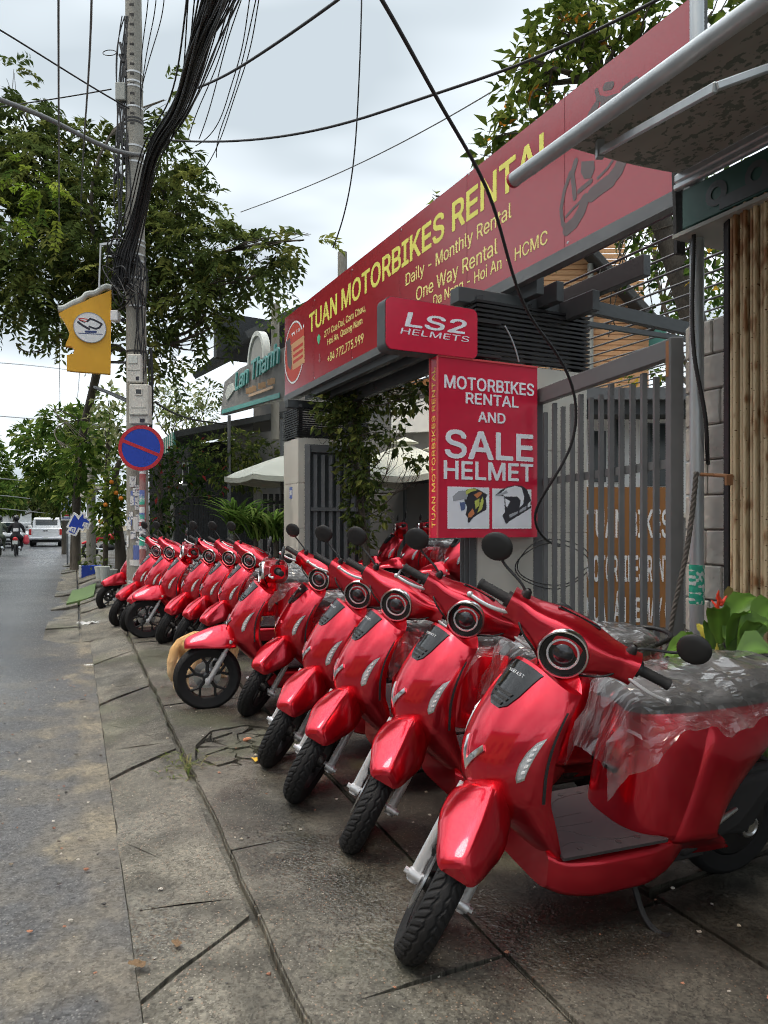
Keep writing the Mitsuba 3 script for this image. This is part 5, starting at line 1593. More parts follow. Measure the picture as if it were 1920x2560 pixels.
wh = thing('white_house', 'white house wall with dark windows behind the barred gate', 'house')
Yw = 9.2
cxw = P(1560, 1100, Yw)
put(wh + '__wall', box([cxw[0] + .3, Yw + .1, 1.35], (3.3, .2, 2.7)), 'wall_white')
put(wh + '__canopy', box(P(1600, 1022, 8.95) + [.25, 0, 0], (2.3, .42, .20)), 'roof_dark')
put(wh + '__canopy_beam', box(P(1570, 985, 8.7) + [.35, 0, 0], (2.2, .08, .14)), 'steel_grey')
for i, (u0, u1, v0, v1) in enumerate(((1482, 1510, 1078, 1205), (1536, 1555, 1045, 1205), (1620, 1690, 1058, 1215))):
    c = P((u0 + u1) / 2, (v0 + v1) / 2, Yw - .015)
    kk = part(wh, 'window', box(c, ((u1 - u0) / FOC * Yw, .03, (v1 - v0) / FOC * Yw), bevel=.004), 'glass_dark')
    part(kk, 'frame', cat(*[beam(c + [sx * (u1 - u0) / FOC * Yw / 2, -.02, -(v1 - v0) / FOC * Yw / 2], c + [sx * (u1 - u0) / FOC * Yw / 2, -.02, (v1 - v0) / FOC * Yw / 2], .03, .03) for sx in (-1, 1)]), 'steel_dark')
pw = thing('low_wall', 'low pale block wall behind the gate carrying the brown board', 'wall')
put(pw, box(P(1520, 1400, 8.2) * [1, 1, 0] + [.2, 0, .72], (2.9, .16, 1.40)), 'wall_grey')
part(pw, 'coping', box(P(1520, 1400, 8.2) * [1, 1, 0] + [.2, 0, 1.44], (2.95, .22, .05)), 'tile_cream')
# brown board with white lettering
bb_ = thing('brown_board', 'brown board with white lettering about bikes, behind the bars of the gate', 'sign')
Yb = 7.9
c0, c1 = P(1460, 1218, Yb), P(1700, 1640, Yb)
put(bb_, box([(c0[0] + c1[0]) / 2, Yb, (c0[2] + c1[2]) / 2], (c1[0] - c0[0], .04, c0[2] - c1[2])), 'board_brown')
for s, u0, u1, v1, cap in (('TUÂN BIKES', 1464, 1672, 1342, 66), ('MOTORBIKES RENTAL', 1462, 1700, 1452, 62), ('MUA BÁN XE MÁY CŨ', 1464, 1690, 1553, 58), ('0772.775.999', 1470, 1690, 1632, 52)):
    o = P(u0, v1, Yb) - [0, .022, 0]
    part(bb_, 'lettering', text(s, cap / FOC * Yb, o, (1, 0, 0), ZV, width=(u1 - u0) / FOC * Yb, bold=True), 'sign_white')

# ---------------------------------------------------------------- the restaurant next door
RO = np.array([.05, 2.27, 0]) + PG * 3.0
def rest(u, v, D=3.0):
    return onplane(u, v, np.array([.05, 2.27, 0]) + PG * D, SG)
rt = thing('restaurant', 'restaurant with grey sign wall, dark awning roof and dim open front beyond the gate', 'building')
a, b = rest(553, 1000), rest(722, 930)
Lr = np.linalg.norm((b - a)[:2])
ptsr = [rest(u, v) for u, v in ((551, 1038), (561, 955), (600, 921), (703, 872), (730, 858), (730, 990))]
poly = Polygon([((q - a) @ -SG, q[2]) for q in ptsr])
put(rt + '__sign_wall', extrude(poly, .12, (a * [1, 1, 0]) + PG * .12, -SG, ZV), 'wall_grey')
def rtext(s, u0, v0, u1, v1, cap, m_, shear=0.0, off=.03):
    p, q = rest(u0, v0), rest(u1, v1)
    w = np.linalg.norm((q - p)[:2])
    for w_m in words(text(s, cap, np.array([p[0], p[1], (p[2] + q[2]) / 2]) - PG * off, -SG, ZV, width=w, depth=.035, shear=shear), -SG, cap * .2):
        part(rt, 'lettering', w_m, m_)
rtext('Lan Thanh', 594, 962, 703, 924, .36, 'letter_teal', .2)
for i in range(9):
    if i not in (3, 6):
        t_ = i / 8.5
        part(rt, 'small_print', beam(rest(624 + 66 * t_, 985 - 27 * t_) - PG * .03, rest(624 + 66 * t_, 971 - 27 * t_) - PG * .03, .03, .09), 'letter_cream')
part(rt, 'small_print', beam(rest(626, 990) - PG * .03, rest(686, 968) - PG * .03, .012, .05), 'letter_cream')
part(rt, 'small_print', beam(rest(558, 1030) - PG * .03, rest(703, 988) - PG * .03, .012, .09), 'letter_teal')
em = [rest(u, v) for u, v in ((566, 985), (572, 965), (583, 958), (588, 975), (578, 990), (570, 1000))]
part(rt, 'emblem', extrude(Polygon([((q - a) @ -SG, q[2]) for q in em]), .03, a * [1, 1, 0] - PG * .0, -SG, ZV), 'tile_light')
# arch panel and roof over it
ac = rest(655, 905, 3.6)
put(rt + '__arch_panel', extrude(Point(0, 0).buffer(.62, 32), .12, ac, -SG, ZV), 'tile_grey')
part(rt, 'arch_rim', extrude(Point(0, 0).buffer(.66, 32).difference(Point(0, 0).buffer(.56, 32)), .16, ac, -SG, ZV), 'tile_light')
r0, r1 = P(573, 868, 17.2), P(815, 748, 18.6)
xr = unit(r1 - r0)
nrm = unit(np.cross(xr, SG)); nrm = nrm if nrm[2] > 0 else -nrm
put(rt + '__roof', box((r0 + r1) / 2 + SG * 1.2, (np.linalg.norm(r1 - r0), 4.2, .16), xr, np.cross(nrm, xr)), 'roof_dark')
part(rt, 'gable_wall', box(P(690, 860, 18.4), (3.2, .2, 1.1), unit(xr * [1, 1, 0]), np.cross(ZV, unit(xr * [1, 1, 0]))), 'fence_dark')
# lean-to awning
F0 = P(437, 1081, 15.5); F1 = F0 + PG * 4.2 + ZV * 1.02
xa = unit(F1 - F0); na = unit(np.cross(xa, SG)); na = na if na[2] > 0 else -na
put(rt + '__awning_roof', box((F0 + F1) / 2 + SG * 2.4, (np.linalg.norm(F1 - F0), 4.8, .05), xa, np.cross(na, xa)), 'roof_dark')
part(rt, 'awning_gutter', beam(F0 - ZV * .04, F1 - ZV * .04, .10, .13), 'roof_dark')
part(rt, 'awning_fascia', box(F0 + SG * 2.0 - ZV * .17, (4.0, .04, .36), SG, -PG), 'green_fascia')
for i in range(14):
    part(rt, 'fascia_stripe', box(F0 + SG * (.2 + .28 * i) - ZV * .17 - PG * .024, (.10, .012, .34), SG, -PG), 'tile_light')
for u_, v_, Y in ((573, 1080, 15.2), (705, 1095, 13.4)):
    q = P(u_, v_, Y)
    part(rt, 'post', tube([(q[0], q[1], .1), (q[0], q[1], q[2] + .35)], .035, 10), 'steel_grey', 40)
# dim front under the awning
bw0, bw1 = P(380, 1300, 21.5), P(900, 1300, 17.0)
d = unit((bw1 - bw0) * [1, 1, 0])
put(rt + '__back_wall', box((bw0 + bw1) / 2 * [1, 1, 0] + ZV * 1.8, (np.linalg.norm((bw1 - bw0)[:2]), .2, 3.6), d, np.cross(ZV, d)), 'fence_dark')
put(rt + '__shutter_wall', box(P(690, 1130, 16.3) * [1, 1, 0] + ZV * 3.0, (2.6, .1, .9), d, np.cross(ZV, d)), 'wall_grey')
lp = P(452, 1205, 16.0)
put(rt + '__lamp', trimesh.creation.icosphere(2, .035).apply_translation(lp), 'sign_white', True)
scene[rt + '__lamp']['emitter'] = {'type': 'area', 'radiance': {'type': 'rgb', 'value': [9, 8.5, 7]}}
part(rt, 'menu_board', box(P(464, 1185, 15.9), (.14, .04, .5)), 'tile_light')
part(rt, 'menu_print', box(P(464, 1185, 15.87), (.10, .02, .42)), 'ink_dark')
fn = thing('fence', 'dark slatted fence panels in front of the restaurant', 'fence')
for (u0, u1, Y, v0) in ((437, 548, 14.2, 1240), (655, 716, 13.2, 1235), (585, 640, 14.4, 1262)):
    q0_, q1_ = P(u0, v0, Y), P(u1, v0, Y)
    n = max(int((q1_[0] - q0_[0]) / .09), 3)
    for i in range(n):
        x = q0_[0] + (q1_[0] - q0_[0]) * (i + .5) / n
        part(fn, 'slat', box([x, Y, (q0_[2] + .1) / 2], (.07, .03, q0_[2] - .1)), 'fence_dark')
    part(fn, 'post', box([q0_[0] - .05, Y, q0_[2] / 2 + .02], (.06, .06, q0_[2] + .04)), 'tile_grey')
    part(fn, 'rail', box([(q0_[0] + q1_[0]) / 2, Y + .03, q0_[2] - .15], (q1_[0] - q0_[0], .03, .06)), 'fence_dark')

# ---------------------------------------------------------------- far side of the street and its end
hz = [(-420, -300, 30, 3.2), (-260, -120, 44, 4.0), (-90, 20, 60, 3.2), (10, 60, 85, 4)]
for i, (u0, u1, Y, h) in enumerate(hz):
    a, b = P(u0, 1300, Y), P(u1, 1300, Y)
    k = thing('far_house', ('low pale house across the road, outside the left edge', 'pale house across the road near the left edge', 'pale shop across the road behind the white car', 'small orange roofed house at the end of the road')[i], 'house')
    cx_, w = (a[0] + b[0]) / 2, b[0] - a[0]
    put(k + '__wall', box([cx_, Y + 2, h / 2], (w, 4, h)), 'wall_white')
    put(k + '__roof', box([cx_, Y + 2, h + .1], (w + .5, 4.6, .22)), 'wall_orange')
    for j in range(3):
        part(k, 'window', box([cx_ + w * (j - 1) * .3, Y - .02, h * .5], (w * .15, .06, 1.2)), 'glass_dark')

# post with a white cap, second white board, blue wave-shaped board
p2 = P(228, 1300, 19.0)
k = thing('street_post', 'grey concrete post with a white cap and a blue patterned board tied to it', 'post')
put(k, tube([(p2[0], p2[1], 0), (p2[0], p2[1], 4.0)], [.125, .10], 14), 'pole_concrete', 40)
part(k, 'cap', revolve([(0, .22), (.05, .2), (.10, .08), (.27, -.02), (.26, -.06), (.12, -.05)][::-1], 20).apply_translation((p2[0], p2[1], 3.98)), 'sign_white', 40)
q = P(222, 1225, 18.8)
part(k, 'lamp_arm', cat(box(q + [.08, 0, .06], (.52, .12, .13), bevel=.03), box(q + [-.14, 0, -.07], (.14, .12, .26), bevel=.03)), 'tile_cream')
SB = .205
def p8(x, y):
    return P(x * SB, 1150 + y * SB, 18.6)
bl = [(905, 635), (950, 665), (965, 690), (1005, 635), (1045, 640), (1050, 690), (1085, 690), (1090, 715), (1125, 745), (1080, 850), (1050, 830), (1020, 870), (975, 850), (930, 930), (810, 890), (845, 835), (815, 820)]
bq = [p8(x, y) for x, y in bl]
o = p8(960, 780)
k = thing('blue_board', 'blue stepped board with white border and spiral corners on the grey post', 'sign')
pgn = Polygon([(w[0] - o[0], w[2] - o[2]) for w in bq]).buffer(0)
put(k, extrude(pgn, .04, o, (1, 0, 0), ZV), 'sign_white')
part(k, 'face', extrude(pgn.buffer(-.05, join_style=2), .006, o - [0, .041, 0], (1, 0, 0), ZV), 'sign_blue')
for pts in ([(870, 860), (880, 820), (930, 830), (915, 880), (890, 872), (897, 850)], [(1020, 800), (1035, 765), (1075, 775), (1065, 812), (1042, 806), (1047, 790)]):
    ls2 = LineString([(p8(x, y) - o)[[0, 2]] for x, y in pts]).buffer(.016, cap_style=3, join_style=2)
    part(k, 'spiral', extrude(ls2, .004, o - [0, .047, 0], (1, 0, 0), ZV), 'sign_white')
wb = P(167, 1270, 24.0)
k = thing('shop_board', 'tall white shop board with blue and red print beyond the blue sign', 'sign')
put(k, box(wb + [0, 0, 0], (.36, .08, .82)), 'sign_white')
part(k, 'post', tube([(wb[0], wb[1] + .05, 0), (wb[0], wb[1] + .05, wb[2])], .03, 8), 'steel_grey')
for dz, h, m_ in ((.30, .07, 'ink_navy'), (.12, .10, 'sticker_blue'), (-.02, .06, 'sticker_blue'), (-.14, .05, 'sign_red'), (-.24, .05, 'sign_red'), (-.33, .04, 'sticker_blue')):
    part(k, 'print', box(wb + [0, -.045, dz], (.28, .01, h)), m_)
# kerb-side planters
bx = P(226, 1424, 17.0)
k = thing('planter_box', 'blue and white painted box with a shrub on the kerb', 'planter')
put(k, box([bx[0], bx[1], .22], (.44, .4, .28), P1, -S1 * -1, bevel=.01) if False else box([bx[0], bx[1], .24], (.46, .42, .28), P1), 'sign_blue')
part(k, 'white_edge', box([bx[0] - .2, bx[1] - .1, .25], (.05, .4, .27), P1), 'sign_white')
for i, (u_, Y, r_, h_) in enumerate(((255, 15.6, .16, .3), (275, 15.2, .15, .26), (262, 14.8, .10, .34))):
    q = P(u_, 1440, Y)
    single('flower_pot', revolve([(0, 0), (r_ * .7, 0), (r_ * .85, h_ * .6), (r_, h_), (r_ * .86, h_ * .96), (0, h_ * .9)], 20).apply_translation((q[0], q[1], .14)), 'tile_light', ('round pale flower pot by the tree foot left of the pole', 'pale bowl planter closest to the concrete pole', 'small tall pale pot in front of the planters')[i], 'flower pot', smooth=40)
mat('paint_green', (.085, .14, .045), rough=.7)
single('painted_ramp', slab_mesh(Polygon([(12.9, -.12), (15.2, -.04), (15.2, .40), (12.9, .30)]), dz=.032, thick=.06), 'paint_green', 'kerb ramp stone painted green beside the road', 'kerb stone')

# unseen houses beyond the frame, added to hold back low sky light
for i, (a0, a1, b0, b1, h, m_, lb_) in enumerate(((-30, -14, -19, -13, 7.0, 'wall_white', 'unseen pale two storey house added across the road, behind the camera'), (-13.5, -4, -20, -13, 5.2, 'wall_grey', 'unseen grey house added across the road, left of the camera'), (-3.5, 9, -19, -13, 7.8, 'wall_orange', 'unseen orange house added across the road, opposite the scooters'), (9.5, 24, -20, -13, 5.5, 'wall_white', 'unseen low white house added across the road'),
                                              (24.5, 40, -19, -13, 7.2, 'wall_grey', 'unseen tall grey house added across the road'), (-16, -7, 2.6, 12, 6.5, 'wall_white', 'unseen white house added on the near side, behind the camera'))):
    k = thing('unseen_house', lb_, 'house')
    L_, W_h = a1 - a0, b1 - b0
    put(k + '__wall', box(ab((a0 + a1) / 2, (b0 + b1) / 2, h / 2), (L_, W_h, h), S1), m_)
    put(k + '__roof', box(ab((a0 + a1) / 2, (b0 + b1) / 2, h + .12), (L_ + .2, W_h + 1.2, .24), S1), 'roof_dark')
    fb_ = b1 if b1 < 0 else b0
    n_ = max(int(L_ / 2.6), 2)
    for fl_ in range(2 if h > 6 else 1):
        for j in range(n_):
            part(k, 'window', box(ab(a0 + L_ * (j + .5) / n_, fb_ + (.02 if b1 < 0 else -.02), 1.6 + 3.1 * fl_), (1.3, .08, 1.7), S1), 'glass_dark')
bh = thing('back_house', 'grey concrete house wall behind the far gate pillar and umbrellas', 'house')
c0, c1 = P(640, 1200, 17.0), P(1150, 1200, 15.5)
d = unit((c1 - c0) * [1, 1, 0])
put(bh + '__wall', box((c0 + c1) / 2 * [1, 1, 0] + ZV * 2.2, (4.9, .2, 4.5), d, np.cross(ZV, d)), 'wall_grey')
part(bh, 'timber_beam', box(P(1000, 962, 15.6), (2.2, .2, .16), d, np.cross(ZV, d)), 'board_brown')
part(bh, 'white_panel', box(P(1030, 1040, 15.5), (.9, .1, .7), d, np.cross(ZV, d)), 'wall_white')
# ---------------------------------------------------------------- trees and plants
rt_ = np.random.default_rng(31)
G_DK = [(.050, .074, .024), (.080, .112, .033), (.125, .155, .042), (.20, .22, .06)]
G_MD = [(.05, .095, .022), (.085, .145, .028), (.14, .20, .04), (.20, .24, .06)]
G_LT = [(.16, .21, .06), (.27, .32, .13), (.46, .47, .28), (.10, .15, .04)]
G_OR = [(.030, .060, .014), (.055, .095, .02), (.10, .14, .035), (.55, .20, .03)]
pw_ = [.3, .35, .25, .10]


def B(u, v, Y, ru, rv=None, rd=None):
    """a clump seen at (u, v): radii in photo pixels"""
    r = ru / FOC * Y
    return P(u, v, Y), np.array([r, (rd if rd is not None else r * .9), (rv if rv is not None else ru) / FOC * Y])


Yt = 12.5
blobs = [B(60, 350, 12.6, 80, 90), B(20, 215, 12.9, 35, 60), B(75, 260, 12.8, 30, 60), B(150, 430, 12.2, 110, 120), B(40, 520, 12.5, 120, 110), B(120, 640, 11.9, 130, 110), B(235, 390, 12.8, 55, 70), B(250, 560, 11.6, 110, 120), B(30, 720, 12.1, 110, 80), B(150, 760, 12.2, 100, 70),
         B(300, 720, 11.4, 80, 90), B(400, 480, 12.3, 70, 110), B(470, 530, 12.0, 75, 80), B(420, 640, 11.8, 90, 100), B(520, 620, 11.5, 80, 60), B(600, 640, 11.2, 75, 45), B(450, 760, 11.6, 75, 70), B(540, 710, 11.3, 75, 50), B(690, 640, 10.9, 55, 26), B(640, 690, 11.0, 55, 30),
         B(760, 600, 10.7, 36, 18), B(500, 800, 11.5, 35, 36), B(410, 250, 12.4, 18, 50), B(440, 420, 12.2, 45, 50), B(415, 360, 12.4, 38, 60), B(10, 410, 12.9, 60, 70), B(-60, 560, 12.8, 90, 160), B(340, 850, 11.3, 55, 50), B(90, 430, 12.3, 60, 60), B(420, 900, 12.2, 40, 30), B(560, 800, 11.3, 26, 30)]
tree('street_tree', 'large dark leafy street tree with feathery drooping sprays behind the concrete pole', 'tree',
     [(P(192, 1420, 20.5) * [1, 1, 0], .12), (P(192, 1250, 20.3), .11), (P(202, 1120, 19), .10), (P(231, 980, 16.5), .09), (P(252, 880, 14.4), .085), (P(275, 760, 12.7), .07)], blobs, rt_, 'frond', (.15, .056, .42, 8), G_DK, [.24, .37, .28, .11], 235, .04)
key_branch = single('branch', tube(spline([P(249, 925, 13.3), P(285, 868, 12.7), P(330, 905, 12.3)], 10), [.07, .07, .07, .065, .06, .06, .06, .05, .05, .05], 8), 'bark', 'dark leaning limb passing behind the yellow sign to the pole', 'branch', smooth=40)
# yellow green sprays at the near left edge
blobs = [B(110, 470, 9.6, 40, 26), B(60, 430, 9.8, 30, 26), B(20, 530, 9.6, 36, 30), B(130, 520, 9.5, 36, 22)]
tree('low_branch', 'bright yellow green sprays hanging at the left edge of the big tree', 'branch', None, blobs, rt_, 'frond', (.10, .045, .3, 7), [(.16, .24, .03), (.26, .32, .05), (.08, .14, .03)], [.4, .3, .3], 260)
sp_ = spline([P(165, 812, 12.0), P(130, 858, 12.0), P(70, 880, 12.0), P(40, 858, 12.0)], 18)
m_, c_ = join_leaves([singles(rt_, np.repeat(sp_[3:], 3, 0), rt_.normal(0, 1, (45, 3)) - ZV, .10, .05, G_DK, pw_)])
k = thing('drooping_branch', 'thin drooping branch with a few dark leaves below the yellow sign', 'branch')
put(k + '__stem', tube(sp_, .012, 5), 'bark', True); put(k + '__leaves', m_, 'leaves', color=c_); labels[k + '__leaves'] = {'kind': 'stuff'}

# trees along the street
tree('roadside_tree', 'round green tree on the sidewalk behind the capped post', 'tree', [(P(182, 1420, 21) * [1, 1, 0], .09), (P(190, 1200, 21), .08), (P(200, 1050, 20), .06)],
     [B(110, 1130, 22, 70, 60), B(160, 1060, 21, 60, 45), B(70, 1090, 23, 40, 30), B(190, 1140, 20, 60, 70), B(130, 1200, 22, 60, 45), B(215, 1060, 20, 45, 50), B(180, 1240, 21, 40, 40), B(255, 1090, 19, 45, 60), B(205, 1150, 15.5, 34, 40), B(190, 1200, 15.8, 30, 30), B(215, 1100, 15.2, 30, 36)], rt_, 'single', (.24, .12), G_MD, pw_, 1000, .02)
tree('roadside_tree', 'dark tree overhanging the road beyond the round green tree', 'tree', [(P(160, 1400, 33) * [1, 1, 0], .11), (P(162, 1200, 33), .09)],
     [B(120, 1215, 34, 40, 40), B(160, 1240, 33, 38, 40), B(175, 1180, 32, 40, 50), B(140, 1265, 34, 24, 24)], rt_, 'single', (.30, .17), G_DK, pw_, 700, .03)
tree('roadside_tree', 'tree crown at the left edge across the road', 'tree', [(P(-30, 1360, 42) * [1, 1, 0], .25), (P(-20, 1200, 42), .2)],
     [B(-10, 1180, 42, 34, 60), B(20, 1230, 44, 36, 40), B(0, 1250, 40, 30, 40), B(-60, 1120, 40, 50, 80)], rt_, 'single', (.4, .22), G_MD, pw_, 560, .08)
tree('roadside_tree', 'dark green tree across the road above the white car', 'tree', [(P(40, 1340, 62) * [1, 1, 0], .3), (P(44, 1250, 62), .2)],
     [B(40, 1230, 62, 34, 26), B(62, 1250, 64, 34, 24), B(30, 1262, 60, 30, 22), B(85, 1268, 66, 24, 20), B(55, 1285, 66, 34, 16)], rt_, 'single', (.5, .28), G_DK, pw_, 500, .08)
tree('roadside_tree', 'grey green trees closing the far end of the road', 'tree', [(P(112, 1330, 95) * [1, 1, 0], .3), (P(112, 1280, 95), .2)],
     [B(100, 1282, 95, 28, 16), B(130, 1275, 92, 22, 20), B(150, 1290, 80, 26, 22), B(118, 1298, 100, 36, 12), B(70, 1298, 100, 36, 12)], rt_, 'single', (.8, .45), G_DK, pw_, 330, .1)
# pale variegated shrubs and citrus by the pole
tree('pale_shrub', 'tall pale variegated shrub left of the traffic sign', 'shrub', [(P(262, 1440, 17) * [1, 1, 0], .06), (P(270, 1100, 16.5), .05)],
     [B(270, 1000, 16.5, 40, 36), B(300, 1060, 16, 40, 50), B(262, 1120, 16.5, 40, 60), B(300, 1170, 16, 36, 50), B(250, 1060, 17, 30, 40)], rt_, 'single', (.16, .09), G_LT, [.3, .3, .25, .15], 900, .02)
tree('pale_shrub', 'pale feathery shrubs between the pole and the restaurant sign', 'shrub', [(P(420, 1330, 18) * [1, 1, 0], .06), (P(430, 1100, 18), .05)],
     [B(410, 1010, 18.5, 40, 40), B(460, 1000, 19, 50, 45), B(520, 985, 20, 40, 36), B(440, 1050, 18, 40, 30), B(500, 1040, 19, 45, 30), B(390, 960, 18.5, 25, 30)], rt_, 'single', (.17, .07), G_LT, [.3, .3, .2, .2], 900, .02)
tree('fruit_tree', 'small citrus like tree with yellow green leaves and orange fruit left of the pole', 'tree', [(P(292, 1436, 15.6) * [1, 1, 0], .12), (P(296, 1330, 15.5), .11), (P(286, 1230, 15.4), .08), (P(300, 1150, 15.3), .05)],
     [B(262, 1240, 15.2, 45, 40), B(290, 1210, 15.0, 36, 40), B(268, 1290, 15.0, 36, 40), B(266, 1262, 15.4, 26, 20), B(300, 1280, 15.1, 26, 30), B(270, 1330, 15.2, 20, 26)], rt_, 'single', (.17, .075), [(.10, .17, .03), (.20, .27, .05), (.05, .09, .02), (.30, .33, .08)], [.35, .3, .25, .10], 1500, .02)
mat('fruit', (.75, .24, .02), rough=.5)
for i, (u_, v_) in enumerate(((279, 1205), (302, 1246), (264, 1262), (252, 1304), (290, 1232))):
    single('orange_fruit', trimesh.creation.icosphere(2, .045).apply_translation(P(u_, v_, 14.75)), 'fruit', ('topmost orange fruit in the small tree left of the pole', 'rightmost orange fruit, closest to the pole', 'orange fruit in the middle of the small tree', 'lowest orange fruit in the small tree', 'second orange fruit from the top of the small tree')[i], 'fruit', 'orange fruit in the small tree', smooth=True)
tree('flower_shrub', 'dark shrub with reddish blooms behind the concrete pole', 'shrub', [(P(400, 1330, 12.5) * [1, 1, 0], .05), (P(400, 1150, 12.5), .04)],
     [B(385, 1150, 12.6, 34, 50), B(400, 1220, 12.4, 40, 60), B(440, 1180, 13, 45, 70), B(390, 1300, 12.2, 36, 50), B(480, 1150, 13.6, 50, 60), B(520, 1200, 14.0, 50, 50), B(430, 1290, 12.8, 40, 50)], rt_, 'single', (.13, .06), [(.02, .04, .012), (.04, .07, .018), (.075, .11, .025), (.22, .03, .03)], [.42, .30, .22, .06], 1100, .02)
tree('hanging_vine', 'dark leafy mass under the restaurant awning', 'vine', None,
     [B(540, 1130, 15.4, 60, 50), B(600, 1120, 15.6, 60, 50), B(660, 1150, 15.8, 55, 50), B(600, 1190, 16, 80, 40)], rt_, 'single', (.16, .08), G_DK, pw_, 800)
tree('planter_shrub', 'small shrub growing out of the blue and white box', 'shrub', None, [B(232, 1395, 16.9, 28, 26), B(250, 1415, 16.4, 24, 20), B(215, 1400, 17, 16, 16)], rt_, 'single', (.12, .07), G_DK, pw_, 500)
tree('kerb_plant', 'low green plant on the kerb beyond the blue board', 'plant', None, [B(200, 1365, 24, 14, 10)], rt_, 'single', (.2, .1), G_DK, pw_, 300)


def blades(base, rg, c, n, L, W, pal, spread=.7, lift=1.0, stuff=True):
    V, F, C, o = [], [], [], 0
    for i in range(n):
        a = rg.uniform(0, 2 * np.pi); e = rg.uniform(.2, 1.0) * spread
        d = np.array([math.cos(a) * e, math.sin(a) * e, lift]); d /= np.linalg.norm(d)
        l = L * rg.uniform(.6, 1.15); s = np.array([-math.sin(a), math.cos(a), 0])
        b0 = np.asarray(c) + rg.normal(0, .06, 3) * [1, 1, .4]
        rows_ = []
        for t in np.linspace(0, 1, 6):
            q = b0 + d * l * t + np.array([math.cos(a), math.sin(a), 0]) * l * .45 * t ** 2 - ZV * l * .40 * t ** 2.4
            w = W * (math.sin(math.pi * (t * .86 + .1))) ** .8
            rows_.append([q - s * w / 2, q - ZV * w * .15, q + s * w / 2])
        m = grid_mesh(np.array(rows_))
        V.append(m.vertices); F.append(m.faces + o); o += len(m.vertices)
        C.append(np.repeat((np.array(pal[rg.integers(len(pal))]) * rg.uniform(.7, 1.3))[None], len(m.vertices), 0))
    return tm(np.vstack(V), np.vstack(F)), np.vstack(C)


rgp = np.random.default_rng(12)
PALM = [(.08, .16, .03), (.14, .25, .05), (.24, .34, .09), (.05, .09, .02)]
for u_, v_, Y, L in ((590, 1370, 11.8, .85), (640, 1385, 11.4, .8), (690, 1390, 11.2, .75), (820, 1395, 10.5, .5)):
    q = P(u_, v_, Y); q[2] = max(q[2], .1)
    m, c = blades('p', rgp, q + ZV * .25, 80, L, .045, PALM, .55, 1.25)
    k = thing('strap_leaf_plant', {590: 'leftmost strap leaved green plant in front of the dark fence', 640: 'middle strap leaved green plant in front of the dark fence', 690: 'strap leaved plant closest to the far cream pillar', 820: 'small strap leaved plant at the foot of the vine'}[u_], 'plant')
    put(k, m, 'leaves', color=c, smooth=True)
    part(k, 'stem', tube([q * [1, 1, 0], q + ZV * .25], .04, 8), 'bark')

# vine on the far pillar
vb = [B(880, 1010, 9.6, 70, 40), B(860, 1090, 9.6, 40, 60), B(880, 1180, 9.7, 36, 60), B(985, 1000, 9.2, 50, 30), B(830, 1020, 9.4, 50, 40), B(870, 1060, 9.3, 45, 50), B(905, 1010, 9.2, 45, 30), B(915, 1100, 9.2, 34, 50), B(925, 1180, 9.2, 28, 50), B(940, 1240, 9.2, 26, 40), B(900, 1170, 9.4, 34, 60), B(895, 1260, 9.6, 36, 60), B(905, 1340, 9.8, 30, 50), B(960, 1080, 8.9, 26, 26), B(985, 1110, 8.7, 22, 20), B(1010, 1015, 8.4, 30, 22), B(1045, 990, 8.2, 30, 34), B(1060, 960, 8.0, 24, 34), B(1030, 1140, 8.6, 22, 16), B(1055, 1165, 8.5, 22, 16), B(960, 960, 8.8, 26, 18), B(805, 1062, 9.3, 20, 16), B(1000, 1060, 8.6, 14, 24), B(955, 1290, 9.3, 18, 24)]
vk = tree('climbing_vine', 'dark climbing vine tumbling over the far gate pillar and pergola', 'vine', [(np.array([*(P(905, 1400, 9.9)[:2]), .1]), .05), (P(900, 1250, 9.7), .05), (P(890, 1050, 9.5), .04), (P(900, 1000, 9.3), .03)], vb, rt_, 'single', (.105, .06), G_DK, [.3, .33, .25, .12], 2900, .012)
tree('roof_vine', 'light green vine on the restaurant roof beside the signboard end', 'vine', None, [B(735, 770, 12.0, 26, 12), B(668, 812, 15, 24, 14), B(715, 790, 13, 20, 16), B(700, 830, 14, 14, 14)], rt_, 'single', (.12, .07), G_MD, pw_, 900)
# large leaved tree behind the signboard
tr = [B(1330, 150, 9.6, 70, 50), B(1290, 230, 9.8, 50, 50), B(1380, 90, 9.6, 80, 60), B(1460, 60, 9.4, 90, 50), B(1420, 190, 9.4, 90, 70), B(1330, 300, 9.6, 90, 50), B(1240, 340, 9.9, 46, 36), B(1230, 385, 10, 40, 26), B(1560, 70, 9.2, 90, 60), B(1650, 40, 9.0, 90, 50), B(1540, 180, 9.2, 100, 80), B(1780, 30, 8.8, 80, 60), B(1460, 0, 9.6, 80, 40), B(1300, 390, 9.8, 60, 30), B(1870, 60, 8.6, 70, 60),
      B(1680, 200, 9, 90, 100), B(1420, 330, 9.4, 100, 60), B(1090, 490, 10.5, 12, 8)]
tree('almond_tree', 'large leaved tree with a few orange leaves behind the signboard', 'tree', [(np.array([4.6, 9.8, 0]), .22), (np.array([4.4, 9.7, 3.0]), .18), (P(1600, 420, 9.6), .15), (P(1500, 200, 9.4), .08)], tr, rt_, 'single', (.20, .105), [(.06, .095, .02), (.11, .155, .028), (.19, .23, .05), (.62, .26, .04)], [.36, .36, .245, .035], 760, .05)
tl = [B(1560, 560, 10.2, 70, 50), B(1640, 600, 10, 80, 60), B(1730, 560, 9.6, 70, 70), B(1770, 680, 9.4, 60, 70), B(1680, 700, 10, 60, 50), B(1780, 800, 9.6, 40, 60), B(1600, 690, 10.4, 40, 30), B(1370, 640, 9.8, 50, 26), B(1420, 600, 9.8, 50, 26), B(1660, 780, 10.4, 40, 30), B(1600, 930, 9.6, 40, 16), B(1660, 930, 9.5, 40, 20), B(1560, 960, 9.6, 20, 12)]
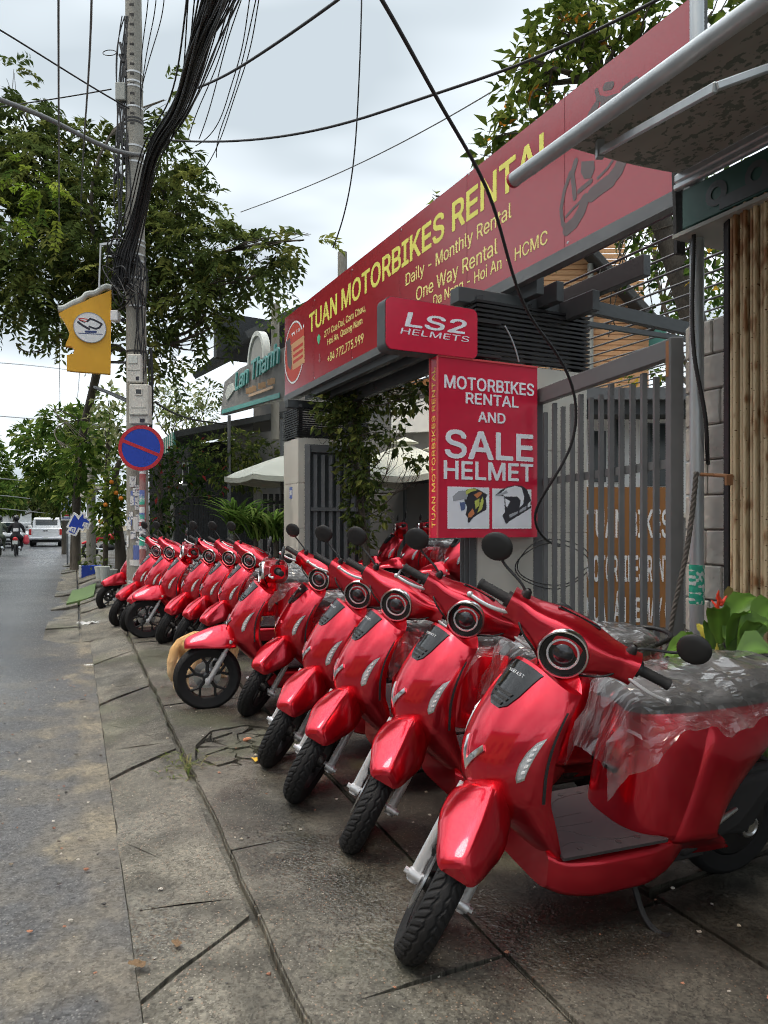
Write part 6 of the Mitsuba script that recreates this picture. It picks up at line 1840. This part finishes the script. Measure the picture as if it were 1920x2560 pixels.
tree('pergola_vine', 'sparse vine with yellowing leaves over the pergola rods at the right', 'vine', None, tl, rt_, 'single', (.13, .075), [(.035, .075, .015), (.07, .12, .022), (.14, .19, .04), (.50, .33, .04)], [.36, .36, .24, .04], 640)
st2 = []
for i in range(30):
    a = P(rgp.uniform(1500, 1800), rgp.uniform(520, 700), 9.8); b = a + rgp.normal(0, .5, 3) - ZV * .3
    st2.append(tube(spline([a, (a + b) / 2 + rgp.normal(0, .1, 3), b], 8), .008, 4))
k = thing('vine_twigs', 'bare brown twigs tangled in the pergola rods', 'vine', kind='stuff'); put(k, cat(*st2), 'bark', True)
tree('garden_tree', 'mid green tree behind the orange house at the right', 'tree', [(np.array([6.5, 15, 0]), .2), (np.array([6.6, 15, 4]), .15)], [B(1700, 620, 15, 110, 80), B(1800, 480, 15, 90, 80), B(1640, 520, 15.5, 90, 60), B(1760, 760, 15, 80, 90)], rt_, 'single', (.22, .11), G_MD, pw_, 400, .05)

# canna with big leaves, each a part
mat('canna_leaf', tex=VCOL, rough=.35, coat=.2)
ck = thing('canna_plant', 'canna lily with broad green leaves and one red flower at the right edge', 'plant')
cb0 = np.array([1.80, 3.32, 0.0])
lv = [((1825, 1640), (1862, 1530), .11, 3.12, 0), ((1860, 1650), (1900, 1560), .12, 3.05, 0), ((1780, 1630), (1770, 1560), .09, 3.28, 0), ((1815, 1600), (1880, 1490), .11, 3.2, 0), ((1800, 1610), (1785, 1520), .10, 3.25, 0), ((1850, 1640), (1920, 1560), .12, 3.0, 0), ((1790, 1640), (1745, 1560), .10, 3.3, 1), ((1760, 1650), (1650, 1640), .10, 3.2, 0), ((1860, 1590), (1905, 1500), .11, 3.35, 2), ((1840, 1660), (1930, 1640), .11, 2.95, 0), ((1740, 1670), (1690, 1600), .10, 3.3, 0), ((1720, 1680), (1655, 1690), .09, 3.2, 0), ((1880, 1600), (1945, 1520), .12, 3.1, 0), ((1830, 1560), (1855, 1485), .12, 3.4, 2), ((1770, 1690), (1720, 1640), .12, 3.1, 0), ((1850, 1700), (1800, 1620), .11, 3.1, 0)]
cols = [(.10, .20, .03), (.46, .40, .07), (.18, .15, .045)]
for (b_, t_, w, Y, ci) in lv:
    a, e = P(*b_, Y), P(*t_, Y + rgp.uniform(-.1, .15))
    root = cb0 + np.array([(b_[0] - 1815) / 1500, rgp.uniform(-.1, .1), .05])
    d = e - a; L = np.linalg.norm(d); s = unit(np.cross(d, np.array([rgp.uniform(-.5, .5), -1.0, .4])))
    rows_ = []; n_ = 12
    for t in np.linspace(0, 1, n_):
        q = a + d * t + ZV * .05 * math.sin(math.pi * t) + np.array([0, -.04, 0]) * t * t
        wd = w * math.sin(math.pi * min(.06 + t * .95, 1)) ** .75
        wv = .006 * math.sin(t * 22)
        rows_.append([q - s * wd / 2 + ZV * (wd * .20 + wv), q - s * wd / 4 + ZV * wd * .06, q - ZV * wd * .02, q + s * wd / 4 + ZV * wd * .06, q + s * wd / 2 + ZV * (wd * .20 - wv)])
    m = grid_mesh(np.array(rows_))
    cc = np.array(cols[ci]) * rgp.uniform(.75, 1.3)
    vc = np.tile(np.array([cc * 1.0, cc * .92, cc * 1.5, cc * .92, cc]), (n_, 1))
    part(ck, 'leaf', m, 'canna_leaf', True, color=vc)
    part(ck, 'stalk', tube(spline([root, (root + a) / 2 + rgp.normal(0, .02, 3), a], 8), .012, 6), 'canna_stalk' if False else 'paint_green', True)
mat('petal_red', (.70, .05, .02), rough=.5)
fl = P(1800, 1510, 3.25)
for i in range(7):
    a = fl + np.array([rgp.uniform(-.012, .012), 0, rgp.uniform(-.03, .03)])
    part(ck, 'petal', hull((*a, .008), (*(a + np.array([rgp.uniform(-.025, .025), rgp.uniform(-.02, .02), .035])), .003)), 'petal_red', 40)
part(ck, 'stalk', tube([P(1800, 1600, 3.25), P(1800, 1525, 3.25)], .005, 5), 'paint_green')
# weeds in the joints
def weed(c, n, L, label):
    m, col = blades('w', rgp, c, n, L, .007, [(.10, .14, .035), (.16, .19, .06), (.22, .20, .09)], 1.6, .7)
    single('weed', m, 'leaves', label, 'weed', color=col, smooth=True)
weed(at(464, 1930, .012), 70, .085, 'tuft of weeds in the pavement joint')
weed(at(452, 1905, .012), 40, .06, 'small weeds just beyond the larger tuft in the joint')
weed(at(346, 1560, .05), 60, .09, 'weeds in the pavement near the far scooters')
# ---------------------------------------------------------------- vehicles on the road
mat('car_white', (.66, .67, .68), rough=.25, coat=1.0)
mat('car_silver', (.42, .43, .45), rough=.28, metal=.5, coat=.8)
mat('lamp_red', (.50, .02, .02), rough=.2)
mat('cloth_black', (.015, .015, .018), rough=.9)
mat('cloth_green', (.10, .12, .09), rough=.9)
mat('bag_red', (.45, .04, .06), rough=.5)
mat('skin', (.42, .25, .17), rough=.6)
HV = S1                                                                       # traffic heads up the street


def local(o, fwd):
    """matrix with x forward, y left"""
    M = np.eye(4); M[:3, 0] = fwd; M[:3, 1] = np.cross(ZV, fwd); M[:3, 2] = ZV; M[:3, 3] = o
    return M


def shell(prof, w0, w1, n=5, bev=.06):
    """side outline (x, z) carried across the car, pulled in towards the flanks"""
    pg = Polygon(prof)
    out = []
    ys = [-w0 / 2, -w0 / 2 + bev, 0, w0 / 2 - bev, w0 / 2]
    q = np.array(pg.exterior.coords)[:-1]; c = q.mean(0)
    rows_ = []
    for y in ys:
        k = .965 if abs(y) > w0 / 2 - bev / 2 else 1.0
        zfac = np.clip((q[:, 1] - .9) / .8, 0, 1)
        yy = y * (1 - (1 - w1 / w0) * zfac)
        rows_.append(np.c_[c[0] + (q[:, 0] - c[0]) * k, yy, c[1] + (q[:, 1] - c[1]) * k])
    return grid_mesh(np.array(rows_), wrap=True, cap=False), [tm(np.c_[r], [[0, 1, 2]]) for r in []]


def car(base, label, o, fwd, paint, kind, cat_):
    k = thing(base, label, cat_)
    M = local(o, fwd)
    def pp(nm, m, m_, smooth=30):
        m = m.copy(); m.apply_transform(M); part(k, nm, m, m_, smooth)
    def ext(prof, w, inset=0.0, r=.05):
        pg = Polygon(prof).buffer(-r, join_style=1).buffer(r, 6)
        m = trimesh.creation.extrude_polygon(pg, w, engine='earcut')
        v = m.vertices; m.vertices = np.c_[v[:, 0], v[:, 2] - w / 2, v[:, 1]]
        m.vertices[:, 1] *= 1 - inset * np.clip((m.vertices[:, 2] - .95) / .8, 0, 1)
        m.fix_normals()
        return m
    if kind == 'pickup':
        L = 5.3
        pp('body', ext([(-2.65, .48), (-2.62, 1.10), (-.75, 1.12), (-.7, 1.08), (1.0, 1.1), (2.4, 1.02), (2.62, .85), (2.65, .42), (2.1, .35), (-2.2, .38)], 1.86), paint)
        pp('cab', ext([(-.85, 1.08), (-.72, 1.72), (.25, 1.80), (.6, 1.76), (1.25, 1.12)], 1.66, .12), paint)
        pp('rear_window', box((-.82, 0, 1.47), (.03, 1.25, .36), X=(1, 0, .18), bevel=.01), 'glass_dark')
        for s in (1, -1):
            pp('side_window', box((.1, s * .80, 1.45), (1.1, .03, .36)), 'glass_dark')
            pp('rear_light', box((-2.64, s * .84, .90), (.06, .13, .36), bevel=.015), 'lamp_red')
            pp('mirror', box((.95, s * 1.02, 1.2), (.12, .22, .18), bevel=.03), paint)
        pp('tailgate', box((-2.655, 0, .86), (.03, 1.42, .46), bevel=.012), paint)
        pp('handle', box((-2.675, 0, .97), (.02, .26, .06)), 'black_plastic')
        pp('bumper', box((-2.70, 0, .52), (.16, 1.80, .16), bevel=.03), 'silver_paint')
        pp('plate', box((-2.79, 0, .53), (.01, .32, .11)), 'tile_light')
        pp('underside', box((-.2, 0, .36), (4.6, 1.5, .2)), 'black_matte')
        wx = (-1.65, 1.6); rw = .37
    else:
        pp('body', ext([(-2.1, .45), (-2.12, .85), (-1.6, .95), (1.0, .95), (2.05, .80), (2.15, .5), (2.0, .28), (-1.9, .28)], 1.74), paint)
        pp('cabin', ext([(-1.75, .93), (-1.2, 1.40), (-.5, 1.48), (.25, 1.45), (1.05, .94)], 1.56, .16), 'glass_dark')
        pp('roof', ext([(-1.25, 1.39), (-1.15, 1.44), (-.5, 1.505), (.2, 1.475), (.3, 1.42)], 1.34, .0, .01), paint)
        for s in (1, -1):
            pp('headlight', box((2.05, s * .64, .70), (.14, .34, .14), bevel=.03), 'white_plastic')
            pp('rear_light', box((-2.10, s * .66, .80), (.06, .3, .14), bevel=.02), 'lamp_red')
            pp('mirror', box((.75, s * .93, 1.0), (.12, .18, .13), bevel=.03), paint)
        pp('grille', box((2.13, 0, .62), (.04, .8, .12)), 'black_plastic')
        pp('windscreen', box((.70, 0, 1.18), (.66, 1.32, .02), X=(1, 0, -.66)), 'glass_dark')
        pp('bumper_slot', box((2.12, 0, .40), (.08, 1.1, .10)), 'black_plastic')
        wx = (-1.3, 1.35); rw = .31
    for x in wx:
        for s in (1, -1):
            kk = part(k, 'wheel', revolve([(0, -.11), (rw * .9, -.11), (rw, -.07), (rw, .07), (rw * .9, .11), (0, .11)], 24, 'y').apply_translation((x, s * .78, rw)).apply_transform(M), 'tyre_rubber', 30)
            part(kk, 'rim', revolve([(0, .115), (rw * .6, .118), (rw * .62, .10)], 20, 'y').apply_transform(np.diag([1, s, 1, 1.0])).apply_translation((x, s * .78, rw)).apply_transform(M), 'alloy', 30)
    return k


def gpt(u, Y):
    return np.array([(u - UC) / FOC * Y, Y, 0.0])


car('pickup_truck', 'white pickup truck seen from behind at the right side of the road', gpt(117, 46.0) + HV * 0.4, HV, 'car_white', 'pickup', 'pickup truck')
car('car', 'white car coming towards the camera at the left edge of the road', gpt(14, 43.0), unit(-HV + P1 * .02), 'car_white', 'sedan', 'car')
car('car', 'silver car beyond the motorcyclist', gpt(50, 50.0), unit(-HV), 'car_silver', 'sedan', 'car')


def rider(o, fwd, label, jacket, bag):
    k = thing('motorbike', 'red and black motorbike ridden up the road ' + label, 'motorbike')
    M = local(o, fwd)
    def pp(kk, nm, m, m_, smooth=40):
        m = m.copy(); m.apply_transform(M); part(kk, nm, m, m_, smooth)
    for x in (-.62, .62):
        pp(k, 'wheel', revolve([(.20, -.035), (.28, -.03), (.295, 0), (.28, .03), (.20, .035), (.18, 0), (.20, -.035)], 28, 'y').apply_translation((x, 0, .295)), 'tyre_rubber')
    pp(k, 'body', blob([[(-.62, 0, .72, .10), (-.2, 0, .62, .13), (.15, 0, .45, .11), (.42, 0, .72, .09)], [(-.62, .0, .72, .10), (-.45, 0, .45, .09)], [(.42, 0, .72, .09), (.36, 0, .98, .06)]], .05, 6), 'black_plastic')
    pp(k, 'rear_fairing', blob([[(-.72, 0, .74, .09), (-.45, 0, .66, .10)]], .05, 4), 'red_flat')
    pp(k, 'tail_light', box((-.80, 0, .76), (.04, .14, .08), bevel=.01), 'lamp_red')
    pp(k, 'plate', box((-.82, 0, .60), (.02, .20, .15)), 'tile_light')
    pp(k, 'handlebar', tube(spline([(.30, .33, 1.0), (.38, .1, 1.04), (.38, -.1, 1.04), (.30, -.33, 1.0)], 14), .016, 8), 'black_plastic')
    pp(k, 'exhaust', tube([(-.1, -.16, .32), (-.75, -.17, .40)], [.04, .05], 10), 'alloy')
    pp(k, 'mudguard', blob([[(-.80, 0, .50, .045), (-.74, 0, .64, .05)]], .04, 2), 'black_plastic')
    for s in (1, -1):
        pp(k, 'mirror', cat(tube([(.33, s * .26, 1.0), (.30, s * .36, 1.22)], .008, 6), hull((.30, s * .36, 1.24, .035), (.30, s * .42, 1.24, .03))), 'black_plastic')
    r = thing('person', label[0].upper() * 0 + {'cloth_black': 'person in black jacket and helmet riding a motorbike away up the road', 'cloth_green': 'person in grey green jacket on a motorbike cut off by the left edge'}[jacket], 'person')
    bodym = blob([[(-.22, 0, .86, .155), (-.16, 0, 1.08, .145), (-.06, 0, 1.30, .15), (-.02, 0, 1.40, .085), (.0, 0, 1.50, .06), (.02, 0, 1.60, .095)],
                  *[[(-.06, s * .12, 1.34, .09), (-.02, s * .235, 1.24, .068), (.10, s * .29, 1.08, .052), (.26, s * .30, 1.03, .04), (.31, s * .30, 1.02, .042)] for s in (1, -1)],
                  *[[(-.22, s * .10, .84, .12), (.14, s * .17, .78, .095), (.24, s * .16, .60, .07), (.12, s * .16, .36, .05), (.12, s * .16, .30, .045), (.27, s * .17, .275, .035)] for s in (1, -1)]], .03, 8)
    bodym.apply_transform(M)
    put(r + '__body', bodym, jacket, 40)
    hm = blob([[(.0, 0, 1.62, .125), (.03, 0, 1.64, .12)]], .03, 4); hm.apply_transform(M)
    put(r + '__helmet', hm, 'black_gloss', True)
    for s in (1, -1):
        hd = blob([[(.31, s * .30, 1.02, .032), (.37, s * .30, 1.015, .03)]] + [[(.36, s * (.27 + .018 * j), 1.03, .011), (.40, s * (.27 + .018 * j), 1.03, .010), (.41, s * (.27 + .018 * j), 1.005, .009)] for j in range(4)] + [[(.35, s * .265, 1.01, .012), (.39, s * .262, .995, .010)]], .012, 2); hd.apply_transform(M)
        part(r, 'hand', hd, 'skin', 40)
        sh_ = blob([[(.08, s * .165, .26, .045), (.30, s * .165, .25, .036)]], .03, 3); sh_.apply_transform(M)
        part(r, 'shoe', sh_, 'black_plastic', 40)
    if bag:
        b_ = hull((-.1, -.38, .80, .10), (-.1, -.38, .62, .13), (.1, -.38, .64, .10), (.08, -.37, .80, .06)); b_.apply_transform(M)
        single('shopping_bag', b_, 'bag_red', 'red bag hanging at the right of the black motorcyclist', 'bag', smooth=40)
        w_ = box((-.83, .02, .95), (.03, .24, .22), bevel=.01); w_.apply_transform(M)
        part(r, 'back_print', box((-.385, 0, 1.12), (.012, .20, .13), bevel=.004).apply_transform(M), 'sign_white')


rider(gpt(41, 31.0), HV, 'by a person in black', 'cloth_black', True)
rider(gpt(-2, 31.0), HV, 'at the left edge', 'cloth_green', False)
# parked motorbike beyond the tree: built like the ridden ones, without a rider
k = thing('motorbike', 'parked motorbike with red tank behind the fruit tree trunk', 'motorbike')
M = local(gpt(268, 25.5) + ZV * .14, unit(P1 + S1 * .35))
def pq(nm, m, m_, smooth=40):
    m = m.copy(); m.apply_transform(M); part(k, nm, m, m_, smooth)
for x in (-.6, .6):
    pq('wheel', revolve([(.20, -.035), (.28, -.03), (.295, 0), (.28, .03), (.20, .035), (.18, 0), (.20, -.035)], 28, 'y').apply_translation((x, 0, .295)), 'tyre_rubber')
    pq('spoke', cat(*[tube([(x, 0, .295), (x + .2 * math.cos(a), 0, .295 + .2 * math.sin(a))], .006, 5) for a in np.linspace(0, 6.28, 13)[:-1]]), 'alloy')
pq('engine', blob([[(-.15, 0, .40, .13), (.15, 0, .42, .13)]], .05, 4), 'black_plastic')
pq('tank', blob([[(-.65, 0, .74, .07), (-.2, 0, .70, .09), (.2, 0, .78, .12), (.38, 0, .86, .08)]], .05, 4), 'red_flat')
pq('seat', blob([[(-.55, 0, .80, .08), (-.05, 0, .80, .09)]], .05, 4), 'black_matte')
pq('fork', cat(*[tube([(.6, s * .07, .3), (.38, s * .07, .98)], .02, 8) for s in (1, -1)]), 'alloy')
pq('mudguard', blob([[(-.85, 0, .56, .04), (-.6, 0, .64, .05), (-.4, 0, .6, .05)]], .04, 3), 'red_flat')
pq('handlebar', tube(spline([(.22, .35, 1.02), (.36, .1, 1.04), (.36, -.1, 1.04), (.22, -.35, 1.02)], 12), .015, 8), 'black_plastic')
pq('exhaust', tube([(-.1, -.16, .32), (-.75, -.17, .40)], [.04, .05], 10), 'alloy')

# ---------------------------------------------------------------- the dog by the scooters
def fur_c(p, n, uv):
    a = fb(p.x * 26, p.y * 26, p.z * 7, 3)
    c = mix((.42, .22, .08), (.60, .36, .15), a)
    return mix((.58, .42, .24), c, sst(.15, .40, p.z))


mat('fur', tex=mikit.proc(fur_c), rough=.9, sheen=.6, bump=lambda p, n, uv: fb(p.x * 70, p.y * 70, p.z * 22, 3), bs=.012, eps=2e-3)
dk = thing('dog', 'tan dog standing between the scooters with its hind end to the road', 'dog')
# local: x towards its head, origin between the hind paws
DO = np.array([-1.545, 5.66, .035]); DF = unit(np.array([.60, .80, 0]))
DM = local(DO, DF)
dog = blob([
    [(-.02, 0, .43, .085), (.10, 0, .445, .100), (.26, 0, .43, .098), (.42, 0, .42, .125), (.54, 0, .44, .115), (.64, 0, .52, .078), (.72, 0, .60, .070), (.80, 0, .61, .062), (.88, 0, .585, .038), (.925, 0, .575, .030)],
    *[[(.02, s * .055, .41, .088), (.045, s * .075, .30, .062), (-.015, s * .078, .225, .040), (-.075, s * .078, .175, .030), (-.065, s * .078, .09, .025), (-.055, s * .078, .035, .027), (-.010, s * .078, .022, .026)] for s in (1, -1)],
    *[[(.50, s * .075, .38, .070), (.49, s * .08, .26, .044), (.50, s * .08, .17, .030), (.495, s * .08, .06, .025), (.53, s * .08, .024, .026)] for s in (1, -1)],
    *[[(.74, s * .05, .655, .024), (.725, s * .07, .70, .010)] for s in (1, -1)],
    [(-.075, 0, .46, .042), (-.135, .0, .40, .042), (-.165, .0, .30, .045), (-.175, .0, .20, .034), (-.165, 0, .13, .014)]], .018, 6)
dog.apply_scale(.84)
dog.apply_transform(DM)
put(dk + '__body', dog, 'fur', True)
for s in (1, -1):
    part(dk, 'eye', trimesh.creation.icosphere(2, .011).apply_translation((.701, s * .038, .528)).apply_transform(DM), 'black_gloss', True)
part(dk, 'nose', hull((.794, .007, .491, .011), (.794, -.007, .491, .011)).apply_transform(DM), 'black_matte', 40)
